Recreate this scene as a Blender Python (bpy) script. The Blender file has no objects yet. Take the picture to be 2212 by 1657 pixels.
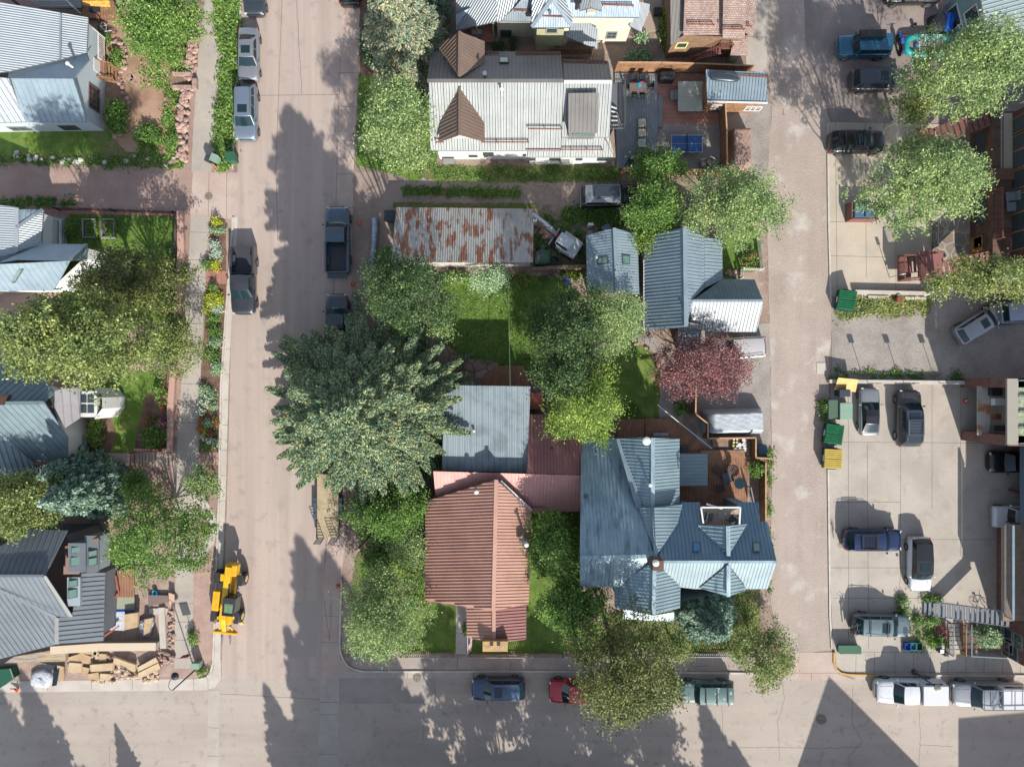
import bpy, math, random
import numpy as np
from mathutils import Vector
random.seed(11); RNG = np.random.default_rng(11)
R = math.radians
# ------------------------------------------------------------ camera, sun, sky
H, S, CX, CY = 62.0, 24.0, 1106.0, 828.5      # drone height (m), ground pixels per metre of the 2212 px wide photo
SC = bpy.context.scene
COL = SC.collection
cam = bpy.data.objects.new("camera", bpy.data.cameras.new("camera"))
COL.objects.link(cam); SC.camera = cam
cam.location = (0, 0, H); cam.data.sensor_fit = 'HORIZONTAL'
cam.data.angle = 2 * math.atan(2212 / S / 2 / H); cam.data.clip_end = 3000; cam.data.clip_start = .5
EL, AZ = R(31.5), R(18)
sd = Vector((math.sin(AZ) * math.cos(EL), -math.cos(AZ) * math.cos(EL), math.sin(EL)))
sun = bpy.data.objects.new("sun", bpy.data.lights.new("sun", 'SUN')); COL.objects.link(sun)
sun.data.energy = 4.2; sun.data.angle = R(0.55); sun.data.color = (1.0, .95, .885)
sun.rotation_euler = sd.to_track_quat('Z', 'Y').to_euler()
w = bpy.data.worlds.new("World"); SC.world = w; w.use_nodes = True
nt = w.node_tree; bg = nt.nodes['Background']; sky = nt.nodes.new('ShaderNodeTexSky')
sky.sky_type = 'NISHITA'; sky.sun_disc = False; sky.sun_elevation = EL; sky.sun_rotation = R(162)
sky.altitude = 2700; sky.air_density = 1.0; sky.dust_density = 4.5; sky.ozone_density = .3
bg.inputs[1].default_value = .15; hs = nt.nodes.new('ShaderNodeHueSaturation'); hs.inputs['Saturation'].default_value = .62   # thin bright haze whitens the blue
nt.links.new(sky.outputs[0], hs.inputs['Color']); nt.links.new(hs.outputs[0], bg.inputs[0])
SC.view_settings.view_transform = 'Standard'; SC.view_settings.look = 'None'
SC.view_settings.exposure = 1.13; SC.view_settings.gamma = 1
SC.cycles.max_bounces = 5; SC.cycles.transparent_max_bounces = 4
SC.cycles.diffuse_bounces = 3; SC.cycles.glossy_bounces = 2; SC.cycles.transmission_bounces = 2

def W(fx, fy, z=0.):
    k = (H - z) / (H * S)
    return ((fx - CX) * k, (CY - fy) * k, z)
def C(r, g, b, k=1.75):
    "albedo of a surface that shows as this sRGB value in full sun"
    o = []
    for c in (r, g, b):
        c /= 255.; c = c / 12.92 if c < .04 else ((c + .055) / 1.055) ** 2.4
        o.append(min(.85, c / k))
    return tuple(o) + (1,)
# ------------------------------------------------------------ materials
MC = {}
def M(key, c, c2=None, sc=.6, r=.8, m=0., bump=0., bsc=30., fine=.12, fsc=16., mix=(.4, .62), coat=0., rib=0., ribd=.03, spots=None, spec=.4, detail=7, vor=0., vorc=None, brick=None, streak=None):
    if key in MC: return MC[key]
    mt = bpy.data.materials.new(key); mt.use_nodes = True; MC[key] = mt
    N, Lk = mt.node_tree.nodes, mt.node_tree.links
    b = N['Principled BSDF']; b.inputs['Roughness'].default_value = r; b.inputs['Metallic'].default_value = m
    b.inputs['Coat Weight'].default_value = coat; b.inputs['Specular IOR Level'].default_value = spec
    tc = N.new('ShaderNodeTexCoord'); P = tc.outputs['Object']
    def noise(scale, det=detail, rough=.6, vec=None):
        n = N.new('ShaderNodeTexNoise'); n.inputs['Scale'].default_value = scale; n.inputs['Detail'].default_value = det
        n.inputs['Roughness'].default_value = rough; Lk.new(vec or P, n.inputs['Vector']); return n.outputs[0]
    def ramp(src, a, bb, ca, cb):
        q = N.new('ShaderNodeValToRGB'); q.color_ramp.elements[0].position = a; q.color_ramp.elements[1].position = bb
        q.color_ramp.elements[0].color = ca; q.color_ramp.elements[1].color = cb; Lk.new(src, q.inputs[0]); return q.outputs[0]
    def mixc(f, a, bb, mode='MIX'):
        x = N.new('ShaderNodeMix'); x.data_type = 'RGBA'; x.blend_type = mode
        for s, i in ((f, 0), (a, 6), (bb, 7)):
            if isinstance(s, (int, float)): x.inputs[i].default_value = s
            elif isinstance(s, tuple): x.inputs[i].default_value = s
            else: Lk.new(s, x.inputs[i])
        return x.outputs[2]
    W1 = (1, 1, 1, 1); B1 = (0, 0, 0, 1)
    col = ramp(noise(sc), mix[0], mix[1], c, c2) if c2 else c
    if fine:
        f = ramp(noise(fsc, 4, .75), .25, .75, (1 - fine,) * 3 + (1,), (1 + fine,) * 3 + (1,))
        col = mixc(1., col, f, 'MULTIPLY')
    hts = []
    if streak:                                 # (scale across, scale along, colour, a, b) stains drawn out along one axis
        mp = N.new('ShaderNodeMapping'); mp.inputs['Scale'].default_value = (streak[0], streak[1], 1)
        Lk.new(tc.outputs['UV'] if streak[5:] else P, mp.inputs[0])
        col = mixc(ramp(noise(1., 6, .6, mp.outputs[0]), streak[3], streak[4], B1, W1), col, streak[2])
    if spots: col = mixc(ramp(noise(spots[0], 5, .6), spots[2], spots[3], B1, W1), col, spots[1])
    if vor:
        v = N.new('ShaderNodeTexVoronoi'); v.feature = 'DISTANCE_TO_EDGE'; v.inputs['Scale'].default_value = vor; Lk.new(P, v.inputs['Vector'])
        col = mixc(ramp(v.outputs[0], .02, .07, W1, B1), col, vorc)
        v2 = N.new('ShaderNodeTexVoronoi'); v2.inputs['Scale'].default_value = vor; Lk.new(P, v2.inputs['Vector'])
        h = N.new('ShaderNodeHueSaturation'); sp = N.new('ShaderNodeSeparateColor'); Lk.new(v2.outputs['Color'], sp.inputs[0])
        mr = N.new('ShaderNodeMapRange'); mr.inputs[3].default_value = .75; mr.inputs[4].default_value = 1.2; Lk.new(sp.outputs[0], mr.inputs[0])
        Lk.new(mr.outputs[0], h.inputs['Value']); Lk.new(col, h.inputs['Color']); col = h.outputs[0]
    if brick:                                  # (w, h, mortar colour) in uv metres
        bt = N.new('ShaderNodeTexBrick'); Lk.new(tc.outputs['UV'], bt.inputs['Vector']); bt.inputs['Scale'].default_value = 1
        bt.inputs['Brick Width'].default_value = brick[0]; bt.inputs['Row Height'].default_value = brick[1]; bt.inputs['Mortar Size'].default_value = brick[3] if len(brick) > 3 else .015
        bt.inputs['Color1'].default_value = (.8, .8, .8, 1); bt.inputs['Color2'].default_value = (1.15, 1.1, 1.1, 1); bt.inputs['Mortar'].default_value = (.55, .55, .55, 1)
        col = mixc(1., col, bt.outputs[0], 'MULTIPLY'); hts.append((bt.outputs['Fac'], -.02))
    if rib:
        sx = N.new('ShaderNodeSeparateXYZ'); Lk.new(tc.outputs['UV'], sx.inputs[0])
        q = N.new('ShaderNodeMath'); q.operation = 'MULTIPLY'; q.inputs[1].default_value = 2 * math.pi / rib; Lk.new(sx.outputs[0], q.inputs[0])
        s_ = N.new('ShaderNodeMath'); s_.operation = 'SINE'; Lk.new(q.outputs[0], s_.inputs[0]); hts.append((s_.outputs[0], ribd))
    if bump: hts.append((noise(bsc, 5, .7), bump))
    nrm = None
    for src, d in hts:
        bm = N.new('ShaderNodeBump'); bm.inputs['Distance'].default_value = d; bm.inputs['Strength'].default_value = 1 if d >= 0 else 1
        Lk.new(src, bm.inputs['Height'])
        if nrm: Lk.new(nrm, bm.inputs['Normal'])
        nrm = bm.outputs[0]
    if nrm: Lk.new(nrm, b.inputs['Normal'])
    if isinstance(col, tuple): b.inputs[0].default_value = col
    else: Lk.new(col, b.inputs[0])
    return mt
def FM(key, cols, tr=.3, r=.55):
    tr = min(.42, tr * 1.2)
    "foliage: every leaf takes one of the colours at random; some light passes through"
    if key in MC: return MC[key]
    mt = bpy.data.materials.new(key); mt.use_nodes = True; MC[key] = mt
    N, Lk = mt.node_tree.nodes, mt.node_tree.links; b = N['Principled BSDF']
    g = N.new('ShaderNodeNewGeometry'); q = N.new('ShaderNodeValToRGB'); el = q.color_ramp.elements
    while len(el) < len(cols): el.new(.5)
    for i, c in enumerate(cols): el[i].position = i / (len(cols) - 1) if len(cols) > 1 else 0; el[i].color = c
    Lk.new(g.outputs['Random Per Island'], q.inputs[0])
    tc = N.new('ShaderNodeTexCoord'); n = N.new('ShaderNodeTexNoise'); n.inputs['Scale'].default_value = .55; n.inputs['Detail'].default_value = 3
    Lk.new(tc.outputs['Object'], n.inputs['Vector'])
    q2 = N.new('ShaderNodeValToRGB'); q2.color_ramp.elements[0].position = .35; q2.color_ramp.elements[1].position = .65
    q2.color_ramp.elements[0].color = (.72, .8, .75, 1); q2.color_ramp.elements[1].color = (1.25, 1.2, 1.05, 1); Lk.new(n.outputs[0], q2.inputs[0])
    x = N.new('ShaderNodeMix'); x.data_type = 'RGBA'; x.blend_type = 'MULTIPLY'; x.inputs[0].default_value = 1
    Lk.new(q.outputs[0], x.inputs[6]); Lk.new(q2.outputs[0], x.inputs[7])
    Lk.new(x.outputs[2], b.inputs[0]); b.inputs['Roughness'].default_value = r; b.inputs['Specular IOR Level'].default_value = .35
    t = N.new('ShaderNodeBsdfTranslucent'); Lk.new(x.outputs[2], t.inputs[0]); mx = N.new('ShaderNodeMixShader'); mx.inputs[0].default_value = tr
    Lk.new(b.outputs[0], mx.inputs[1]); Lk.new(t.outputs[0], mx.inputs[2]); Lk.new(mx.outputs[0], N['Material Output'].inputs[0])
    return mt
def glass(key='window_glass', c=(.03, .045, .05, 1), r=.06): return M(key, c, r=r, fine=0, spec=.8, m=0.)
def paint(key, c, m=.25, r=.35): return M(key, c, r=r, m=m, coat=.8, fine=.04, fsc=4)
# ------------------------------------------------------------ mesh helper
class MB:
    def __init__(s): s.v = []; s.f = []; s.mi = []; s.uv = []
    def add(s, pts, faces, mi=0, uvs=None):
        o = len(s.v); s.v += [tuple(p) for p in pts]
        for k, f in enumerate(faces):
            s.f.append([o + i for i in f]); s.mi.append(mi); s.uv.append(uvs[k] if uvs else None)
        return s
    def box(s, c, d, rz=0., mi=0, tilt=None):
        hx, hy, hz = d[0] / 2, d[1] / 2, d[2] / 2; ca, sa = math.cos(rz), math.sin(rz); p = []
        for z in (-hz, hz):
            for x, y in ((-hx, -hy), (hx, -hy), (hx, hy), (-hx, hy)):
                X, Y, Z = x, y, z
                if tilt: X, Z = x * math.cos(tilt) + z * math.sin(tilt), -x * math.sin(tilt) + z * math.cos(tilt)
                p.append((c[0] + X * ca - Y * sa, c[1] + X * sa + Y * ca, c[2] + Z))
        return s.add(p, [(3, 2, 1, 0), (4, 5, 6, 7), (0, 1, 5, 4), (1, 2, 6, 5), (2, 3, 7, 6), (3, 0, 4, 7)], mi)
    def bar(s, a, b, wd, ht, mi=0):
        "rectangular bar from a to b"
        a, b = Vector(a), Vector(b); d = (b - a)
        if d.length < 1e-6: return s
        d.normalize(); up = Vector((0, 0, 1)) if abs(d.z) < .98 else Vector((0, 1, 0))
        sd_ = d.cross(up).normalized(); u = sd_.cross(d); p = []
        for e in (a, b):
            for x, y in ((-1, -1), (1, -1), (1, 1), (-1, 1)): p.append(e + sd_ * x * wd / 2 + u * y * ht / 2)
        return s.add(p, [(0, 1, 2, 3), (7, 6, 5, 4), (0, 4, 5, 1), (1, 5, 6, 2), (2, 6, 7, 3), (3, 7, 4, 0)], mi)
    def tube(s, pts, rad, n=6, mi=0, caps=True):
        pts = [Vector(p) for p in pts]; rads = rad if isinstance(rad, (list, tuple)) else [rad] * len(pts)
        o = len(s.v)
        for i, p in enumerate(pts):
            d = (pts[min(i + 1, len(pts) - 1)] - pts[max(i - 1, 0)]).normalized()
            up = Vector((0, 0, 1)) if abs(d.z) < .9 else Vector((1, 0, 0)); a = d.cross(up).normalized(); b = d.cross(a)
            for k in range(n):
                t = 2 * math.pi * k / n; s.v.append(tuple(p + (a * math.cos(t) + b * math.sin(t)) * rads[i]))
        for i in range(len(pts) - 1):
            for k in range(n):
                k2 = (k + 1) % n; s.f.append([o + i * n + k, o + i * n + k2, o + (i + 1) * n + k2, o + (i + 1) * n + k]); s.mi.append(mi); s.uv.append(None)
        if caps:
            s.f.append([o + k for k in range(n)][::-1]); s.f.append([o + (len(pts) - 1) * n + k for k in range(n)]); s.mi += [mi, mi]; s.uv += [None, None]
        return s
    def lathe(s, c, prof, n=12, mi=0):
        "profile of (radius, z) turned round a vertical axis at c"
        o = len(s.v)
        for r_, z in prof:
            for k in range(n): t = 2 * math.pi * k / n; s.v.append((c[0] + r_ * math.cos(t), c[1] + r_ * math.sin(t), c[2] + z))
        for i in range(len(prof) - 1):
            for k in range(n):
                k2 = (k + 1) % n; s.f.append([o + i * n + k, o + i * n + k2, o + (i + 1) * n + k2, o + (i + 1) * n + k]); s.mi.append(mi); s.uv.append(None)
        s.f.append([o + k for k in range(n)][::-1]); s.f.append([o + (len(prof) - 1) * n + k for k in range(n)]); s.mi += [mi, mi]; s.uv += [None, None]
        return s
    def prism(s, top, dz, mi=0, mis=None):
        "closed plate: polygon 'top' (3-D points) extruded down by dz, or down to z=dz[0] when dz is a tuple"
        n = len(top); ar = sum(top[i][0] * top[(i + 1) % n][1] - top[(i + 1) % n][0] * top[i][1] for i in range(n))
        if ar < 0: top = top[::-1]
        bot = [(p[0], p[1], dz[0] if isinstance(dz, tuple) else p[2] - dz) for p in top]
        s.add(list(top) + bot, [list(range(n)), list(range(2 * n - 1, n - 1, -1))], mi)
        s.add(list(top) + bot, [(i, i + n, (i + 1) % n + n, (i + 1) % n) for i in range(n)], mi if mis is None else mis)
        return s
    def build(s, name, mats, parent=None, local=False, smooth=False, bevel=0.):
        if not isinstance(mats, (list, tuple)): mats = [mats]
        me = bpy.data.meshes.new(name); off = Vector((0, 0, 0))
        if parent is not None and not local: off = Vector(parent['_o']) if '_o' in parent else parent.location
        vs = [(p[0] - off[0], p[1] - off[1], p[2] - off[2]) for p in s.v]
        me.from_pydata(vs, [], s.f)
        for m_ in mats: me.materials.append(m_)
        me.polygons.foreach_set('material_index', s.mi)
        if any(u is not None for u in s.uv):
            ul = me.uv_layers.new(name='UVMap').data; k = 0
            for u, f in zip(s.uv, s.f):
                for j in range(len(f)):
                    if u is not None: ul[k].uv = u[j]
                    k += 1
        if smooth: me.polygons.foreach_set('use_smooth', [True] * len(me.polygons))
        me.update(); o = bpy.data.objects.new(name, me); COL.objects.link(o)
        if parent is not None:
            o.parent = parent
            o['_o'] = tuple(off) if not local else (0, 0, 0)
        if bevel:
            bv = o.modifiers.new('bevel', 'BEVEL'); bv.width = bevel; bv.segments = 2; bv.limit_method = 'ANGLE'
        return o
def tag(o, label=None, cat=None, group=None, kind=None):
    if label: o['label'] = label
    if cat: o['category'] = cat
    if group: o['group'] = group
    if kind: o['kind'] = kind
    return o
def thing(name, label, cat, loc=(0, 0, 0), rz=0., group=None):
    o = bpy.data.objects.new(name, None); COL.objects.link(o); o.location = loc; o.rotation_euler = (0, 0, rz)
    o.empty_display_size = .2
    return tag(o, label, cat, group)
def copy_tree(o, parent=None):
    c = o.copy(); COL.objects.link(c)
    if parent is not None: c.parent = parent
    for ch in list(o.children): copy_tree(ch, c)
    return c
def put(o, loc, rz=0., label=None, group=None, sc=None):
    o.location = loc; o.rotation_euler = (0, 0, rz)
    if label: o['label'] = label
    if group: o['group'] = group
    if sc: o.scale = (sc, sc, sc)
    return o
def rough(poly, amp=3., step=12.):
    out = []
    for i in range(len(poly)):
        a, b = poly[i], poly[(i + 1) % len(poly)]; d = math.hypot(b[0] - a[0], b[1] - a[1]); n = max(1, int(d / step))
        for k in range(n):
            t = k / n; out.append((a[0] + (b[0] - a[0]) * t + random.uniform(-amp, amp), a[1] + (b[1] - a[1]) * t + random.uniform(-amp, amp)))
    return out
def box4(x0, y0, x1, y1): return [(x0, y0), (x1, y0), (x1, y1), (x0, y1)]
def lineF(m, a, b, wd, z, mi=1):
    "thin flat strip between two photo points"
    A, B = Vector(W(*a)[:2]), Vector(W(*b)[:2]); d = B - A
    if d.length < .01: return
    nrm = Vector((-d.y, d.x)).normalized() * wd / 2
    m.add([(A.x + nrm.x, A.y + nrm.y, z), (A.x - nrm.x, A.y - nrm.y, z), (B.x - nrm.x, B.y - nrm.y, z), (B.x + nrm.x, B.y + nrm.y, z)], [(0, 1, 2, 3)], mi)
    return m
NS = [0]
def sheet(name, poly, lev, mats, lines=(), lw=.035, kind='structure', z0=0.):
    NS[0] += 1; m = MB(); z = z0 + lev * .004 + NS[0] * .00013; p = [W(*q)[:2] + (z,) for q in poly]
    n = len(p); ar = sum(p[i][0] * p[(i + 1) % n][1] - p[(i + 1) % n][0] * p[i][1] for i in range(n))
    if ar < 0: p = p[::-1]
    m.add(p, [list(range(n))], 0)
    for a, b in lines: lineF(m, a, b, lw, z + .0015, 1)
    o = m.build(name, mats); o['kind'] = kind; return o
def wig(pts, step=6, amp=1.2):
    out = []
    for a, b in zip(pts[:-1], pts[1:]):
        n = max(1, int(math.hypot(b[0] - a[0], b[1] - a[1]) / step))
        for k in range(n): out.append((a[0] + (b[0] - a[0]) * k / n + random.uniform(-amp, amp), a[1] + (b[1] - a[1]) * k / n + random.uniform(-amp, amp)))
    return out + [pts[-1]]
def segs(pts): return list(zip(pts[:-1], pts[1:]))
def inpoly(x, y, poly):
    r_ = np.zeros(x.shape, bool); n = len(poly); j = n - 1
    for i in range(n):
        xi, yi = poly[i]; xj, yj = poly[j]
        c = ((yi > y) != (yj > y)) & (x < (xj - xi) * (y - yi) / (yj - yi + 1e-12) + xi); r_ ^= c; j = i
    return r_
def leafmesh(name, P, size, mat, parent=None, elong=1.6, D=None, upb=.6):
    "thousands of small leaf blades at the points P (world), as one mesh"
    n = len(P)
    nr = RNG.normal(size=(n, 3)); nr[:, 2] = np.abs(nr[:, 2]) + upb; nr /= np.linalg.norm(nr, axis=1)[:, None]
    d = D if D is not None else RNG.normal(size=(n, 3)); d = d + RNG.normal(size=(n, 3)) * .25 if D is not None else d
    a = d - nr * (d * nr).sum(1)[:, None]; a /= np.linalg.norm(a, axis=1)[:, None] + 1e-9; b = np.cross(nr, a)
    s_ = size * RNG.uniform(.65, 1.3, n)[:, None]; L_, w_ = s_ * elong ** .5 * .5, s_ / elong ** .5 * .5
    V = np.empty((n, 4, 3)); V[:, 0] = P - a * L_; V[:, 1] = P - b * w_ + a * L_ * .1; V[:, 2] = P + a * L_; V[:, 3] = P + b * w_ + a * L_ * .1
    if parent is not None: V -= np.array(parent.get('_o', parent.location)) if parent.type != 'EMPTY' else np.array(parent.location)
    me = bpy.data.meshes.new(name); me.vertices.add(4 * n); me.vertices.foreach_set('co', V.astype(np.float32).ravel())
    me.loops.add(4 * n); me.loops.foreach_set('vertex_index', np.arange(4 * n, dtype=np.int32))
    me.polygons.add(n); me.polygons.foreach_set('loop_start', np.arange(0, 4 * n, 4, dtype=np.int32)); me.polygons.foreach_set('loop_total', np.full(n, 4, np.int32))
    me.materials.append(mat); me.update(calc_edges=True); o = bpy.data.objects.new(name, me); COL.objects.link(o)
    if parent is not None: o.parent = parent
    return o
# ------------------------------------------------------------ ground
m_dirt = M('dirt', C(172,150,134), C(148,126,112), sc=.35, bump=.03, bsc=9, fine=.3, fsc=7, spots=(1.3, C(196,178,164), .52, .72))
m_road = M('street_asphalt', C(196,181,168), C(206,186,172), sc=.12, bump=.02, bsc=22, fine=.2, fsc=9, spots=(.8, C(172,158,148), .55, .74), mix=(.3,.6), streak=(1.1,.035,C(178,161,149),.38,.78))
m_road2 = M('bottom_street_asphalt', C(190,178,164), C(178,164,152), sc=.2, bump=.02, bsc=22, fine=.2, fsc=9, spots=(1.1, C(160,150,140), .56, .74), streak=(.06,.7,C(200,186,170),.35,.8))
m_patch = M('asphalt_patch', C(178,168,157), C(166,156,146), sc=.6, bump=.01, bsc=30, fine=.2)
m_alley = M('alley_gravel', C(190,175,161), C(175,160,147), sc=.3, bump=.05, bsc=9, fine=.36, fsc=11, spots=(.45, C(212,204,194), .55, .72), streak=(.9,.04,C(196,178,165),.35,.8))
m_gravel = M('grey_gravel', C(178,170,160), C(160,150,142), sc=.5, bump=.05, bsc=12, fine=.34, fsc=8)
m_asph3 = M('upper_lot_asphalt', C(150,138,132), C(170,156,146), sc=.4, bump=.02, bsc=20, fine=.22, fsc=8, spots=(.9, C(130,122,118), .6, .8))
m_conc = M('concrete', C(199,189,175), C(185,175,162), sc=.3, bump=.006, bsc=30, fine=.12, fsc=8, spots=(.8, C(170,158,146), .54, .8))
m_concl = M('pale_concrete', C(216,208,196), C(202,192,180), sc=.6, bump=.005, bsc=40, fine=.06, fsc=5, spots=(1.4, C(190,172,160), .6, .85))
m_concp = M('pink_concrete', C(206,186,172), C(196,172,158), sc=.6, bump=.006, bsc=40, fine=.07, fsc=6, spots=(1.4, C(186,156,142), .58, .8))
m_joint = M('joint', C(112,102,96), fine=.2)
m_crack = M('crack_line', C(138,128,120), fine=.3)
m_curb = M('curb_concrete', C(222,214,202), C(204,194,182), sc=1.2, fine=.08)
m_yel = M('yellow_paint', C(226,178,84), C(205,170,110), sc=2.5, fine=.15)
m_lawn = M('lawn_green', C(112,146,48), C(88,122,36), sc=.5, bump=.06, bsc=14, fine=.35, fsc=7, spots=(.9, C(146,156,78), .5, .72), streak=(1.6,1.6,C(92,118,44),.52,.7))
m_lawnd = M('lawn_patchy', C(102,130,48), C(130,122,78), sc=.7, bump=.06, bsc=12, fine=.38, fsc=6, spots=(1.4, C(160,138,112), .56, .7))
m_red = M('red_dirt', C(186,158,144), C(168,140,127), sc=.3, bump=.02, bsc=14, fine=.16, fsc=7, spots=(.8, C(172,160,146), .58, .75))
m_soil = M('garden_soil', C(140,110,92), C(116,88,72), sc=1.4, bump=.06, bsc=14, fine=.3, fsc=9)
m_tan = M('tan_dirt', C(188,154,128), C(164,130,106), sc=.6, bump=.03, bsc=12, fine=.2, fsc=8, spots=(1.3, C(128,142,72), .58, .68))
m_stone = M('patio_stone', C(190,158,140), C(168,144,134), sc=1., r=.8, bump=.01, bsc=20, vor=.9, vorc=C(120,104,92))
m_stonec = M('grey_patio_stone', C(150,140,132), C(170,150,124), sc=1., r=.8, bump=.01, bsc=20, vor=1.1, vorc=C(200,190,180))
m_pav = M('red_paver', C(192,138,120), C(174,122,108), sc=1., fine=.12)

g = MB(); g.add([(-900, -900, 0), (900, -900, 0), (900, 900, 0), (-900, 900, 0)], [(0, 1, 2, 3)]); tag(g.build('ground', m_dirt), kind='structure')
XL = lambda y: 520 - 45 * y / 1430.          # west edge of the street's asphalt
sheet('street', [(521,-160),(745,-160),(727,370),(712,900),(700,1260),(694,1464),(660,1464),(478,1480),(490,1100),(500,700),(512,400),(519,100)], 1, [m_road, m_crack],
      segs(wig([(640,-10),(652,205)],8,1.)) + segs([(560,207),(733,205)]) + segs([(610,-20),(596,360),(600,520)]), lw=.05)
sheet('street', [(-900,1490),(450,1488),(478,1466),(700,1464),(3200,1470),(3200,2500),(-900,2500)], 1, [m_road2, m_crack],
      segs(wig([(237,1657),(237,1610)])) + segs(wig([(1559,1500),(1562,1600)],6,.8)) + segs(wig([(1570,1615),(1660,1613),(1770,1616),(1860,1612)],8,1)) + segs(wig([(1690,1472),(1694,1510),(1680,1560),(1684,1640)],6,1.2)) + segs(wig([(1842,1484),(1840,1560),(1862,1600),(1830,1640)],6,1.)) + segs(wig([(1985,1530),(1988,1590),(1985,1657)],6,.8)) + segs(wig([(1985,1608),(2060,1612)],6,.8))
      + segs(wig([(475,1498),(690,1510)],9,.6)) + segs(wig([(917,1520),(914,1600)],6,1)), lw=.045)
sheet('asphalt_patch', box4(733,1464,941,1519), 2, m_patch)
sheet('asphalt_patch', [(628,1300),(690,1300),(684,1420),(622,1420)], 2, M('asphalt_patch_pale', C(184,172,160), fine=.1))
# gutters and valley pans
def joints(pts_l, pts_r, n): return [((pts_l[0][0] + (pts_l[1][0] - pts_l[0][0]) * t, pts_l[0][1] + (pts_l[1][1] - pts_l[0][1]) * t), (pts_r[0][0] + (pts_r[1][0] - pts_r[0][0]) * t, pts_r[0][1] + (pts_r[1][1] - pts_r[0][1]) * t)) for t in [i / n for i in range(1, n)]]
sheet('gutter_pan', [(741,-60),(779,-60),(776,100),(764,372),(757,800),(744,1180),(738,1250),(733,1392),(736,1425),(760,1450),(800,1464),(694,1464),(700,1250),(711,1130),(720,760),(728,372),(735,160)], 3, [m_concp, m_joint],
      joints([(740,-60),(700,1250)],[(779,-60),(738,1250)],18) + [((697,1329),(733,1332)),((694,1387),(732,1388)),((715,1300),(712,1330)),((700,1296),(712,1384)),((718,1296),(712,1384))])
sheet('valley_pan', [(693,1464),(733,1464),(729,1720),(686,1720)], 3, [m_conc, m_joint], [((691,1516),(731,1516)),((690,1543),(731,1543)),((688,1628),(730,1628))])
sheet('valley_pan', [(450,1492),(474,1490),(471,1720),(446,1720)], 3, [m_conc, m_joint], [((449,1571),(473,1572)),((449,1632),(472,1633))])
sheet('gutter_pan', [(506,380),(516,380),(514,470),(500,700),(494,829),(488,1060),(480,1260),(476,1420),(478,1466),(463,1484),(452,1480),(462,1440),(468,1300),(476,1060),(480,829),(489,700),(500,470)], 3, [m_concl, m_joint],
      joints([(489,700),(468,1300)],[(500,700),(480,1300)],11))
sheet('gutter_pan', [(735,1451),(800,1451),(941,1451),(1410,1452),(1500,1454),(1700,1457),(1700,1469),(1500,1467),(1300,1465),(941,1464),(737,1464)], 3, [m_conc, m_joint], [((816,1451),(816,1464)),((855,1451),(855,1464)),((1023,1451),(1023,1464)),((880,1451),(880,1464))])
sheet('pavement', [(-60,1472),(445,1466),(478,1430),(476,1462),(465,1484),(445,1490),(-60,1496)], 3, [m_concl, m_joint], [((198,1464),(197,1490)),((286,1465),(286,1491)),((340,1465),(342,1490)),((418,1464),(419,1491)),((449,1464),(450,1490)),((103,1470),(103,1492))])
# west block
sheet('yard', [(-900,-600),(521,-600),(521,0),(519,100),(508,300),(500,470),(489,700),(480,829),(476,1060),(468,1300),(462,1440),(450,1468),(-900,1474)], 2, m_red)
sheet('yard_dirt', rough([(190,40),(420,30),(400,352),(270,352),(225,300),(215,170)],2), 3, m_tan)
sheet('lawn', rough([(-60,278),(236,280),(270,330),(395,335),(398,366),(200,356),(0,350),(-60,350)],3), 4, m_lawnd)
sheet('lawn', rough([(-60,282),(200,284),(220,338),(-60,338)],2), 5, m_lawn)
sheet('verge', rough([(463,-30),(521,-30),(519,100),(508,300),(506,365),(470,372),(462,345),(470,240),(482,120),(465,50)],2,10), 3, m_lawnd)
sheet('driveway', rough([(-60,354),(412,366),(418,452),(380,456),(120,450),(-60,440)],2,16), 4, m_red)
sheet('pavement', rough([(447,-30),(434,75),(428,130),(424,200),(416,300),(414,374),(456,374),(464,345),(466,200),(480,120),(462,50),(466,-30)],1,12), 5, [m_conc, m_joint], [((430,75),(470,76)),])
sheet('driveway_apron', [(417,373),(516,373),(515,400),(514,468),(500,474),(454,468),(411,462),(415,400)], 6, [m_concp, m_joint], [((452,373),(450,468)),((490,373),(490,470))])
sheet('pavement', [(412,462),(454,468),(446,560),(442,640),(438,720),(433,829),(428,979),(424,1035),(420,1120),(418,1260),(416,1444),(377,1444),(379,1260),(378,1100),(376,1035),(381,979),(392,829),(398,700),(403,600),(409,540)], 6, [m_conc, m_joint],
      [((411,502),(453,503)),((408,562),(447,562)),((405,600),(444,600)),((403,638),(442,639)),((398,700),(438,700)),((392,829),(432,830)),((390,868),(431,868)),((385,913),(429,913)),((378,1303),(418,1303)),((378,1343),(417,1343)),((378,1382),(417,1382)),((378,1421),(417,1421))])
sheet('pavement_ramp', [(377,1444),(416,1444),(416,1456),(377,1456)], 7, m_red)
sheet('curved_path', [(418,1060),(440,1070),(466,1115),(470,1140),(462,1175),(440,1200),(418,1210),(418,1196),(440,1180),(452,1150),(450,1125),(430,1090),(418,1080)], 7, m_concl)
sheet('garden_bed', rough([(456,470),(488,476),(490,600),(484,700),(478,829),(472,978),(430,978),(434,829),(442,700),(448,600)],1.5,10), 5, m_soil)
sheet('garden_bed', rough([(426,1006),(472,1006),(470,1060),(426,1040)],1.5,10), 5, m_soil)
sheet('brick_pad', [(447,586),(490,586),(490,614),(446,614)], 6, [m_pav, m_joint], [((458,586),(458,614)),((468,586),(468,614)),((479,586),(479,614))])
sheet('brick_pad', [(429,980),(472,980),(472,1004),(429,1004)], 6, [M('tan_paver', C(196,158,140), fine=.14), m_joint], [((x,980),(x,1004)) for x in (436,444,452,460,466)])
sheet('verge', rough([(418,1240),(468,1230),(462,1440),(448,1466),(418,1462)],1.5,12), 4, M('pink_verge_dirt', C(196,166,150), C(178,150,136), sc=.8, bump=.03, bsc=14, fine=.2, fsc=9))
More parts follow.
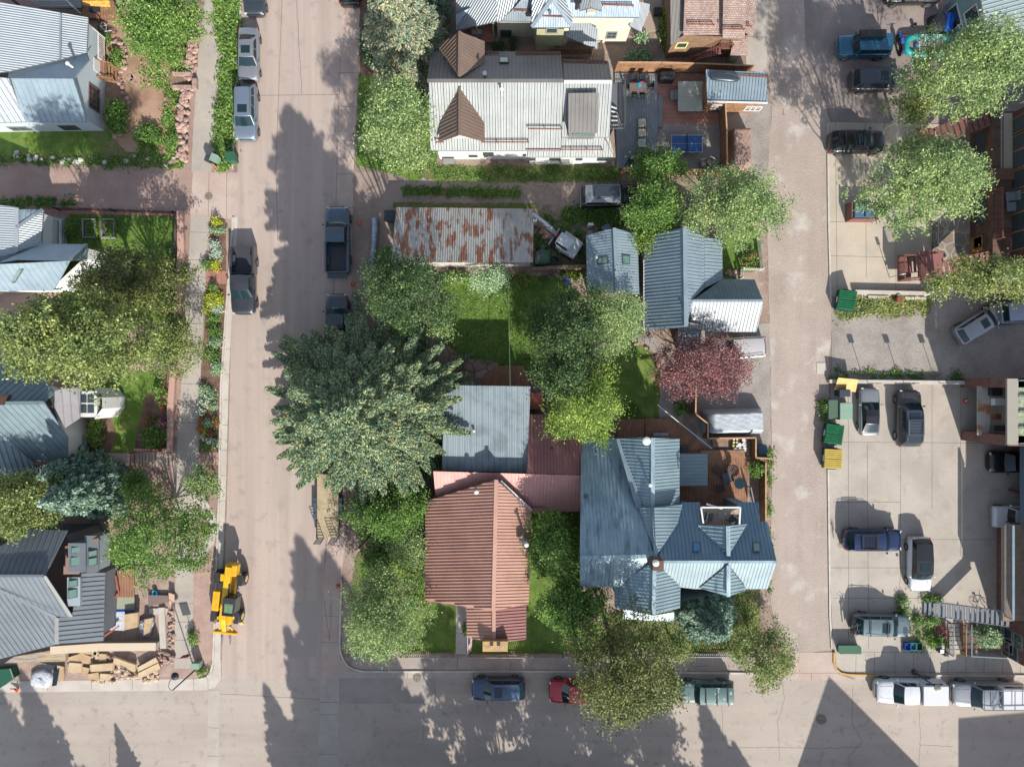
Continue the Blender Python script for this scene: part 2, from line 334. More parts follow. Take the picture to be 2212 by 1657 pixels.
sheet('lawn', rough([(150,462),(378,466),(376,620),(372,700),(130,700),(130,500)],1.5), 4, m_lawn)
sheet('brick_path', [(90,449),(385,458),(385,467),(90,461)], 5, [m_pav, m_joint], [((x,449),(x,468)) for x in range(100,385,14)])
sheet('lawn', rough([(190,800),(356,800),(352,978),(215,978),(190,940)],1.5), 4, m_lawn)
sheet('garden_bed', rough([(186,855),(230,850),(250,940),(240,978),(190,976)],2,10), 5, m_soil)
sheet('garden_bed', rough([(318,850),(358,840),(356,978),(290,978),(296,930)],2,10), 5, m_soil)
sheet('walkway', [(146,979),(382,979),(382,1007),(146,1007)], 6, [m_concp, m_joint], [((x,980),(x,1007)) for x in (290,302,308,315,322,329,336,343,350,357,364,372)], lw=.06)
sheet('building_site_dirt', rough([(225,1180),(382,1190),(378,1462),(-60,1470),(-60,1400),(225,1380)],2), 3, M('site_dirt', C(196,170,154), C(166,142,128), sc=.9, bump=.06, bsc=9, fine=.25, fsc=7))
# middle block
sheet('yard', [(741,-600),(1625,-600),(1620,120),(1655,250),(1650,480),(1655,700),(1660,960),(1655,1300),(1690,1415),(1700,1452),(800,1452),(760,1446),(740,1420),(735,1392),(742,1180),(757,800),(764,372),(776,100)], 2, m_dirt)
sheet('hedge_bed', rough([(778,-30),(940,-30),(940,180),(776,180)],2), 3, m_soil)
sheet('lawn', rough([(776,165),(935,170),(945,360),(900,392),(840,375),(768,355)],2), 4, m_lawn)
sheet('lawn', rough([(900,358),(1345,358),(1340,392),(1100,394),(920,390)],3), 4, m_lawnd)
sheet('lawn', rough([(864,404),(1128,410),(1120,426),(870,422)],2,8), 4, m_lawnd)
sheet('lawn', rough([(850,438),(1160,440),(1160,452),(850,450)],2,8), 4, m_lawnd)
sheet('lawn', rough([(1222,452),(1345,458),(1340,490),(1260,482),(1220,478)],2,8), 4, m_lawnd)
sheet('driveway', rough([(764,372),(860,372),(1000,392),(1260,394),(1400,400),(1400,446),(1230,450),(1160,440),(860,436),(850,480),(800,600),(758,700)],3), 3, M('mid_drive_dirt', C(176,156,142), C(158,138,126), sc=.5, bump=.03, bsc=11, fine=.22, fsc=8, spots=(.7, C(172,170,164), .55, .7)))
sheet('lawn', rough([(945,592),(1200,596),(1262,640),(1200,700),(1180,800),(1160,830),(1130,812),(1082,812),(1050,790),(1010,778),(975,765),(955,735),(945,700),(960,655)],1.5), 4, m_lawn)
sheet('lawn', rough([(1310,752),(1370,740),(1402,752),(1425,780),(1425,860),(1422,905),(1330,905),(1300,830)],1.5), 4, m_lawn)
sheet('gravel_path', [(1372,728),(1412,726),(1470,790),(1500,880),(1470,905),(1440,900),(1424,905),(1428,860),(1428,790),(1402,750)], 3, m_gravel)
sheet('stone_patio', [(957,740),(990,765),(1016,775),(1040,777),(1074,780),(1078,792),(1046,808),(1044,816),(990,815),(962,780)], 5, m_stone)
sheet('gravel_yard', [(1424,270),(1562,270),(1566,372),(1424,370)], 3, m_gravel)
sheet('patio_pavers', [(1420,165),(1562,165),(1564,270),(1420,270)], 4, [m_pav, m_joint], [((1423,y),(1560,y)) for y in (188,213,238,256)] + [((x,165+((x*7)%40)),(x,190+((x*7)%60))) for x in range(1432,1560,17)])
sheet('gravel_strip', rough([(1560,236),(1665,222),(1668,480),(1650,480),(1640,400),(1562,390)],2), 3, m_gravel)
sheet('concrete_pad', [(1606,-60),(1660,-60),(1656,160),(1612,152)], 5, [m_conc, m_joint], [((1610,80),(1658,82))])
sheet('lawn', rough([(1560,500),(1645,500),(1642,585),(1600,590),(1600,605),(1560,602)],2,8), 4, m_lawn)
sheet('gravel_yard', rough([(1500,700),(1665,700),(1665,985),(1512,985),(1500,905)],2), 3, m_gravel)
sheet('lawn', rough([(790,1110),(920,1110),(920,1300),(1008,1310),(1008,1408),(870,1410),(770,1390),(760,1250)],3), 3, m_lawnd)
sheet('lawn', rough([(878,1300),(986,1308),(986,1408),(868,1410)],1.5), 4, m_lawn)
sheet('path', [(986,1305),(1009,1305),(1009,1412),(984,1412)], 5, m_concl)
sheet('lawn', rough([(1138,1104),(1258,1104),(1262,1345),(1300,1345),(1300,1410),(1009,1412),(1009,1380),(1138,1380)],1.5), 4, m_lawn)
sheet('lawn', rough([(1300,1330),(1590,1275),(1642,1275),(1642,1408),(1300,1410)],2), 4, m_lawnd)
sheet('broken_pavement', rough([(760,1417),(1690,1417),(1700,1449),(800,1449),(760,1440)],.8,14), 4, [M('old_pavement', C(196,174,160), C(176,160,150), sc=.5, bump=.02, bsc=16, fine=.14, fsc=7, spots=(.9, C(170,164,156), .52, .6)), m_joint],
      segs(wig([(1100,1449),(1104,1430),(1095,1417)])) + segs(wig([(1480,1420),(1500,1440),(1530,1436)])) + segs(wig([(990,1417),(986,1449)])))
# east side
sheet('alley', rough([(1625,-60),(1690,-60),(1690,250),(1792,262),(1796,700),(1790,800),(1795,1405),(1692,1412),(1664,1300),(1668,960),(1662,700),(1655,440),(1668,230)],1,20), 3, m_alley)
sheet('alley', [(1650,-600),(1740,-600),(1735,-50),(1740,100),(1795,270),(1700,270),(1660,120)], 4, m_alley)
sheet('alley_mouth', [(1700,1409),(1798,1408),(1804,1440),(1812,1455),(1850,1468),(1700,1468)], 5, [m_concp, m_joint], [((1700,1453),(1812,1453)),((1753,1453),(1753,1468)),((1850,1455),(1850,1468))])
sheet('upper_parking_lot', rough([(1690,-600),(2500,-600),(2500,268),(1800,266),(1740,100),(1735,-60)],1,30), 3, [m_asph3, m_crack], segs(wig([(1860,60),(1920,64),(1990,60)],8,2)) + segs(wig([(1770,10),(1775,60)])))
sheet('manhole_cover', [(1757,-2),(1768,-2),(1770,6),(1755,6)], 5, m_concl)
sheet('concrete_apron', [(1788,265),(2060,270),(2060,640),(1795,640),(1790,500)], 5, [M('warm_concrete', C(210,196,176), C(196,184,166), sc=.4, bump=.004, bsc=40, fine=.06, fsc=4), m_joint],
      [((1804,262),(1808,640)),((1869,262),(1871,600)),((1788,480),(1895,478)),((1790,553),(1920,556)),((1935,470),(1935,640))])
sheet('gravel_lot', rough([(1796,640),(2500,640),(2500,822),(1796,822)],1,20), 4, m_gravel)
sheet('concrete_parking_lot', [(1795,824),(2500,824),(2500,1410),(1800,1402),(1795,1300),(1790,1010)], 5, [m_conc, m_joint],
      [((1832,829),(1833,1400)),((1873,955),(1876,1400)),((1945,955),(1945,1240)),((2013,829),(2013,1100)),((2075,829),(2075,1200)),((1790,955),(2180,957)),((1800,1084),(1945,1084)),((1935,1165),(2165,1165)),((1795,1226),(1960,1226)),((1800,1291),(1990,1292)),((1945,1240),(1935,1330))])
def mark(a, b, wd=.1): m = MB(); z = .026; lineF(m, a, b, wd, z, 0); return tag(m.build('parking_line', m_yel), kind='structure')
for a, b in [((1915,830),(1915,955)),((1994,829),(1995,955)),((1827,1133),(1945,1133)),((1945,1133),(1945,1165)),((1823,1195),(1942,1193)),((1855,1262),(1950,1263)),((1938,1263),(1935,1300)),((1868,1388),(1935,1387)),((2081,1160),(2086,1290)),((2157,1027),(2200,1027)),((2160,1096),(2200,1096)),((2048,1288),(2158,1290))]: mark(a, b)
sheet('pavement', [(1803,1402),(2500,1404),(2500,1458),(1960,1455),(1850,1454),(1820,1450),(1806,1436)], 6, [m_conc, m_joint], [((x,1408),(x-1,1456)) for x in (1849,1889,1933,1973,2010,2048,2087,2126,2166,2205)] + [((1845,1450),(2300,1453)),((1805,1407),(2300,1411))])
sheet('gutter_pan', [(1820,1451),(1850,1456),(1960,1457),(2500,1460),(2500,1472),(1850,1468)], 7, m_conc)
sheet('planter_dirt', rough([(1940,1330),(2040,1325),(2044,1400),(1945,1402)],1,8), 7, M('planter_soil', C(186,168,150), C(164,146,130), sc=1.2, bump=.05, bsc=12, fine=.2))
# kerbs: real steps
def kerb(pts, wd=.15, h=.13, mat=None, label=None):
    m = MB()
    for a, b in zip(pts[:-1], pts[1:]):
        A, B = W(*a), W(*b); m.bar((A[0], A[1], h / 2), (B[0], B[1], h / 2), wd, h)
    return tag(m.build('kerb', mat or m_curb), kind='structure')
kerb([(738,1250),(734,1392),(736,1408),(742,1425),(752,1438),(765,1445),(785,1449),(850,1450),(1050,1449),(1300,1449),(1500,1452),(1688,1454)])
kerb([(478,829),(474,1060),(466,1300),(461,1430),(456,1450),(448,1462),(430,1466)])
kerb([(505,470),(487,700),(478,829)]); kerb([(521,0),(518,100),(506,300),(503,365)])
kerb([(1787,268),(1789,480),(1794,655)]); kerb([(1788,1010),(1792,1330),(1796,1400)])
kerb([(1801,1408),(1801,1432),(1806,1445),(1815,1453),(1830,1456),(1850,1457),(1890,1457)], .17, .14, m_yel)
kerb([(1890,1457),(2500,1460)]); kerb([(1640,1455),(1690,1455)],.17,.145,m_yel)
# manholes
for (x, y, r_) in ((901,1463,7.5),(1774,1553,9),(451,424,7)):
    m = MB(); m.lathe(W(x, y), [(r_/S*1.25, .0), (r_/S*1.25, .030), (r_/S, .031), (r_/S, .033)], 18); tag(m.build('manhole_cover', M('iron_cover', C(150,138,124), C(120,108,98), sc=6, fine=.3)), kind='structure')
# ------------------------------------------------------------ house helpers
m_whroof = M('pale_metal_roof', C(196,206,210,2.1), C(180,192,200,2.1), sc=.5, r=.45, m=.08, rib=.2, ribd=.02, fine=.05, fsc=3, spots=(.5, C(206,214,216,2.1), .5, .7))
m_bluroof = M('blue_grey_metal_roof', C(156,174,182,1.8), C(140,160,170,1.8), sc=.6, r=.4, m=.08, fine=.05, fsc=3, streak=(.6,3.,C(154,174,186,2.1),.52,.7))
m_teal = M('teal_metal_roof', C(134,156,160,2.1), C(120,140,148,2.1), sc=.6, r=.45, m=.08, fine=.05, fsc=3, spots=(.8, C(150,168,170,2.1), .55, .75))
m_h13 = M('slate_blue_metal_roof', C(164,188,194,1.6), C(150,176,184,1.6), sc=.5, r=.42, m=.08, fine=.06, fsc=3, streak=(2.2,.35,C(128,156,168,2.1),.5,.7))  # base colour lightened to make up for slopes that get less sun
m_h13l = M('sunny_slope_metal_roof', C(164,188,192,2.3), C(148,172,180,2.3), sc=.5, r=.42, m=.08, fine=.05, fsc=3)  # copy of the same roof toned for slopes facing the sun, also the entry roof
m_dark = M('charcoal_metal_roof', C(128,136,142,2.), C(118,126,132,2.), sc=.5, r=.42, m=.08, fine=.04, fsc=3)
m_h6n = M('brown_grey_metal_roof', C(150,146,140,2.1), C(138,134,130,2.1), sc=.6, r=.5, m=.05, fine=.06, fsc=3)
m_h6s = M('galvanised_roof', C(196,200,196,2.1), C(180,186,184,2.1), sc=.6, r=.4, m=.08, rib=.23, ribd=.03, fine=.06, fsc=4, streak=(4.,.25,C(176,180,176,2.1),.5,.68,1))
m_brown = M('brown_metal_roof', C(150,128,112,2.1), C(140,118,104,2.1), sc=.6, r=.45, m=.05, fine=.05, fsc=3)
m_shing = M('brown_shingles', C(196,172,160), C(176,150,138), sc=1.2, r=.9, fine=.2, fsc=9, brick=(.22,.16,0,.02), spots=(2.5, C(206,190,178), .55, .72))
m_rustr = M('rusty_corrugated_roof', C(206,204,196), C(190,190,184), sc=.5, r=.5, m=.15, rib=.2, ribd=.03, fine=.08, fsc=3, streak=(1.9,.42,C(160,104,76),.51,.58), spots=(1.1, C(216,214,206), .55, .75))
m_flat = M('weathered_metal_roof', C(158,174,178,1.9), C(140,156,162,1.9), sc=.45, r=.5, m=.05, rib=.2, ribd=.008, fine=.05, spots=(.45, C(118,132,136,1.9), .52, .75))
m_pink = M('pink_metal_roof', C(222,164,152), C(212,154,144), sc=.5, r=.5, m=.1, fine=.04, fsc=3, spots=(.8, C(228,178,166), .55, .75))
m_dkred = M('dark_red_metal_roof', C(168,116,110), C(158,108,102), sc=.5, r=.5, m=.1, fine=.04, fsc=3)
m_terr = M('terracotta_metal_roof', C(216,170,148), C(202,157,137), sc=.5, r=.5, m=.1, fine=.05, fsc=3)
m_wht = M('white_siding', C(236,236,230), r=.7, fine=.04, fsc=2, spots=(.8, C(216,216,210), .6, .8))
m_whblue = M('pale_blue_siding', C(200,212,218), r=.7, fine=.05)
m_cream = M('cream_siding', C(228,224,202), C(218,213,190), sc=.7, r=.8, fine=.04)
m_sage = M('sage_siding', C(178,180,140), r=.8, fine=.05)
m_tang = M('dark_siding', C(110,114,120), r=.7, fine=.06)
m_wood = M('cedar_boards', C(166,124,90), C(140,102,74), sc=2., r=.7, fine=.2, fsc=9, streak=(1.,14.,C(184,144,108),.5,.7))
m_woodg = M('weathered_boards', C(156,132,112), C(130,108,92), sc=2., r=.85, fine=.22, fsc=9)
m_deck = M('cedar_deck', C(182,136,106), C(160,116,88), sc=1.2, r=.7, fine=.14, fsc=7, rib=.14, ribd=.02, spots=(1.3, C(198,146,108), .55, .75))
m_deckg = M('grey_deck_boards', C(160,166,168), C(146,152,156), sc=1., r=.7, fine=.1, fsc=7, rib=.15, ribd=.02)
m_brick = M('red_brick', C(158,118,104), C(138,100,88), sc=2., r=.85, fine=.2, fsc=8, brick=(.22,.08,0,.012))
m_white = M('white_paint', C(236,236,232), r=.5, fine=.03); m_black = M('black_plastic', (.02,.02,.022,1), r=.5, fine=.1)
m_steel = M('galvanised_steel', C(170,178,184,2.1), r=.4, m=.5, fine=.1); m_rail = M('rust_red_steel', C(140,94,82), C(118,80,70), sc=3, r=.6, fine=.15)
m_rust = M('rust', C(150,90,62), C(120,70,52), sc=4, r=.8, fine=.2); m_glass = glass(); m_sky = M('skylight_glass', (.09,.16,.13,1), r=.08, fine=0, spec=.8)
m_trim = M('grey_trim', C(150,150,146), r=.6, fine=.05); m_dtrim = M('dark_trim', C(84,86,86), r=.5, fine=.05); m_btrim = M('brown_trim', C(128,92,78), r=.6, fine=.1)
WL = {}
def planar(poly):
    P = [Vector(W(*p)) for p in poly]
    A = np.array([[p.x, p.y, 1.] for p in P]); zz = np.array([p.z for p in P]); (a, b, c), *_ = np.linalg.lstsq(A, zz, rcond=None)
    out = []
    for fx, fy, _ in poly:
        rx, ry = (fx - CX) / (H * S), (CY - fy) / (H * S)           # x = rx*(H-z)
        z = (a * rx * H + b * ry * H + c) / (1 + a * rx + b * ry); out.append(Vector((rx * (H - z), ry * (H - z), z)))
    return out, (a, b, c)
def roof(par, poly, mat, seam=None, sh=.05, sw=.05, th=.14, name='roof', flow=None, label=None, flat=True):
    P, (a, b, c) = planar(poly) if flat else ([Vector(W(*p)) for p in poly], (0, 0, 0))
    g_ = Vector((-a, -b)); 
    if flow is not None: g_ = Vector((flow[0], -flow[1]))
    if g_.length < 1e-3: g_ = Vector((0, -1))
    g_.normalize(); ac = Vector((-g_.y, g_.x)); cz = math.sqrt(1 + a * a + b * b)
    m = MB(); n = len(P)
    if sum(P[i].x * P[(i + 1) % n].y - P[(i + 1) % n].x * P[i].y for i in range(n)) < 0: P = P[::-1]
    uv = [(p.xy.dot(ac), p.xy.dot(g_) * cz) for p in P]
    m.add(P, [list(range(n))], 0, [uv]); B = [p - Vector((0, 0, th)) for p in P]
    m.add(P + B, [(i, i + n, (i + 1) % n + n, (i + 1) % n) for i in range(n)] + [list(range(2 * n - 1, n - 1, -1))], 0)
    if seam:
        us = [p.xy.dot(ac) for p in P]; u = math.ceil(min(us) / seam) * seam + .003
        while u < max(us):
            hit = []
            for i in range(n):
                p, q = P[i], P[(i + 1) % n]; up, uq = p.xy.dot(ac), q.xy.dot(ac)
                if (up - u) * (uq - u) < 0: t = (u - up) / (uq - up); hit.append(p.lerp(q, t))
            hit.sort(key=lambda v: v.xy.dot(g_))
            for k in range(0, len(hit) - 1, 2):
                A, B_ = hit[k], hit[k + 1]
                if (B_ - A).length < .15: continue
                s_ = Vector((ac.x, ac.y, 0)) * sw / 2; up_ = Vector((0, 0, sh))
                m.add([A - s_, A + s_, B_ + s_, B_ - s_, A - s_ * .7 + up_, A + s_ * .7 + up_, B_ + s_ * .7 + up_, B_ - s_ * .7 + up_], [(4, 5, 6, 7), (0, 4, 7, 3), (1, 2, 6, 5), (0, 1, 5, 4), (3, 7, 6, 2)], 0)
            u += seam
    o = m.build(name, mat, par)
    if label: o['label'] = label
    return o
def ridge(par, a, b, mat, wd=.28, ht=.06, name='ridge_cap'):
    A, B = Vector(W(*a)), Vector(W(*b)); A.z += .06; B.z += .06
    return MB().bar(A, B, wd, ht).build(name, mat, par)
def walls(par, loop, mat, inset=.3, z0=0., name='wall', reg=True):
    P = [Vector(W(*p)) for p in loop]; n = len(P)
    if sum(P[i].x * P[(i + 1) % n].y - P[(i + 1) % n].x * P[i].y for i in range(n)) < 0: P = P[::-1]
    Q = []
    for i in range(n):
        a, b, c = P[i - 1].xy, P[i].xy, P[(i + 1) % n].xy; d1, d2 = (b - a).normalized(), (c - b).normalized()
        n1, n2 = Vector((-d1.y, d1.x)), Vector((-d2.y, d2.x)); mm = n1 + n2; mm = mm / max(.3, mm.dot(n1)) if mm.length > .1 else n1
        q = b + mm * inset; Q.append(Vector((q.x, q.y, P[i].z - .10)))
    m = MB()
    for i in range(n):
        a, b = Q[i], Q[(i + 1) % n]; L_ = (b.xy - a.xy).length
        m.add([(a.x, a.y, z0), (b.x, b.y, z0), b, a], [(0, 1, 2, 3)], 0, [[(0, z0), (L_, z0), (L_, b.z), (0, a.z)]])
        if reg: WL.setdefault(par.name, []).append((a, b))
    m.build(name, mat, par); return Q
def onwall(par, fx, fy):
    rx, ry = (fx - CX) / (H * S), (CY - fy) / (H * S); best = None
    for a, b in WL.get(par.name, []):
        d = (b.xy - a.xy); nrm = Vector((d.y, -d.x)).normalized(); den = nrm.dot(Vector((rx, ry)))
        if abs(den) < 1e-6: continue
        k = nrm.dot(a.xy) / den; z = H - k; p = Vector((rx * k, ry * k)); t = (p - a.xy).dot(d) / d.length_squared
        if 0 <= t <= 1 and .2 < z < a.z + (b.z - a.z) * t + .6 and den < 0 and (best is None or z > best[0]): best = (z, p, nrm, d.normalized())
    return best
def win(par, fx, fy, w_=1., h_=1.2, frame=None, mun=(1, 1), name='window', pane=None, fw=.09):
    b = onwall(par, fx, fy)
    if not b: print('WINDOW MISS', par.name, fx, fy); return
    z, p, nrm, d = b; n3, d3 = Vector((nrm.x, nrm.y, 0)), Vector((d.x, d.y, 0)); c = Vector((p.x, p.y, z)) + n3 * .03; m = MB(); u = Vector((0, 0, 1))
    for s_ in (-1, 1):
        m.bar(c + d3 * s_ * w_ / 2 - u * (h_ / 2), c + d3 * s_ * w_ / 2 + u * (h_ / 2), fw, .08); m.bar(c + u * s_ * h_ / 2 - d3 * (w_ / 2 + fw / 2), c + u * s_ * h_ / 2 + d3 * (w_ / 2 + fw / 2), .083, fw)
    for i in range(1, mun[0]): m.bar(c + d3 * (i / mun[0] - .5) * w_ - u * h_ / 2, c + d3 * (i / mun[0] - .5) * w_ + u * h_ / 2, .035, .05)
    for i in range(1, mun[1]): m.bar(c + u * (i / mun[1] - .5) * h_ - d3 * w_ / 2, c + u * (i / mun[1] - .5) * h_ + d3 * w_ / 2, .05, .035)
    f = m.build(name, frame or m_white, par); q = MB(); h3 = n3 * .012
    V = [c - d3 * w_ / 2 - u * h_ / 2, c + d3 * w_ / 2 - u * h_ / 2, c + d3 * w_ / 2 + u * h_ / 2, c - d3 * w_ / 2 + u * h_ / 2]
    q.add([v - h3 for v in V] + [v - h3 * 2 for v in V], [(0, 1, 2, 3), (7, 6, 5, 4), (0, 4, 5, 1), (2, 6, 7, 3), (1, 5, 6, 2), (3, 7, 4, 0)]); q.build('pane', pane or m_glass, f); return f
def skyl(par, poly, z, frame=None, pane=None):
    "skylight on a roof: raised kerb and pane; poly as three corners, height z"
    P, _ = planar([(x, y, z_) for (x, y), z_ in zip(poly, z)]); c = sum(P, Vector()) / len(P)
    m = MB(); m.prism([p + Vector((0, 0, .12)) for p in P], .25); f = m.build('skylight', frame or m_dtrim, par)
    MB().prism([c + (p - c) * .8 + Vector((0, 0, .135)) for p in P], .02).build('pane', pane or m_sky, f); return f
def fan(par, fx, fy, z, zt, r_=.08, cap=None, name='vent_pipe', mat=None):
    x, y, _ = W(fx, fy, zt); m = MB(); m.lathe((x, y, z), [(r_, 0), (r_, zt - z - .1), (r_ * 1.9, zt - z - .1), (r_ * 1.9, zt - z)] if cap is None else [(r_, 0), (r_, zt - z - .1), (cap, zt - z - .08), (cap, zt - z), (cap * .6, zt - z + .06)], 12)
    return m.build(name, mat or m_steel, par)
def snow(par, a, b, z, z2=None):
    A, B = Vector(W(a[0], a[1], z)), Vector(W(b[0], b[1], z2 or z)); m = MB(); u = Vector((0, 0, .12))
    for k in (0, 1): m.bar(A + u * (k + 1), B + u * (k + 1), .05, .05)
    n = max(2, int((B - A).length / 1.2))
    for i in range(n + 1): p = A.lerp(B, i / n); m.bar(p - u * .5, p + u * 2.2, .06, .06)
    return m.build('snow_guard', m_rust, par)
def rail(par, pts, h=1., sp=.13, mat=None, name='railing', pk=.03, post=.08, cap=.09, zadd=0.):
    P = [Vector(W(*p)) if len(p) == 3 else Vector(p) for p in pts]; m = MB(); u = Vector((0, 0, h))
    for a, b in zip(P[:-1], P[1:]):
        m.bar(a + u, b + u, cap, .05); m.bar(a + u * .12, b + u * .12, .04, .04); n = max(2, int((b - a).length / sp))
        for i in range(1, n): q = a.lerp(b, i / n); m.bar(q + u * .12, q + u, pk, pk)
    for q in P: m.bar(q, q + u * 1.03, post, post)
    return m.build(name, mat or m_white, par)
def stair(par, a, b, wd, n, mat, railm=None, name='stairs', open_=True, rh=.95):
    "flight from a to b (photo x, y, height): treads between two stringers"
    A, B = Vector(W(*a)), Vector(W(*b)); d = Vector((B.x - A.x, B.y - A.y, 0)); L_ = d.length; d.normalize(); s_ = Vector((-d.y, d.x, 0)); rz = math.atan2(d.y, d.x); m = MB()
    for i in range(n):
        t = (i + .5) / n; p = A.lerp(B, t); m.box((p.x, p.y, p.z), (L_ / n * .88, wd, .05), rz)
    for k in (-1, 1): m.bar(A + s_ * k * wd / 2 - Vector((0, 0, .1)), B + s_ * k * wd / 2 - Vector((0, 0, .1)), .06, .22)
    o = m.build(name, mat, par)
    if railm:
        for k in (-1, 1): rail(par, [tuple(A + s_ * k * wd * .53), tuple(B + s_ * k * wd * .53)], rh, .16, railm)
    return o
def deckF(par, poly, z, th, mat, name='deck', run=(0, 1)):
    m = MB(); P = [Vector(W(x, y, z)) for x, y in poly]; m.prism(P, th)
    f0 = m.f[0]; r_ = Vector(run).normalized(); ac = Vector((-r_.y, r_.x)); m.uv[0] = [(Vector(m.v[i][:2]).dot(ac), Vector(m.v[i][:2]).dot(r_)) for i in f0]
    return m.build(name, mat, par)
def HT(name, label, cat='house', at=(0, 0), group=None): return thing(name, label, cat, W(*at), group=group)
# ------------------------------------------------------------ top-left white house
h = HT('house', 'big white house with pale corrugated roof at the top left corner', at=(100,160)); h1 = h
roof(h, [(-80,-13,6.6),(0,5,5.4),(190,39,3.),(187,114,3.),(130,129,3.9),(18,155,5.3),(-80,165,6.6)], m_whroof, label='broad pale corrugated roof slope')
roof(h, [(18,155,5.),(130,129,3.9),(187,114,3.),(192,131,3.05),(158,171,5.),(18,170,5.1)], m_bluroof)
roof(h, [(18,170,5.1),(158,171,5.),(187,264,3.),(54,264,3.)], m_bluroof, .5)
roof(h, [(-80,160,6.4),(18,170,5.1),(54,264,3.),(-80,266,3.)], m_whroof, .45)
walls(h, [(-80,39,3.),(190,39,3.),(188,131,3.),(158,171,4.9) ,(187,263,3.),(-80,266,3.)][:1] + [(190,39,3.),(190,128,3.),(158,171,4.85),(187,262,3.),(-80,265,3.)], m_whblue, .25)
MB().bar(W(131,31,3.98), W(130,129,3.95), .12, .1).build('seam', m_bluroof, h)
win(h, 203,213,2.,1.5, m_btrim, (4,3)); win(h, 225,192,1.1,1.1, m_trim, (1,2)); win(h, 42,278,1.6,.9, m_trim, (2,1)); win(h, 150,276,1.4,.9, m_dtrim, (2,1))
fan(h, 145,137,4.3,5.0,.1,.17,mat=m_white)
deckF(h, [(190,50),(226,84),(226,172),(190,172)], .9, .12, m_deck, 'porch_floor', (0,1))
rail(h, [(192,53,.9),(227,84,.9),(227,136,.9)], 1., .16, m_white); rail(h, [(190,112,.9),(212,133,.9)], 1., .2, m_white)
stair(h, (224,155,.8),(262,162,.1), 1.5, 5, m_wood, None); rail(h, [(214,136,.9),(250,146,.3)], .8, .3, m_wood); rail(h, [(216,171,.9),(250,176,.3)], .5, .4, m_wood)
MB().box(W(216,148,.9)[:2] + (1.35,), (.06,1.1,.9)).build('lattice_gate', m_white, h)
MB().tube([W(190,40,2.8), W(190,85,1.6), W(196,90,.1)], .03).build('downpipe', m_white, h)
# ------------------------------------------------------------ house fragment at top edge
h = HT('house', 'house corner with white balcony at the very top left edge', at=(150,-60))
walls(h, [(80,-160,5.),(236,-160,5.),(236,-78,5.),(80,-78,5.)], M('slate_siding', C(120,136,146), fine=.06), 0)
roof(h, [(70,-170,5.4),(244,-170,5.4),(244,-76,5.1),(70,-76,5.1)], m_bluroof, .4)
deckF(h, [(84,-14),(176,-14),(176,18),(84,18)], .9, .12, m_deckg, 'balcony')
rail(h, [(84,-10,.9),(84,15,.9),(160,15,.9),(174,30,.9)], 1.05, .13, m_white)
deckF(h, [(176,2),(244,2),(262,40),(176,40)], .5, .3, m_deck, 'porch_floor', (0,1)); MB().box(W(205,23,.55), (.9,.35,.35)).build('porch_bench', m_black, h)
MB().prism([W(178,2,2.),W(236,2,2.),(W(238,16,1.7)),(W(178,12,1.7))], .05).build('awning', M('yellow_mesh', C(220,176,80), C(190,140,60), sc=5, fine=.3), h)
# ------------------------------------------------------------ second left house
h = HT('house', 'white house with skylight in its blue roof, behind the big left tree', at=(60,560)); h2 = h
roof(h, [(-80,432,5.),(0,444,4.4),(39,448,4.1),(37,545,4.1),(-80,600,5.)], m_whroof, label='pale corrugated roof slope')
roof(h, [(40,453,4.),(93,453,3.2),(37,493,4.1)], m_bluroof, .3, flow=(0,1)); roof(h, [(37,493,4.2),(93,453,3.2),(89,522,3.2),(37,545,4.1)], m_whroof, None)
roof(h, [(-80,575,5.6),(0,568,5.3),(37,562,5.1),(147,564,4.7),(188,528,3.1),(94,527,3.2),(89,522,3.2),(37,543,4.1),(-80,600,5.)], m_bluroof, flat=True)
roof(h, [(-80,575,5.6),(147,564,5.),(150,564,5.),(115,628,3.2),(-80,628,3.2)], m_bluroof, .5)
roof(h, [(147,564,5.),(188,528,3.1),(187,561,3.1)], m_bluroof, .3); 
walls(h, [(-80,444,4.2),(93,453,3.2),(91,522,3.2),(188,528,3.1),(186,560,3.1),(115,627,3.2),(-80,628,3.2)], m_wht, .25)
ridge(h, (37,493,4.2),(93,453,3.2), m_whroof); ridge(h, (147,564,4.95),(188,528,3.1), m_whroof); ridge(h, (38,450,4.1),(37,545,4.1), m_whroof)
skyl(h, [(31,580),(53,582),(34,612),(13,610)], [4.7,4.7,3.7,3.7])
deckF(h, [(93,462),(140,472),(140,526),(93,526)], .7, .12, m_deckg, 'porch_floor'); rail(h, [(94,466,.7),(130,478,.7),(128,526,.7)], 1., .14, m_white)
MB().box(W(136,504,.5), (.05,2.2,1.0)).build('porch_skirt', m_wht, h); win(h, 60,640,1.4,1.2)
# ------------------------------------------------------------ turreted house
h = HT('house', 'house with teal seamed roof and white octagonal bay beside the dark lawn', at=(80,910)); h3 = h
roof(h, [(-80,760,5.),(80,780,4.),(115,849,4.2),(96,870,5.2),(5,871,6.2),(-80,860,6.5)], m_teal, .42, flow=(-.7,1) and None)
roof(h, [(5,871,6.2),(96,870,5.6),(145,944,3.5),(146,996,3.1),(72,999,3.3),(0,936,5.2),(-80,930,5.5),(-80,880,6.6)], m_teal, .45, flow=(.45,.9))
roof(h, [(-80,900,5.2),(0,936,5.),(72,999,3.4),(72,1040,3.),(-80,1040,3.)], m_teal, .5, flow=(0,1))
ridge(h, (5,871,6.2),(96,870,5.5), m_teal); ridge(h, (0,936,5.),(72,999,3.3), m_teal)
walls(h, [(-80,780,4.),(112,850,4.),(143,944,3.3),(145,996,3.),(-80,1035,3.)], m_wht, .3)
oc = [(172,836),(205,838),(222,858),(221,884),(203,908),(170,905),(134,905),(118,860),(134,838)]
walls(h, [(x,y,3.6) for x,y in oc], m_wht, .1, name='bay_wall')
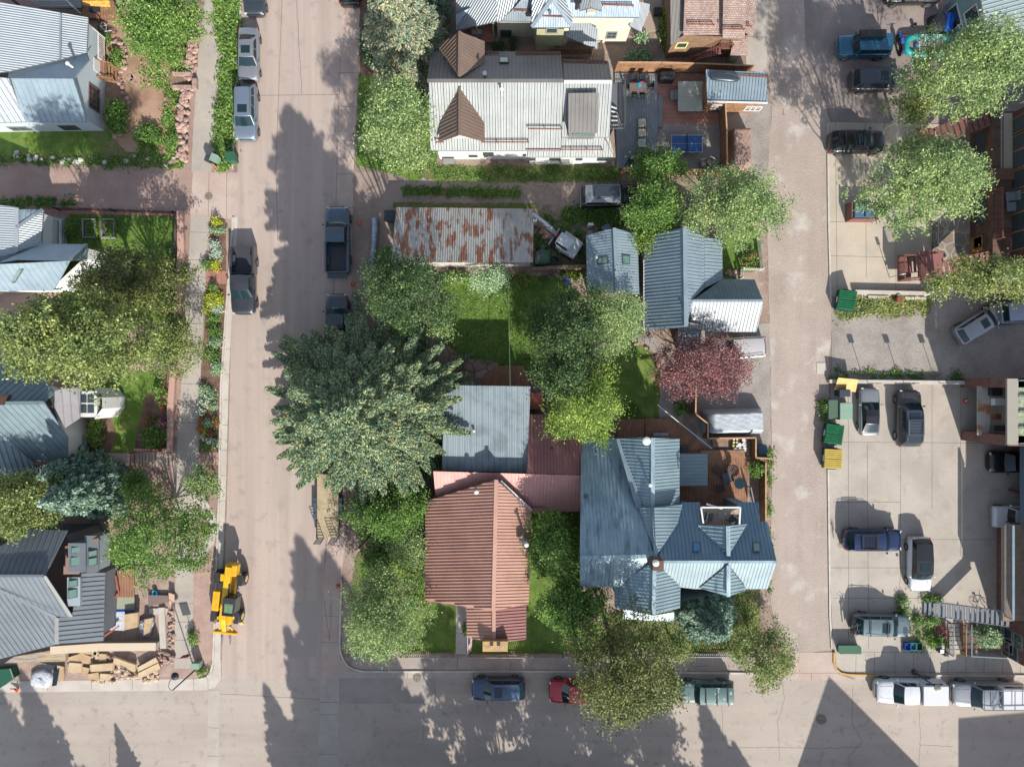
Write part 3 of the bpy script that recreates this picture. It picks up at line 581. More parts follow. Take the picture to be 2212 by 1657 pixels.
m_lav = M('lavender_grey_roof', C(164,160,160), C(150,146,148), sc=.8, r=.5, fine=.06)
roof(h, [(118,845,5.),(140,839,4.3),(172,838,4.),(172,903,4.),(140,924,4.),(118,880,5.)], m_lav, .5, flow=(0,1)); 
win(h, 181,862,.75,1.1, mun=(1,1)); win(h, 197,862,.75,1.1); win(h, 181,885,.75,1.1); win(h, 197,885,.75,1.1); win(h, 213,855,.5,1.)
MB().box(W(189,873,3.2), (1.9,2.2,.5)).build('bay_head', m_wht, h)
for x,y in ((180,862),(196,862),(180,884),(196,884)): f = MB().box(W(x,y,3.48), (.55,.65,.06)).build('roof_window', m_dtrim, h); MB().box(W(x,y,3.53), (.48,.58,.05)).build('pane', m_glass, f)
deckF(h, [(146,942),(187,942),(187,978),(146,978)], .6, .12, m_deckg, 'porch_floor'); rail(h, [(172,942,.6),(172,978,.6)], 1., .35, m_white, pk=.06); rail(h, [(146,978,.6),(186,978,.6)], 1., .3, m_white)
MB().box(W(4,864,6.2), (.6,.8,1.4)).build('chimney', m_brick, h)
roof(h, [(72,1004,2.6),(112,1004,2.6),(112,1030,2.4),(72,1030,2.4)], m_dark, .4)
# ------------------------------------------------------------ dark modern house
h = HT('house', 'charcoal metal roofed house at the bottom left building site', at=(100,1290)); h4 = h
roof(h, [(-80,1225,6.6),(67,1142,5.2),(145,1146,5.2),(97,1242,6.6),(-80,1242,7.)], m_dark, .45)
roof(h, [(-80,1243,7.),(97,1243,6.8),(155,1331,4.2),(122,1333,4.3),(0,1273,6.3),(-80,1235,7.4)], m_dark, .42)
roof(h, [(-80,1235,6.8),(0,1273,6.),(122,1333,4.2),(123,1391,3.2),(0,1423,3.2),(-80,1443,3.2)], m_dark, .42, sh=.06)
roof(h, [(172,1237,4.),(227,1237,3.3),(223,1384,3.1),(127,1390,4.),(127,1332,4.3),(155,1331,4.2)], m_dark, .4, flow=(1,0), sh=.06)
ridge(h, (0,1273,6.1),(122,1333,4.3), m_dark); ridge(h, (-80,1243,7.05),(97,1243,6.85), m_dark,.2); ridge(h, (124,1333,4.3),(124,1390,3.6), m_trim,.35); ridge(h, (97,1243,6.85),(155,1331,4.3), m_trim)
walls(h, [(-80,1150,5.),(145,1148,5.),(224,1240,3.2),(222,1382,3.),(124,1388,3.1),(-80,1440,3.1)], m_tang, .35)
m_fb = M('blue_grey_panel', C(158,170,176), r=.6, fine=.04)
for (x0,y0,x1,y1,zz) in ((150,1176,184,1232,5.2),(186,1160,212,1232,4.6),(148,1250,172,1306,4.6)):
    walls(h, [(x0,y0,zz),(x1,y0,zz-.4),(x1,y1,zz-.4),(x0,y1,zz)], m_fb, .0, 2.5, 'dormer_wall'); roof(h, [(x0-3,y0-3,zz+.1),(x1+1,y0-3,zz-.2),(x1+1,y1+3,zz-.2),(x0-3,y1+3,zz+.1)], m_fb if y0 > 1240 else m_dark, None, th=.1)
for (x0,y0,x1,y1,zz) in ((153,1182,179,1197,5.3),(152,1203,179,1224,5.3),(190,1190,210,1204,4.8),(190,1206,210,1224,4.8),(148,1254,168,1270,4.8),(146,1274,167,1294,4.8)):
    f = MB().prism([W(x0,y0,zz),W(x1,y0-3,zz-.3),W(x1,y1-4,zz-.3),W(x0,y1,zz)], .12).build('window', m_dtrim, h); MB().prism([W(x0+2,y0+1.5,zz+.02),W(x1-2,y0-1.5,zz-.26),W(x1-2,y1-6,zz-.26),W(x0+2,y1-2,zz+.02)], .08).build('pane', m_sky, f)
MB().box(W(160,1178,4.9), (1.3,.2,.35), .2).build('light_strip', m_wood, h); MB().box(W(203,1166,4.4), (1.,.2,.3), .2).build('light_strip', m_wood, h)
# ------------------------------------------------------------ top-centre house
h = HT('house', 'cream house with many-gabled silver roof at the top centre', at=(1180,0)); h5 = h
m_silv = M('silver_blue_metal_roof', C(188,204,214,2.1), C(170,188,202,2.1), sc=.6, r=.4, m=.3, rib=.2, ribd=.02, fine=.04, spots=(.7, C(200,214,222,2.1), .5, .7))
m_silg = M('silver_grey_metal_roof', C(170,178,182,2.1), C(156,164,170,2.1), sc=.6, r=.4, m=.3, rib=.2, ribd=.02, fine=.04)
roof(h, [(985,-60,4.2),(1020,-60,4.6),(1070,0,4.8),(1052,44,3.),(985,65,2.6)][:0] or [(985,-60,4.),(1068,-60,5.),(1074,12,4.6),(1072,47,3.2),(985,66,2.9)], m_silg)
roof(h, [(1068,-60,5.5),(1110,-60,6.),(1190,-40,6.),(1150,-2,5.),(1080,47,3.3),(1072,47,3.3)], m_silg)
roof(h, [(1078,46,3.3),(1106,24,4.2),(1128,-2,5.2),(1152,-2,5.2),(1150,47,3.3)], m_silv); snow(h, (1112,25),(1146,26), 4.2)
roof(h, [(985,32,3.6),(1016,18,3.8),(985,58,3.)], m_silv); 
roof(h, [(1149,-4,6.),(1170,-40,6.8),(1192,0,6.4),(1149,60,4.8)], m_silg); roof(h, [(1192,0,6.4),(1149,60,4.8),(1237,60,4.8)], m_silv); roof(h, [(1192,0,6.4),(1205,-40,6.6),(1237,30,5.),(1237,60,4.8)], m_silg)
ridge(h, (1192,0,6.45),(1149,60,4.85), m_silv,.3); ridge(h, (1192,0,6.45),(1237,60,4.85), m_silv,.3); snow(h, (1169,38),(1218,39), 5.3)
roof(h, [(1205,-60,7.),(1381,-60,7.),(1381,38,5.),(1238,37,5.),(1225,10,5.8)], m_silv); snow(h, (1302,13),(1367,15), 5.7)
roof(h, [(1254,-20,7.),(1276,-6,7.2),(1276,17,5.8),(1252,24,5.6)], m_silg); roof(h, [(1276,-6,7.2),(1296,-20,7.),(1300,24,5.6),(1276,17,5.8)], m_silg)
MB().box(W(1276,27,5.1), (.7,.5,.8)).build('dormer_wall', m_cream, h)
roof(h, [(1237,30,3.6),(1262,46,3.3),(1272,60,3.),(1268,71,2.8),(1217,71,3.4),(1217,78,3.3),(1290,105,2.4),(1292,64,2.9),(1272,50,3.2)][:0] or [(1237,42,3.8),(1264,44,3.6),(1292,64,3.),(1291,107,2.4),(1217,78,2.7),(1230,66,3.)], m_silg)
roof(h, [(1378,4,5.),(1404,10,4.5),(1402,26,4.),(1388,60,3.2),(1386,70,3.),(1359,56,3.3),(1372,26,4.)], m_silg)
walls(h, [(985,-60,3.4),(1060,-60,3.4),(1150,-60,4.6),(1380,-60,4.9),(1378,36,4.9),(1238,36,4.9),(1238,50,4.8),(1160,58,4.7),(1150,46,3.2),(1068,46,3.2),(1068,20,3.2),(985,40,3.2)], m_cream, .22)
walls(h, [(1160,50,4.6),(1219,50,4.6),(1219,62,4.6),(1160,62,4.6)], m_sage, 0., 1.6, 'bay_wall')
win(h, 1093,73,.9,1.1, m_dtrim); win(h, 1192,66,.9,.8, m_trim); win(h, 1321,76,.85,1.1, m_trim, (2,2))
for x in (1030,1066): MB().box(W(x,66,1.4), (.15,.15,2.8)).build('porch_post', m_sage, h)
deckF(h, [(985,40),(1066,45),(1066,92),(985,92)], .5, .1, m_dkred, 'porch_floor'); MB().box(W(1030,74,.9), (.9,.4,.8)).build('porch_bench', m_trim, h)
deckF(h, [(1200,98),(1278,98),(1278,124),(1200,124)], .6, .1, m_woodg, 'balcony'); rail(h, [(1196,118,.6),(1278,118,.6),(1278,98,.6)], 1., .17, m_btrim, pk=.07)
fan(h, 1188,26,5.2,6.0,.07); fan(h, 1248,2,6.3,7.4,.16,mat=m_black)
deckF(h, [(1386,-20),(1430,-20),(1428,66),(1386,70)], .12, .1, M('tan_paving', C(180,160,144), fine=.1), 'terrace'); MB().box(W(1420,27,.35), (.62,.6,.5)).build('grill', m_black, h)
# ------------------------------------------------------------ long brown and white house
h = HT('house', 'long house, brown roof north and silver roof south, with pointed brown dormers', at=(1110,230)); h6 = h
roof(h, [(923,176,6.8),(930,112,3.8),(1211,112,3.8),(1217,176,6.8)], m_h6n, .33); roof(h, [(1218,178,6.8),(1215,128,4.3),(1315,133,4.3),(1322,178,6.8)], m_h6n, .33)
roof(h, [(926,176,6.8),(1218,176,6.8),(1212,326,3.6),(930,326,3.6)], m_h6s, .46, sh=.03); roof(h, [(1218,178,6.8),(1323,178,6.8),(1316,297,4.4),(1214,297,4.4)], m_h6s, .46, sh=.03)
roof(h, [(1142,298,4.0),(1316,297,4.0),(1328,340,2.9),(1136,340,2.9)], m_h6s, .46, sh=.03)
roof(h, [(1304,297,3.9),(1316,297,4.1),(1326,278,3.9),(1330,340,2.9),(1328,341,2.8)], m_brown, .3)
walls(h, [(932,120,4.),(1316,134,4.),(1314,300,4.),(1212,300,4.),(1210,322,3.6),(934,322,3.6)], m_wht, .28)
walls(h, [(1140,300,3.3),(1322,300,3.3),(1324,337,2.9),(1140,337,2.9)], m_wht, .2)
ridge(h, (923,176,6.8),(1217,176,6.8), m_h6n); ridge(h, (1218,178,6.8),(1322,178,6.8), m_white,.25)
for (x0,y0,x1,y1,z) in ((1113,112,1211,112,3.95),(1047,113,1078,114,3.95),(1215,128,1313,133,4.45)):
    for k in (0,1,2): MB().bar(W(x0,y0+k*3.2,z+k*.13), W(x1,y1+k*3.2,z+k*.13), .05, .05).build('snow_guard', m_rust, h)
for s_ in (0, 1):
    if s_ == 0: pk, vl, le, re, lv, rv = (993,69,7.), (992,166,7.), (947,101,5.), (1047,90,5.), (948,103,5.), (1047,137,5.)
    else: pk, vl, le, re, lv, rv = (993,292,6.5), (993,189,6.5), (948,307,4.9), (1047,306,4.9), (950,253,4.9), (1047,257,4.9)
    roof(h, [pk, vl, lv, le] if s_ else [pk, vl, (946,102,5.)], m_brown, .3, sh=.1, sw=.08, flow=(-1,.12) if s_ else (-1,-.5 if 0 else .5))
    roof(h, [pk, re, rv, vl], m_brown, .28, sh=.05, flow=(1,.15)); ridge(h, (pk[0],pk[1],pk[2]+.08), (vl[0],vl[1],vl[2]+.05), m_brown,.2,.08)
    w0 = [(952,296,4.8),(993,282,6.3),(1043,296,4.8),(1043,262,4.8),(952,262,4.8)] if s_ else [(956,104,4.8),(993,90,6.5),(1043,100,4.8),(1043,130,4.8),(956,130,4.8)]
    walls(h, w0, m_wht, .1, 3.2, 'dormer_wall')
for x in (985,1014): win(h, x,308,.85,.8, m_dtrim)
roof(h, [(1228,202,6.9),(1294,201,6.9),(1291,287,6.),(1228,287,6.)], m_h6n, .33); walls(h, [(1228,204,6.7),(1293,204,6.7),(1291,285,5.9),(1228,285,5.9)], m_h6n, .1, 3.5, 'dormer_wall'); MB().box(W(1256,291,5.4), (1.4,.06,.4)).build('dormer_window', m_sky, h)
for a,b,z in (((1141,280),(1214,281),4.9),((1041,309),(1142,309),4.2),((1136,325),(1301,325),3.5),((942,309),(958,309),4.3)): snow(h, a, b, z)
for x,y,ww,hh in ((1022,337,.7,.4),(1055,333,.85,.8),(1145,344,.9,.5),(1199,344,.9,.5),(1251,344,.5,.4),(1302,344,.9,.6)): win(h, x,y,ww,hh, m_dtrim)
skyl(h, [(1079,125),(1098,125),(1099,137),(1078,137)], [4.6,4.6,5.1,5.1], m_dtrim, M('lit_skylight', C(200,226,200), r=.2, fine=0)); fan(h, 1047,158,6.,6.9,.09); fan(h, 1084,193,6.2,7.2,.08,mat=m_white)
MB().lathe(W(1054,348,.9), [(.22,0),(.22,.12),(.1,.14),(.1,.12)], 14).build('hose_reel', m_woodg, h)
deckF(h, [(1318,180),(1346,178),(1346,278),(1316,278)], 2.6, .12, m_tang, 'balcony'); rail(h, [(1322,182,2.6),(1347,182,2.6),(1347,278,2.6),(1320,278,2.6)], .95, .16, m_dtrim)
m_str = M('striped_awning', C(226,226,222), rib=0, fine=.03)
for i in range(11): MB().bar(W(1320,226+i*5,3.), W(1334+i*.4,232+i*4.2,2.5), .12, .03).build('awning_slat', m_white if i % 2 else m_black, h)
MB().box(W(970,349,.4), (1.,.3,.8)).build('utility_box', m_trim, h); MB().box(W(1220,350,.9), (.8,.3,1.)).build('utility_box', m_trim, h)
# ------------------------------------------------------------ brown shingled house
h = HT('house', 'brown shingled house with red outdoor stairs at the top, right of centre', at=(1540,20)); h7 = h
roof(h, [(1481,-60,5.6),(1566,-60,5.6),(1560,75,4.2),(1476,76,4.2)], m_shing); roof(h, [(1563,-60,6.2),(1615,-60,6.2),(1609,85,4.6),(1561,82,4.6)], m_shing)
roof(h, [(1614,-60,4.4),(1640,-60,4.4),(1628,77,3.4),(1609,70,3.6)], m_shing); roof(h, [(1448,-60,5.),(1479,-60,5.),(1480,80,3.6),(1449,97,3.4)], m_h6n, .3)
walls(h, [(1450,-60,3.8),(1627,-60,3.8),(1625,72,3.4),(1608,84,3.6),(1478,80,4.),(1452,92,3.4)], M('brown_siding', C(150,120,92), C(130,100,76), sc=3, fine=.2), .15)
roof(h, [(1584,85,2.9),(1616,86,2.9),(1614,120,2.5),(1578,119,2.5)], m_shing); walls(h, [(1584,86,2.6),(1614,87,2.6),(1612,117,2.4),(1582,117,2.4)], m_sage, .25, name='porch_wall')
snow(h, (1487,55),(1542,56), 4.6); snow(h, (1562,65),(1607,66), 5.); snow(h, (1610,58),(1622,59), 3.8)
win(h, 1472,98,.9,.9, M('yellow_frame', C(230,226,150), fine=.02)); MB().box(W(1564,94,2.6), (.9,1.,.1)).build('landing', m_rail, h)
stair(h, (1558,98,2.5),(1486,122,.3), 1.3, 12, m_dkred, None); rail(h, [(1492,134,.3),(1556,106,2.4),(1578,108,2.4)], .95, .2, m_rail)
deckF(h, [(1450,104),(1480,104),(1480,138),(1450,138)], .06, .05, m_dkred, 'terrace'); MB().box(W(1585,126,.7), (.8,.5,.1)).build('wash_basin', m_trim, h)
# ------------------------------------------------------------ sauna hut with kayak
h = HT('garden_hut', 'small cedar hut with a cargo box on its seamed metal roof', 'hut', at=(1590,190)); h8 = h
roof(h, [(1525,151,3.5),(1655,158,3.5),(1658,222,3.),(1528,219,3.)], m_bluroof, .26, sh=.06); walls(h, [(1530,156,3.4),(1650,162,3.4),(1653,219,2.95),(1532,216,2.95)], m_wood, .1)
MB().bar(W(1528,220,3.06), W(1658,223,3.06), .1, .14).build('gutter', m_white, h); snow(h, (1582,165),(1656,169), 3.4)
for x in (1548,1620,1632): win(h, x,231 if x < 1600 else 235,.9,.8, m_white, (2,2))
# ------------------------------------------------------------ rusty shed
h = HT('shed', 'long shed with rust streaked corrugated roof', 'shed', at=(1000,500)); h9 = h
roof(h, [(855.5,448,1.9),(1152.5,451.5,1.9),(1151.5,567,3.6),(845.5,566.5,3.6)], m_rustr, flow=(0,-1)); walls(h, [(856,450,1.9),(1150,454,1.9),(1149,564,3.5),(850,564,3.5)], M('flaking_white_boards', C(220,216,208), C(180,170,160), sc=2.5, fine=.2), .12)
for x in (968,978,992,1090): win(h, x,574,.5,.45, m_trim, (2,1))
# ------------------------------------------------------------ small blue outbuilding
h = HT('outbuilding', 'small gabled outbuilding with two skylights in blue corrugated roof', 'outbuilding', at=(1325,565)); h10 = h
roof(h, [(1266,509,2.6),(1327,493,4.),(1333,634,4.),(1268,630,2.6)], m_bluroof, .24, sh=.025, sw=.1); roof(h, [(1327,493,4.),(1377,507,2.6),(1381,636,2.6),(1333,634,4.)], m_bluroof, .24, sh=.025, sw=.1)
walls(h, [(1270,511,2.6),(1327,500,3.9),(1373,511,2.6),(1377,630,2.6),(1332,630,3.9),(1272,626,2.6)], m_woodg, .15); ridge(h, (1327,493,4.02),(1333,634,4.02), m_bluroof)
skyl(h, [(1290,558),(1312,554),(1314,569),(1290,572)], [3.1,3.6,3.6,3.1]); skyl(h, [(1343,551),(1361,553),(1360,572),(1345,571)], [3.6,3.1,3.1,3.6]); fan(h, 1288,556,3.,3.9,.07,.13,mat=m_white)
MB().tube([W(1275,505,.3),W(1275,505,2.2)],.25,10).build('water_heater', m_trim, h); MB().box(W(1275,487,1.6), (.45,.22,.9)).build('cabinet', m_white, h); MB().box(W(1308,494,.5), (.7,.5,.9), .5).build('bin', m_teal, h)
# ------------------------------------------------------------ blue white house
h = HT('house', 'house with ribbed blue roof and bright white east wing beside the alley', at=(1500,620)); h11 = h
roof(h, [(1391,514,3.),(1478.5,491,5.3),(1482,706,5.3),(1391,715,3.)], m_bluroof, .29, sh=.09, sw=.08); roof(h, [(1478.5,491,5.3),(1522,512,3.9),(1522,623,3.9),(1497,646,4.6),(1483,706,5.2)], m_bluroof, .29)
roof(h, [(1522,512,3.9),(1560,520,3.1),(1561,603,3.1),(1522,623,3.9)], m_bluroof, .29); roof(h, [(1495,650,4.8),(1561,603,3.1),(1630,604,3.),(1648.5,650,4.8)], m_teal, .29, sh=.025)
roof(h, [(1495,650,4.8),(1648.5,650,4.8),(1633.5,717,3.),(1541,717,3.),(1483,707,3.3)], M('white_metal_roof', C(204,212,214,2.5), C(186,196,200,2.5), sc=.7, r=.5, m=.0, fine=.05), .29, sh=.08, sw=.07)
ridge(h, (1479,491,5.33),(1482,706,5.33), m_bluroof,.35); ridge(h, (1495,650,4.85),(1648,650,4.85), m_bluroof,.2)
walls(h, [(1395,518,3.),(1478,503,5.1),(1556,524,3.),(1558,606,3.),(1628,608,3.),(1640,650,4.6),(1630,712,3.),(1541,712,3.),(1482,700,5.),(1395,709,3.)], m_cream, .2)
roof(h, [(1465,708,2.8),(1516,710,2.8),(1512,757,2.4),(1466,757,2.4)], m_bluroof, .29, sh=.06, flow=(-1,.01)); walls(h, [(1466,708,2.6),(1514,712,2.6),(1510,754,2.3),(1468,754,2.3)], m_woodg, .2, name='porch_wall')
fan(h, 1500,688,4.,5.,.09,.15,mat=m_white); fan(h, 1475,657,4.9,5.4,.07,mat=m_black)
MB().bar(W(1391,560,3.),W(1391,714,3.), .09,.1).build('gutter', m_white, h)
# ------------------------------------------------------------ red roofed complex
h = HT('house', 'low house of joined terracotta, pink and grey metal roofs with a front gable', at=(1080,1120)); h12 = h
roof(h, [(960,832,3.9),(1146,835,3.9),(1138.5,1021,3.2),(955,1016,3.2)], m_flat, .5, sh=.02, flow=(0,1)); roof(h, [(1144,895,2.9),(1258,899,2.9),(1259.5,1026,4.1),(1138,1022,4.1)], m_dkred, .27, flow=(0,-1))
roof(h, [(936,1018,4.1),(1259.5,1027,4.2),(1252,1105,3.),(1148,1105,3.),(1072,1036,3.9),(943,1096,3.)], m_pink, .3, sh=.03)
roof(h, [(1072,1036,5.),(919,1083,3.7),(918,1296,3.7),(1066,1319.5,5.)], m_terr, .27, sh=.1, sw=.1, flow=(-1,.08)); roof(h, [(1072,1036,5.),(1148,1105,3.7),(1142,1304,3.7),(1066,1319.5,5.)], m_terr, .27, sh=.05, flow=(1,.1))
roof(h, [(1008,1310,3.),(1067,1318,3.6),(1067,1381,3.6),(1043,1383,3.4),(1008,1377,3.)], m_terr, .27, sh=.06, flow=(-1,.1)); roof(h, [(1067,1318,3.6),(1137,1306,2.9),(1136,1381,2.9),(1067,1390,3.6)], m_dkred, .27, flow=(1,.01))
ridge(h, (1072,1036,5.05),(1066,1320,5.05), m_terr,.32); ridge(h, (1067,1320,3.62),(1067,1385,3.62), m_terr,.3); ridge(h, (1080,1040,4.5),(1148,1103,3.6), M('chalky_edge', C(226,214,206), fine=.2),.3)
m_redw = M('rust_red_siding', C(150,84,70), fine=.1)
walls(h, [(964,836,3.8),(1142,839,3.8),(1142,900,3.),(1254,902,2.9),(1248,1100,3.),(1142,1102,3.6),(1138,1300,3.6),(1066,1314,4.8),(922,1292,3.6),(923,1090,3.6),(945,1085,3.)], m_redw, .2)
walls(h, [(1010,1312,2.9),(1132,1308,2.8),(1132,1378,2.8),(1010,1375,2.9)], m_redw, .25, name='porch_wall')
q = MB().box(W(1070,1389,3.4), (2.1,.85,1.5)).build('chimney', M('tan_masonry', C(214,176,110), C(180,150,120), sc=2.5, fine=.2), h)
for x in (1062,1077): MB().box(W(x,1391,4.16), (.28,.28,.06)).build('flue', m_black, q)
fan(h, 1029,1063,4.1,5.2,.1,.2,mat=m_white); fan(h, 1137,1177,3.7,5.9,.1,.2,mat=m_white); MB().box(W(1128,1168,4.6), (.5,.3,.5), .6, tilt=.5).build('vent_hood', m_steel, h)
skyl(h, [(1181,922),(1195,922),(1195,936),(1181,936)], [3.3,3.3,3.4,3.4]); fan(h, 1192,969,3.3,3.6,.07,mat=m_black); fan(h, 1024,932,3.5,3.9,.06,mat=m_white)
MB().tube([W(1148,845,.1),W(1148,858,2.6)],.05).build('downpipe', m_rust, h); MB().box(W(1157,866,1.2),(1.2,1.4,2.2)).build('annex', m_redw, h)
# ------------------------------------------------------------ big blue house
h = HT('house', 'big slate blue house with intersecting seamed gables and a deck', at=(1440,1130)); h13 = h
roof(h, [(1256,946,3.),(1338,947,3.2),(1356,1019,4.6),(1381,1097,6.),(1413,1200,7.8),(1253,1204,7.8)], m_h13, .30, sh=.045, sw=.07, flow=(0,1)); roof(h, [(1253,1204,7.8),(1413,1200,7.8),(1412,1262,6.5),(1327,1268,6.3),(1253,1268,6.3)], m_h13, .30, flow=(0,1))
roof(h, [(1338,947,5.),(1410,946,6.6),(1410,1097,6.6),(1381,1097,5.8)], m_h13, .27, sh=.12, sw=.09, flow=(-1,0)); roof(h, [(1410,946,6.6),(1468,948,5.2),(1468,1097,5.2),(1410,1097,6.6)], m_h13l, .27, flow=(1,0))
roof(h, [(1381,1097,6.4),(1413,1097,7.),(1416,1203,7.6)], m_h13, .27, sh=.12, sw=.09, flow=(-1,.05), flat=True); roof(h, [(1413,1097,7.6),(1474,1090,6.2),(1464,1130,6.6),(1417,1203,7.9)], m_h13l, .27, flow=(1,.1))
roof(h, [(1455,980,3.1),(1528.5,980,2.7),(1528.5,1049,2.7),(1456,1050,3.1)], m_h13l, .29, flow=(1,0)); roof(h, [(1417,1212,8.),(1473,1085,5.6),(1512,1085,5.6),(1512,1136,6.4),(1597,1136,6.4),(1591,1085,5.6),(1639,1085,5.6),(1642,1127,6.3),(1657,1127,6.3),(1678,1213,8.)], M('shaded_blue_metal_roof', C(124,152,166,1.75), C(114,142,158,1.75), sc=.6, r=.42, m=.3, fine=.05), .3, flow=(0,1))  # main north slope: deeper blue copy of the roof, its shade put into the colour
roof(h, [(1417,1213,8.),(1678,1213,8.),(1658,1272,6.2),(1500,1272,6.2),(1417,1262,6.4)], m_h13l, .27, flow=(0,1))
roof(h, [(1506,1134,6.6),(1572,1136,7.6),(1573,1201,7.6)], m_h13, .3, sh=.12, sw=.09, flow=(-1,0)); roof(h, [(1572,1136,7.9),(1614,1132,6.9),(1573,1201,7.9)], m_h13l, .3, flow=(1,0))
roof(h, [(1573,1220,8.),(1573,1288,7.6),(1511,1270,6.4)], m_h13, .28, flow=(-1,0)); roof(h, [(1573,1220,8.),(1611,1270,6.6),(1611,1275,6.6),(1573,1288,7.8)], m_h13l, .28, flow=(1,.05))
roof(h, [(1414,1212,8.),(1327,1268,6.),(1328.5,1312,6.),(1411,1328,7.8)], m_h13, .28, flow=(-1,.06)); roof(h, [(1414,1212,8.),(1411,1328,7.8),(1469,1313,6.3),(1470,1262,6.3)], m_h13l, .28, flow=(1,0))
roof(h, [(1344,1312,3.3),(1411,1330,3.7),(1456,1322,3.3),(1456,1344,3.),(1344,1336,3.)], m_h13l, .3)
for a,b in (((1410,946,6.65),(1410,1097,6.65)),((1413,1097,7.3),(1416,1203,7.85)),((1572,1136,7.8),(1573,1201,7.85)),((1573,1220,8.05),(1573,1288,7.75)),((1414,1214,8.05),(1411,1328,7.85)),((1253,1204,7.85),(1404,1201,7.85))): ridge(h, a, b, m_h13, .3)
ridge(h, (1338,947,4.9),(1381,1097,6.1), m_bluroof,.55,.04); ridge(h, (1420,1213,8.05),(1677,1213,8.05), m_h13,.2)
walls(h, [(1259,950,3.),(1334,951,3.),(1410,950,6.2),(1464,952,5.),(1464,1090,5.),(1508,1090,5.4),(1508,1130,5.4),(1598,1130,5.4),(1598,1090,5.4),(1635,1090,5.4),(1650,1130,5.8),(1668,1212,7.6),(1652,1266,6.),(1466,1308,6.),(1411,1322,7.5),(1331,1308,5.8),(1330,1266,6.),(1256,1264,6.)], M('blue_siding', C(150,164,170), fine=.06), .25)
walls(h, [(1457,984,2.6),(1524,984,2.5),(1524,1046,2.5),(1457,1046,2.6)], m_wht, .1, name='entry_wall')
q = MB().box(W(1415,1213,8.1), (.85,.75,2.4)).build('chimney', m_brick, h); MB().lathe(W(1415,1214,9.3), [(.2,0),(.2,.3),(.26,.32),(.1,.42)], 12).build('chimney_cap', m_white, q)
skyl(h, [(1496,1170),(1512,1170),(1512,1191),(1496,1191)], [7.1,7.1,7.6,7.6], m_dtrim, M('blue_skylight', (.04,.14,.28,1), r=.1, fine=0)); skyl(h, [(1625,1170),(1640,1170),(1642,1191),(1626,1191)], [7.1,7.1,7.6,7.6])
fan(h, 1397,953,4.,6.9,.1,.34,mat=m_white); fan(h, 1405,1048,6.,7.3,.1,.16,mat=m_white); fan(h, 1266,1072,5.4,6.,.1,mat=m_dtrim)
deckF(h, [(1516,1097),(1597,1097),(1597,1135),(1516,1135)], 6.05, .1, M('tan_deck', C(196,176,150), fine=.06), 'roof_terrace')
q = MB()
for a,b in (((1514,1096,7.9),(1599,1096,7.9)),((1514,1096,7.9),(1519,1130,7.9)),((1599,1096,7.9),(1597,1132,7.9)),((1514,1096,6.),(1514,1096,7.9)),((1599,1096,6.),(1599,1096,7.9)),((1560,1097,6.),(1560,1097,7.9)),((1526,1088,7.6),(1560,1099,7.9))): q.bar(W(*a), W(*b), .12, .12)
q.build('pergola', m_white, h)
def chairm(par, x, y, z, rz, mat, s_=.5):
    m = MB(); c = Vector(W(x, y, z)); ca, sa = math.cos(rz), math.sin(rz)
    def L3(a, b, e): return (c.x + a * ca - b * sa, c.y + a * sa + b * ca, c.z + e)
    m.box(L3(0, 0, .42), (s_, s_, .06), rz); m.box(L3(0, s_ * .55, .7), (s_, .06, .5), rz)
    for a, b in ((-1, -1), (1, -1), (1, 1), (-1, 1)): m.bar(L3(a * s_ * .45, b * s_ * .45, 0), L3(a * s_ * .45, b * s_ * .45, .42), .04, .04)
    for a in (-1, 1): m.bar(L3(a * s_ * .52, -s_ * .4, .62), L3(a * s_ * .52, s_ * .5, .62), .05, .04)
    return m
def chair(x, y, z, rz, mat, label, group, s_=.5, name='chair', cat='chair'):
    t = thing(name, label, cat, W(x, y, z), 0, group); c = Vector(W(x, y, z)); ca, sa = math.cos(rz), math.sin(rz)
    def L3(a, b, e): return (c.x + a * ca - b * sa, c.y + a * sa + b * ca, c.z + e)
    MB().box(L3(0, 0, .42), (s_, s_, .07), rz).build('seat', mat, t)
    m = MB(); m.bar(L3(-s_ * .5, s_ * .55, .72), L3(s_ * .5, s_ * .55, .72), .06, .5); m.build('backrest', mat, t)
    for a, b in ((-1, -1), (1, -1), (1, 1), (-1, 1)): MB().bar(L3(a * s_ * .45, b * s_ * .45, 0), L3(a * s_ * .45, b * s_ * .45, .4), .04, .04).build('leg', m_dtrim, t)
    for a in (-1, 1): MB().bar(L3(a * s_ * .55, -s_ * .4, .62), L3(a * s_ * .55, s_ * .5, .62), .05, .04).build('armrest', m_dtrim, t)
    return t
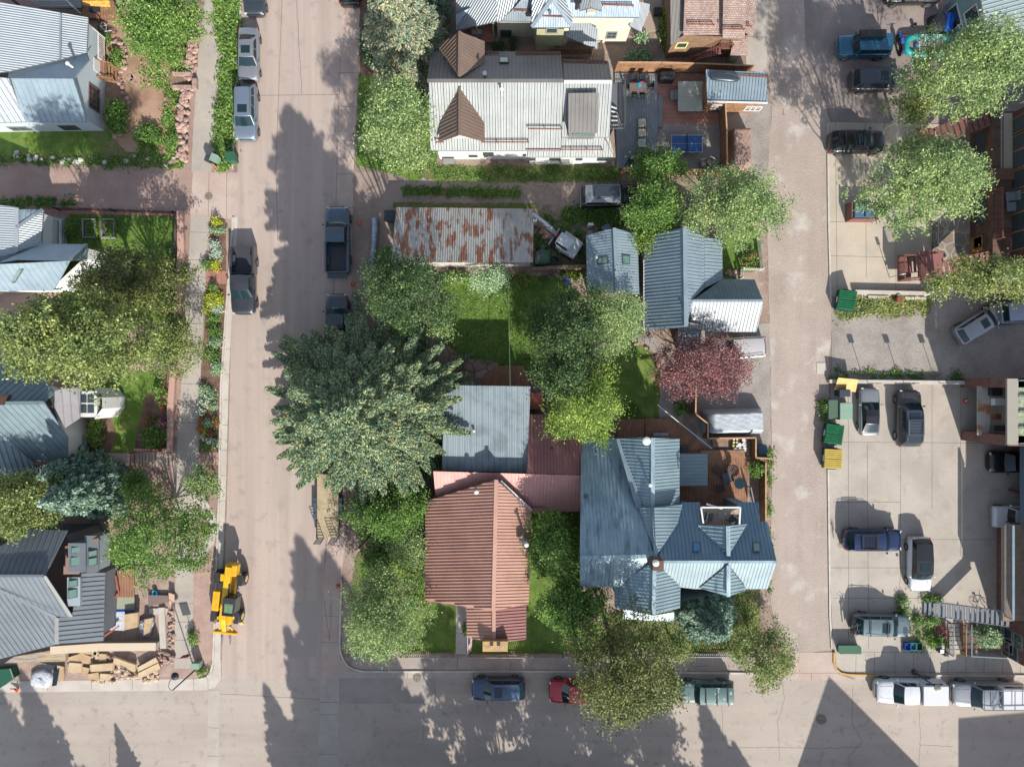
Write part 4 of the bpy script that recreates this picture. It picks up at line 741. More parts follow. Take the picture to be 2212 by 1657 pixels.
# ------------------------------------------------------------ brown apartment building at right
h = HT('apartment_building', 'tall brown apartment building with deck and dark balconies on the right edge', 'building', at=(2200,420)); h14 = h
m_bside = M('brown_plank_siding', C(112,80,64), C(88,62,50), sc=2, fine=.2)  # siding brown darkened, shade on this facade put into the colour
def PG(relx, y0, y1, z): return [(CX + relx * H / (H - z), y0, z), (CX + relx * H / (H - z), y1, z)]
def blk(par, rx0, ry0, rx1, ry1, z0, z1, mat, name='wall', top=None):
    "block given by ground offsets (photo pixels from the centre)"
    k = 1 / S; m = MB(); P = [(rx0 * k, -ry0 * k), (rx1 * k, -ry0 * k), (rx1 * k, -ry1 * k), (rx0 * k, -ry1 * k)]
    for i in range(4):
        a, b = P[i], P[(i + 1) % 4]; L_ = math.hypot(b[0] - a[0], b[1] - a[1]); m.add([(a[0], a[1], z0), (b[0], b[1], z0), (b[0], b[1], z1), (a[0], a[1], z1)], [(3, 2, 1, 0)], 0, [[(0, z1), (L_, z1), (L_, z0), (0, z0)]])
    m.add([(p[0], p[1], z1) for p in P] + [(p[0], p[1], z0) for p in P], [(3, 2, 1, 0), (4, 5, 6, 7)], 1 if top else 0); o = m.build(name, [mat, top] if top else mat, par)
    for i in range(4):
        j = (i + 1) % 4; WL.setdefault(par.name, []).append((Vector((P[j][0], P[j][1], z1)), Vector((P[i][0], P[i][1], z1))))
    return o
blk(h, 990, -560, 1300, -190, 0, 2.9, m_bside, 'lower_storey', M('brown_deck', C(128,100,86), C(112,86,72), sc=1, fine=.15, streak=(.4,6.,C(96,74,62),.5,.6))); blk(h, 1030, -556, 1300, -194, 2.95, 9, m_bside, 'upper_storey')  # deck brown also carries the shade of the upper storey in its colour
blk(h, 1006, -555, 1029, -420, 2.91, 3.0, M('ledge_concrete', C(190,176,158), fine=.08), 'ledge')
for y in (272,305,345,388,440,480,520,575): win(h, 2200,y,1.5,2.1, m_wood, (1,1))
for y in (300,330,352,440,470,520,580): win(h, 2118,y,1.1,1.6, m_bside, (1,1))
win(h, 2106,530,1.3,2., M('oak_door', C(196,140,70), C(176,120,60), sc=3, fine=.15), pane=M('oak_panel', C(196,140,70), C(176,120,60), sc=3, fine=.15), name='door')
rail(h, [(CX+993*1.05,235,2.95),(CX+993*1.05,380,2.95)], 1., .5, m_dtrim); rail(h, [(CX+993*1.05,412,2.95),(CX+993*1.05,518,2.95),(CX+1010*1.05,520,2.95),(CX+1010*1.05,548,2.95)], 1., .13, m_rail)
blk(h, 985,-440,1050,-418,2.95,3.2,m_btrim,'step')
stair(h, (2150,246,2.9),(2010,300,1.2), 1.5, 11, m_rail, m_rail); MB().box(W(1998,306,1.15), (1.7,2.3,.08)).build('landing', m_rail, h); rail(h, [(1985,282,1.15),(1985,330,1.15),(2016,330,1.15)], 1., .14, m_rail); stair(h, (1992,326,1.1),(1950,318,.1), 1.3, 5, m_rail, m_rail)
stair(h, (2140,562,2.9),(2040,582,1.7), 1.5, 9, m_dkred, m_rail); MB().box(W(2010,572,1.6), (2.2,2.4,.08)).build('landing', m_dkred, h)
rail(h, [(2020,548,1.6),(1986,556,1.6),(1986,606,1.6),(2016,604,1.6)], 1., .11, m_rail, pk=.035); stair(h, (1990,570,1.5),(1962,574,.9), 1.3, 3, m_dkred, None); MB().box(W(1953,580,.85), (1.2,2.3,.08)).build('landing', m_dkred, h)
rail(h, [(1968,556,.85),(1941,556,.85),(1941,606,.85),(1975,602,.85)], 1., .11, m_rail, pk=.035); MB().bar(W(1941,608,1.2), W(2080,596,1.4), .08,.22).build('beam', m_rail, h)
sheet('stone_patio', [(2012,478),(2095,478),(2095,560),(2012,560)], 7, m_stonec); rail(h, [(2013,480,.05),(2013,536,.05)], .9, .13, m_dtrim)
# ------------------------------------------------------------ brick building right middle
h = HT('commercial_building', 'brick building overhanging the parked cars at the right edge', 'building', at=(2200,980)); h15 = h
blk(h, 969, -12, 1300, 8, 0, 6, m_brick, 'brick_pier'); blk(h, 969, 102, 1300, 122, 0, 6, m_brick, 'brick_pier'); blk(h, 1012, 8, 1300, 102, 0, 5.9, m_trim, 'recessed_wall', m_concl)
MB().prism([W(2111,834,2.7),W(2139,834,2.9),(W(2139,940,2.9)),(W(2111,940,2.7))], .06).build('rusty_awning', M('rusty_sheet', C(196,190,176), C(180,176,168), sc=1, r=.7, fine=.1, spots=(.9, C(184,118,74), .5, .6)), h)
MB().prism([W(2176,818,6.1),W(2200,818,6.1),W(2200,961,6.1),W(2176,961,6.1)], .2).build('parapet', M('parapet_concrete', C(170,164,150), fine=.08), h)
MB().prism([W(2200,818,6.),W(2400,818,6.),W(2400,961,6.),W(2200,961,6.)], .2).build('roof', M('green_tile_roof', C(190,190,160), C(120,140,110), sc=3, fine=.3), h)
for k in range(5): MB().bar(W(2201,822+k*34,6.15), W(2260,822+k*34,6.15), .1, .12).build('roof_rib', m_teal, h)
for x,y,a,b,mt in ((2156,868,.9,.6,m_white),(2150,846,.9,.7,m_black),(2152,900,.5,.5,m_rust),(2158,925,1.2,.5,m_dtrim)): MB().box(W(x,y,3.2), (a,b,.5)).build('wall_unit', mt, h)
blk(h, 1049, 122, 1400, 290, 2.7, 9.4, M('slate_fascia', C(96,116,132), fine=.04), 'upper_storey'); blk(h, 1150, 124, 1380, 288, 0, 2.68, m_tang, 'garage_wall')
blk(h, 1046, 292, 1300, 486, 0, 2.78, m_brick, 'brick_wall'); blk(h, 1009, 291, 1063, 488, 2.8, 3, m_trim, 'walkway', M('walkway_boards', C(156,136,118), C(140,120,104), sc=2, fine=.15)); blk(h, 1064, 292, 1300, 587, 3.01, 7., m_brick, 'upper_storey'); blk(h, 1060, 488, 1300, 585, 0, 3, m_brick, 'brick_wall')
rail(h, [(CX+1014*1.05,1130,3.),(CX+1014*1.05,1330,3.)], 1., .14, m_bluroof, cap=.2)
for x,y in ((2178,1372),(2180,1395),(2200,1385),(2190,1410)): win(h, x,y,1.2,1., m_trim)
stair(h, (2182,1338,2.95),(1994,1312,.1), 1.25, 18, m_steel, m_steel, rh=.95)
sheet('stairwell_floor', [(2042,1345),(2160,1345),(2163,1412),(2042,1412)], 8, M('stairwell_shade', C(150,124,110), fine=.15));  # floor colour darkened to stand in for shade in the stairwell
rail(h, [(2045,1340,.1),(2045,1408,.1)], 1., .13, m_steel); rail(h, [(2073,1345,.1),(2073,1408,.1)], .9, .13, m_wood); rail(h, [(2083,1342,.1),(2083,1408,.1),(2158,1412,.1)], 1., .13, m_steel)
m = MB()
for i in range(7): m.box((W(2059,1350+i*9)[0], W(2059,1350+i*9)[1], .05+.04*i), (1.,.32,.06))
m.build('stairs', m_conc, h)
MB().prism([W(2064,1408,.12),W(2088,1406,.12),W(2092,1412,.12),W(2066,1413,.12)], .1).build('yellow_step_edge', M('bright_yellow', C(236,220,40), fine=.05), h)
# ------------------------------------------------------------ top right house
h = HT('house', 'teal walled house with white seamed roof in the top right corner', at=(2170,20)); h16 = h
roof(h, [(2110,-60,5.),(2300,-60,7.),(2300,60,7.),(2180,100,5.6),(2128,53,4.6)], M('white_seamed_roof', C(206,222,220,2.), r=.45, m=.2, fine=.03), .35); walls(h, [(2112,-60,4.8),(2300,-60,4.8),(2300,90,4.8),(2185,96,4.8),(2134,52,4.5)], M('teal_siding', C(130,160,160), C(140,168,166), sc=1., fine=.04), .2)
win(h, 2102,42,1.8,1.6, m_white); win(h, 2060,40,1.8,1.6, m_white)
# ------------------------------------------------------------ buildings south of the frame whose shade falls on the street
def far_house(label, x0, y0, x1, y1, ze, zr, gable=True, rd='NS'):
    t = thing('house', label, 'house', ((x0 + x1) / 2, (y0 + y1) / 2, 0)); xm = (x0 + x1) / 2; m = MB()
    m.add([(x0, y0, 0), (x1, y0, 0), (x1, y1, 0), (x0, y1, 0), (x0, y0, ze), (x1, y0, ze), (x1, y1, ze), (x0, y1, ze), (xm, y0, zr), (xm, y1, zr)], [(0, 1, 5, 8, 4), (1, 2, 6, 5), (2, 3, 7, 9, 6), (3, 0, 4, 7)]); m.build('wall', m_brick, t)
    m = MB(); m.prism([(x0 - .3, y0, ze), (xm, y0, zr + .1), (xm, y1, zr + .1), (x0 - .3, y1, ze)], .15); m.prism([(x1 + .3, y0, ze), (xm, y0, zr + .1), (xm, y1, zr + .1), (x1 + .3, y1, ze)], .15); m.build('roof', m_dark, t); return t
far_house('gabled brick house south of the street, whose pointed shade crosses the asphalt', 28.6, -70, 39.6, -43.5, 5.5, 11)
far_house('flat fronted brick block south of the street near the right corner', 44.5, -70, 62, -42.5, 8, 8.4)
far_house('wide brick building south of the street below the red roofed house', -2.2, -70, 14, -44.5, 6.6, 7.6)
# ------------------------------------------------------------ trees and plants
def pal(*cs): return [C(*[min(255, ((v * .93 + sum(c) / 3 * .07) * .8 + [sum(q[i] for q in cs) / len(cs) for i in (0, 1, 2)][j] * .2) * 1.14 + 7) for j, v in enumerate(c)], 1.42) for c in cs]
F_fresh = FM('leaf_fresh', pal((64,92,36),(94,128,54),(124,158,74),(160,188,106)), .35)
F_aspen = FM('leaf_aspen', pal((74,98,56),(104,130,74),(138,160,98),(182,196,140)), .3)
F_olive = FM('leaf_olive', pal((66,82,40),(98,114,58),(132,146,80),(176,184,116)), .3)
F_dolive = FM('leaf_dark_olive', pal((48,54,30),(74,82,42),(104,112,54),(150,154,84)), .25)
F_dark = FM('leaf_dark_green', pal((28,46,26),(46,70,36),(66,94,46),(98,122,64)), .22)
F_mid = FM('leaf_mid_green', pal((44,72,28),(70,106,42),(100,138,58),(150,176,88)), .3)
F_bright = FM('leaf_bright', pal((66,92,34),(98,128,48),(134,160,68),(184,196,104)), .35)
F_blue = FM('needle_blue', pal((66,92,80),(92,120,106),(120,148,132),(158,178,158)), .12)
F_spruce = FM('needle_spruce', pal((40,58,46),(52,76,58),(66,92,66),(84,104,66),(88,120,104),(104,122,76),(106,140,128),(134,150,98),(136,162,142),(170,176,116),(196,156,96)), .12)
F_spruce2 = FM('needle_spruce_tan', pal((54,74,62),(80,104,86),(106,132,112),(138,158,138),(184,172,136),(198,160,124)), .12)
F_sage = FM('leaf_sage', pal((88,118,90),(120,150,112),(156,182,140),(190,206,168)), .25)
F_silver = FM('leaf_silver', pal((130,150,130),(170,186,170),(206,214,206)), .2)
F_purple = FM('leaf_purple', pal((70,40,46),(104,62,68),(142,92,96),(178,130,130)), .3)
F_yellow = FM('leaf_yellow_green', pal((130,140,30),(176,184,40),(214,214,70)), .3)
F_dry = FM('leaf_weeds', pal((88,110,44),(124,146,66),(160,168,104),(176,156,120)), .3)
F_white = FM('petal_white', pal((240,240,236),(200,210,190),(70,110,50)), .2)
F_orange = FM('petal_orange', pal((230,130,50),(200,90,40),(90,110,50)), .2)
F_pinkf = FM('petal_magenta', pal((190,70,160),(150,60,120),(80,100,50)), .2)
F_redf = FM('petal_red', pal((190,80,70),(150,60,50),(80,100,50)), .2)
m_bark = M('bark', C(120,100,84), C(90,74,62), sc=5, r=.95, fine=.25, bump=.02, bsc=12); m_barkw = M('pale_bark', C(226,222,206), C(190,186,170), sc=6, r=.8, fine=.15)
m_barkg = M('grey_bark', C(168,156,148), C(140,128,120), sc=5, r=.9, fine=.2)
TREES = {}
def limbs(t, base, lobes, zb, r0, bark, extra=2, tipf=.25):
    m = MB(); b = Vector(base); top = Vector((b.x, b.y, zb)); lean = Vector((random.uniform(-.2, .2), random.uniform(-.2, .2), 0))
    m.tube([b - Vector((0, 0, .1)), b + Vector((0, 0, .3)), b.lerp(top, .5) + lean, top + lean], [r0 * 1.3, r0, r0 * .85, r0 * .7], 8)
    for L_ in lobes:
        e = Vector(L_[:3]); md = (top + lean).lerp(e, .55) + Vector((random.uniform(-.3, .3), random.uniform(-.3, .3), -.2))
        m.tube([top + lean, md, e], [r0 * .5, r0 * .3, r0 * .1], 5, caps=False)
        for _ in range(extra):
            q = md.lerp(e, random.uniform(.2, 1)); d = Vector((random.gauss(0, 1), random.gauss(0, 1), abs(random.gauss(.3, .6)))).normalized() * L_[3] * random.uniform(.7, 1.05)
            m.tube([q, q + d * .5 + Vector((0, 0, .1)), q + d], [r0 * .18, r0 * .1, r0 * .03], 4, caps=False)
    return m.build('trunk', bark, t)
def tree(label, cx, cy, rx, ry, h, zb, mat, bark=None, dens=300, leaf=.15, lobes=None, name='tree', group=None, gap=.22, sig=.3, extra=2, cat='tree', lobr=(.24,.42), r0=None, elong=1.6, cov=.68, noz=False):
    rx *= 1.03; ry *= 1.03; dens *= 1.45; leaf *= .82; zm = zb + (h - zb) * .5; x0, y0, _ = W(cx, cy, zm); k = (H - zm) / (H * S); RX, RY = rx * k, ry * k
    t = thing(name, label, cat, (x0, y0, 0), 0, group); nl = lobes or max(7, int(RX * RY * .7) + 6); LB = []; a0 = random.uniform(0, 6.28)
    for i in range(nl):
        a = a0 + i * 2.399963 + random.uniform(-.3, .3); rr = cov * math.sqrt((i + .35) / nl) * random.uniform(.92, 1.1); lr = random.uniform(*lobr)
        z = zb + (h - zb) * (.22 + .55 * (1 - (rr / .8) ** 2) + random.uniform(-.13, .13))
        LB.append((x0 + RX * rr * math.cos(a), y0 + RY * rr * math.sin(a), z, lr * min(RX, RY) * (1.05 if rr > .3 else 1.15), lr * RX, lr * RY))
    n = int(RX * RY * math.pi * dens); nc = max(20, int(n / 42)); li = RNG.integers(0, nl, nc); L_ = np.array(LB)[li]
    d = RNG.normal(size=(nc, 3)); d[:, 2] = np.where(d[:, 2] < -.2, -d[:, 2] * .6, d[:, 2]); d /= np.linalg.norm(d, axis=1)[:, None]
    rad = np.stack([L_[:, 4], L_[:, 5], np.minimum(L_[:, 3], (h - zb) * .28)], 1); cc = L_[:, :3] + d * rad * np.where(RNG.random(nc) < .2, RNG.uniform(1.1, 1.5, nc), RNG.uniform(.5, 1.1, nc) ** .7)[:, None]
    per = RNG.poisson(n / nc, nc) + 4; P = np.repeat(cc, per, 0); sg = np.repeat(RNG.uniform(.6, 1.25, nc) * sig, per); P = P + RNG.normal(size=P.shape) * sg[:, None] * np.array([1, 1, .6]); P[:, 2] = np.maximum(P[:, 2], .15)
    leafmesh('crown', P, leaf, mat, t, elong); limbs(t, (x0, y0, 0), LB, max(.5, zb * .9), r0 or .035 * h ** .9 * .55, bark or m_bark, extra); return t
def spruce(label, bx, by, h, R_, mat, skew=0., wcap=9., nbk=1.15, name='spruce', dens=1., group=None, leaf=.2, zb=.6, droop=.22, asp=.95, gapb=1., spikes=.25, cat='tree'):
    x0, y0, _ = W(bx, by); t = thing(name, label, cat, (x0, y0, 0), 0, group); P = []; D = []; tm = MB()
    tm.tube([(x0, y0, -.1), (x0, y0, h * .5), (x0, y0, h * .985)], [.022 * h, .013 * h, .02], 8); z = zb; a = 0
    while z < h * .985:
        f = (h - z) / (h - zb); rz = R_ * f ** asp + .08; nb = max(5, int(5.5 + rz * nbk))
        for i in range(nb):
            a += 6.2832 / nb + .07; az = a + random.uniform(-.16, .16); L_ = rz * random.uniform(1 - spikes, 1 + spikes * .55) * (1 - skew * math.cos(az)); up = random.uniform(.0, .12) + .35 * (1 - f)
            u = Vector((math.cos(az), math.sin(az), 0)); s_ = Vector((-u.y, u.x, 0)); m_ = max(8, int((60 * L_ + 26 * L_ * L_ * .6) * dens / (1 + .06 * R_)))
            tt = RNG.uniform(.12, 1., m_) ** .75; wd = (.10 + min(.28 * L_, wcap) * (1 - tt) ** .75 * np.minimum(1, tt * 2.2)) ; sv = RNG.uniform(-1, 1, m_); lat = sv * wd
            # side twigs sweep forward
            along = tt * L_ + np.abs(sv) * wd * .5; zz = z + along * up - droop * along * (along / max(L_, .3)) + RNG.normal(size=m_) * .07 - np.abs(lat) * .18
            P.append(np.stack([x0 + u.x * along + s_.x * lat, y0 + u.y * along + s_.y * lat, zz], 1)); dd = np.stack([u.x + s_.x * np.sign(sv) * .6, u.y + s_.y * np.sign(sv) * .6, np.full(m_, -.1)], 1); D.append(dd)
            if L_ > .8: tm.tube([(x0, y0, z), (x0 + u.x * L_ * .85, y0 + u.y * L_ * .85, z + L_ * .85 * up - droop * L_ * .72)], [.012 * L_ + .012, .01], 4, caps=False)
        z += (.20 + .03 * rz) * (1.15 if R_ > 4 else 1) * gapb
    P = np.concatenate(P); D = np.concatenate(D); P[:, 2] = np.maximum(P[:, 2], .08); leafmesh('crown', P, leaf, mat, t, 2.4, D, .9); tm.build('trunk', m_bark, t); return t
def shrub(name, label, cx, cy, rx, ry, h, mat, cat='shrub', group=None, dens=420, leaf=.13, mat2=None, f2=.0, elong=1.5, z0=0.):
    x0, y0, _ = W(cx, cy, h * .5); rx /= S; ry /= S; n = max(60, int(rx * ry * math.pi * dens)); t = thing(name, label, cat, (x0, y0, z0), 0, group)
    nc = max(5, n // 26); a = RNG.uniform(0, 6.283, nc); rr = np.sqrt(RNG.uniform(0, 1, nc)) * .88; zc = h * (1 - rr ** 2.2) * RNG.uniform(.55, 1., nc) + .05
    per = np.full(nc, n // nc + 1); c = np.stack([x0 + rx * rr * np.cos(a), y0 + ry * rr * np.sin(a), z0 + zc], 1); P = np.repeat(c, per, 0); P += RNG.normal(size=P.shape) * min(.16, .12 + .1 * rx) * np.array([1, 1, .6]); P[:, 2] = np.maximum(P[:, 2], z0 + .04)
    leafmesh('foliage', P, leaf, mat, t, elong)
    if mat2 is not None:
        Q = P[RNG.integers(0, len(P), max(70, int(len(P) * f2)))] + RNG.normal(size=(max(70, int(len(P) * f2)), 3)) * .03 + np.array([0, 0, .08]); tag(leafmesh('flowers', Q, leaf * 1.1, mat2, t, 1.1), kind='stuff')
    m = MB()
    for i in range(5): q = c[RNG.integers(0, nc)]; m.tube([(x0, y0, z0), tuple(q * .8 + np.array([x0, y0, z0]) * .2)], [.03, .012], 4, caps=False)
    m.build('stem', m_bark, t); return t
def scatter(name, poly, n, leaf, mat, h=.12, kind='stuff', clump=0, sig=.25):
    P_ = [W(*q)[:2] for q in poly]; xs = [p[0] for p in P_]; ys = [p[1] for p in P_]; k = n if not clump else clump
    X = RNG.uniform(min(xs), max(xs), k * 3); Y = RNG.uniform(min(ys), max(ys), k * 3); ok = inpoly(X, Y, P_); X, Y = X[ok][:k], Y[ok][:k]
    if clump: i = RNG.integers(0, len(X), n); s_ = RNG.uniform(.5, 1.4, len(X))[i] * sig; X = X[i] + RNG.normal(size=n) * s_; Y = Y[i] + RNG.normal(size=n) * s_
    o = leafmesh(name, np.stack([X, Y, RNG.uniform(.03, h, len(X))], 1), leaf, mat, None, 2.2); return tag(o, kind=kind)
# top left
tree('fresh green garden tree above the brown yard, top left of the street', 352, 60, 94, 90, 5.5, .9, F_fresh, dens=330, leaf=.16)
tree('huge pale olive tree covering the second left house', 160, 728, 178, 104, 17, 7, F_olive, m_barkg, dens=360, leaf=.19, extra=3)
tree('dark olive tree north of the huge pale one, over the fenced lawn', 282, 612, 122, 76, 9, 2.5, F_dolive, dens=330, leaf=.17, extra=3)
tree('feathery green tree leaning over the left pavement', 374, 742, 62, 84, 6, 1, F_olive, dens=330, leaf=.14)
tree('small light green tree at the kerb below the walkway', 437, 1045, 40, 34, 4.5, 1.5, F_aspen, m_barkg, dens=320, leaf=.14)
tree('open crowned tree with gaps, beside the curved path', 345, 1162, 118, 112, 7, 2, F_mid, m_barkg, dens=190, leaf=.16, extra=4, lobr=(.22,.34), cov=.78)
tree('olive green tree at the left edge above the charcoal roof', 55, 1090, 86, 88, 8, 2, F_olive, dens=320, leaf=.17)
spruce('blue spruce leaning between the turreted house and the charcoal roof', 232, 1052, 9, 2.9, F_blue, dens=1.1)
spruce('grey blue spruce squeezed behind the kerbside trees', 190, 1010, 6.5, 2.1, F_blue, dens=1.)
tree('low dense green tree south of the turreted house walkway', 300, 1050, 34, 36, 3.5, .4, F_mid, dens=330, leaf=.14)
# street side and middle
spruce('tan tipped blue spruce right of the street at the top edge', 885, 120, 14, 4., F_spruce2, dens=1.7, leaf=.16, zb=.8)
spruce('small spruce cut by the top edge beside the silver roofs', 928, 18, 7, 2., F_blue)
tree('pale aspen beside the long brown and white house', 864, 278, 84, 104, 16, 2.5, F_aspen, m_barkw, dens=300, leaf=.15, extra=4, r0=.14)
spruce('giant blue green spruce overhanging the street, largest tree in the photo', 832, 880, 17.5, 9.1, F_spruce, dens=2.3, leaf=.135, zb=1.2, droop=.16, asp=.84, spikes=.30, gapb=1.05, skew=.09, nbk=1.5, wcap=1.1)
tree('dark spreading juniper above the giant spruce', 884, 642, 108, 88, 16, 3., F_dark, dens=330, leaf=.15)
tree('small olive tree at the lawn edge right of the dark juniper', 952, 700, 34, 30, 5, 1.5, F_aspen, dens=260, leaf=.14)
tree('silvery sage tree below the rusty shed roof', 1060, 602, 47, 34, 4, 1, F_sage, dens=380, leaf=.13)
tree('mid green tree directly below the giant spruce', 842, 1100, 98, 78, 6, 1, F_mid, dens=330, leaf=.15)
tree('leafy tree left of the terracotta roof beside the dead shrub', 885, 1170, 48, 62, 5, 1, F_aspen, dens=300, leaf=.14)
tree('rounded grey green tree on the street corner', 828, 1325, 92, 112, 9, 1.5, F_aspen, m_barkw, dens=360, leaf=.14, extra=3)
tree('dark green ash between the lawn and the small outbuilding', 1228, 715, 80, 102, 13, 1.5, F_dark, dens=330, leaf=.16)
tree('pale olive willow overhanging the small outbuilding', 1322, 690, 78, 84, 10, 3, F_aspen, dens=330, leaf=.13, lobr=(.26,.4))
tree('deep green tree above the bright round one, centre', 1218, 812, 68, 70, 12, 1.5, F_dark, dens=330, leaf=.16)
tree('bright yellow green round tree above the dark red roof', 1264, 876, 86, 90, 10.5, 2, F_bright, dens=340, leaf=.16)
tree('small green tree beside the ping pong table', 1420, 362, 64, 40, 5.5, 1, F_mid, dens=320, leaf=.15)
tree('yellow green leafy tree right of the parked black wagon', 1416, 452, 76, 66, 6.5, 1, F_mid, dens=320, leaf=.15)
tree('narrow yellow green tree between the outbuilding and the ribbed blue roof', 1404, 520, 24, 40, 4.5, .6, F_bright, dens=360, leaf=.14)
tree('big light green tree at the alley edge above the ribbed blue roof', 1590, 452, 110, 92, 9, 2, F_aspen, m_barkg, dens=330, leaf=.15, extra=3)
tree('purple leaved plum tree beside the silver wrapped vehicle', 1516, 797, 106, 86, 6.5, 1.2, F_purple, m_barkg, dens=250, leaf=.14, extra=7, lobr=(.24,.38), cov=.7)
tree('green maple between the terracotta and slate blue roofs, upper one', 1200, 1175, 56, 84, 8, 1.5, F_mid, dens=330, leaf=.17)
tree('green maple between the terracotta and slate blue roofs, lower one', 1232, 1300, 76, 72, 8.5, 1.5, F_mid, dens=330, leaf=.17)
tree('large dark olive tree over the kerb beside the red car', 1346, 1442, 124, 120, 15.5, 3, F_dolive, dens=320, leaf=.16, extra=3)
tree('light olive fringe tree at the picket fence right of the large dark one', 1460, 1395, 36, 40, 5, 1, F_olive, dens=240, leaf=.14)
spruce('young bright blue spruce in front of the slate blue house', 1512, 1310, 7.5, 2.9, F_blue, dens=1.5, leaf=.15, spikes=.3)
tree('thin grey green tree at the mouth of the alley', 1650, 1410, 74, 78, 5.5, 1., F_olive, m_barkg, dens=190, leaf=.15, extra=4, lobr=(.22,.34), cov=.76)
tree('wide aspen beside the teal raft, top right', 2085, 158, 132, 100, 17, 3, F_aspen, m_barkw, dens=300, leaf=.16, extra=5, r0=.16)
tree('shaded aspen over the parked brown minivan', 1975, 232, 62, 50, 7, 2, F_olive, m_barkw, dens=260, leaf=.15, extra=4)
tree('broad aspen above the trash enclosure', 1985, 400, 138, 104, 15, 2.5, F_aspen, m_barkw, dens=320, leaf=.16, extra=5, r0=.16)
tree('aspen at the right edge above the diagonal silver car', 2125, 608, 104, 52, 13, 2.5, F_olive, m_barkw, dens=300, leaf=.16, extra=4)
# shrubs
H_ = 'shrubs of the kerbside flower bed'
shrub('flowering_shrub', 'tall white flowering hedge left of the tan tipped spruce', 798, 92, 19, 56, 1.8, F_dark, mat2=F_white, f2=.16, group=None)
shrub('bush', 'dark leafy bush against the east gable of the big white house', 250, 250, 26, 40, 1.9, F_mid, leaf=.16)
shrub('bush', 'bright green bush inside the curved stone edging', 252, 128, 14, 26, .8, F_fresh)
shrub('bush', 'ragged bush above the bicycle and porch railing', 218, 82, 20, 16, .8, F_mid)
shrub('bush', 'green grassy shrub patch at the lower end of the dirt yard', 318, 292, 34, 24, .8, F_mid)
shrub('bush', 'small green bush beside the lower stone wall', 375, 305, 16, 18, .8, F_fresh)
shrub('bush', 'light green bush in front of the turreted house porch', 204, 936, 15, 36, 1.3, F_fresh)
shrub('bush', 'bushy green shrub in the corner by the walkway gate', 330, 944, 30, 26, 1.4, F_mid)
shrub('bush', 'bright shrub at the top of the iron fenced lawn', 345, 850, 12, 26, 1.2, F_fresh)
shrub('bush', 'coral flowering shrub on the dark lawn', 324, 909, 10, 8, .8, F_mid, mat2=F_redf, f2=.6)
shrub('bush', 'magenta flowering shrub at the iron fence', 353, 915, 11, 12, .8, F_mid, mat2=F_pinkf, f2=.6)
shrub('bush', 'yellow green shrub south of the walkway', 246, 1012, 11, 8, 1., F_yellow)
shrub('bush', 'dark shrub beside the white porch railing of the second left house', 150, 492, 13, 22, 1., F_mid)
shrub('bush', 'green clump by the fence east of the raised beds', 366, 556, 11, 18, .8, F_mid)
shrub('bush', 'leafy shrub left of the corner of the rusty shed', 832, 560, 18, 30, 1.5, F_mid)
shrub('bush', 'long green shrub under the front edge of the rusty shed', 905, 582, 40, 14, 1.4, F_mid)
shrub('bush', 'sunlit perennials at the foot of the rusty shed wall', 985, 600, 34, 13, .8, F_fresh, mat2=F_white, f2=.08)
shrub('bush', 'green perennials beside the weathered rail fence', 1128, 602, 14, 13, .8, F_mid, mat2=F_orange, f2=.05)
shrub('bush', 'yellow flowering plants by the outdoor shed', 1232, 595, 24, 9, .8, F_mid, mat2=F_yellow, f2=.25)
shrub('bush', 'dense green shrub left of the terracotta roof', 812, 1212, 36, 36, 2.2, F_mid)
shrub('bush', 'shrub with yellow blooms beside the terracotta roof', 858, 1218, 22, 26, 1.5, F_mid, mat2=F_yellow, f2=.1)
shrub('bush', 'small bush beside the front path of the gabled porch', 1006, 1356, 6, 16, .9, F_mid)
shrub('bush', 'feathery light green shrub east of the cedar deck', 1634, 1012, 18, 21, 1.8, F_fresh)
shrub('bush', 'green shrubs under the plum tree by the cedar deck', 1470, 886, 20, 14, .9, F_mid)
shrub('bush', 'small shrub on the second lawn above the deck', 1365, 888, 18, 11, .8, F_mid)
shrub('bush', 'spreading juniper inside the steel railings', 2136, 1376, 36, 26, 1.2, F_sage)
shrub('bush', 'weedy shrub with yellow flowers along the cream house terrace', 1440, 60, 13, 52, 1., F_mid, mat2=F_yellow, f2=.14)
shrub('bush', 'grey green ornamental grasses beside the cream house', 1386, 82, 18, 12, .9, F_sage)
shrub('bush', 'pale ground cover bed north of the cedar fence', 1380, 122, 34, 14, .4, F_sage)
shrub('bush', 'dark round shrub below the cream house window', 1107, 96, 10, 13, 1.2, F_dark)
shrub('bush', 'dark shrub between the two houses near the stone patio', 1078, 98, 13, 10, 1.2, F_dark)
shrub('bush', 'leafy shrub behind the picket corner of the alley lawn', 1620, 560, 17, 14, 1., F_mid, mat2=F_redf, f2=.1)
shrub('bush', 'ivy clump beside the concrete lot transformer', 1780, 885, 10, 26, .8, F_mid)
shrub('bush', 'weeds around the white boulder', 1951, 1312, 12, 26, .6, F_fresh)
shrub('bush', 'weeds along the planter near the steel stair', 2000, 1340, 28, 12, .6, F_fresh)
shrub('bush', 'green weeds beside the blue recycling crates', 2020, 1385, 24, 14, .6, F_fresh)
shrub('bush', 'green shrubs behind the bikes beneath the steel stair', 2012, 1293, 22, 7, .8, F_mid)
shrub('bush', 'small green weeds on the pink verge beside the pavement', 417, 1378, 9, 20, .7, F_fresh)
shrub('bush', 'weeds on the pink verge next to the corner kerb', 440, 1450, 14, 8, .4, F_fresh)
shrub('bush', 'bush at the base of the brick stair rail by the pavement', 1955, 1336, 8, 8, .5, F_mid)
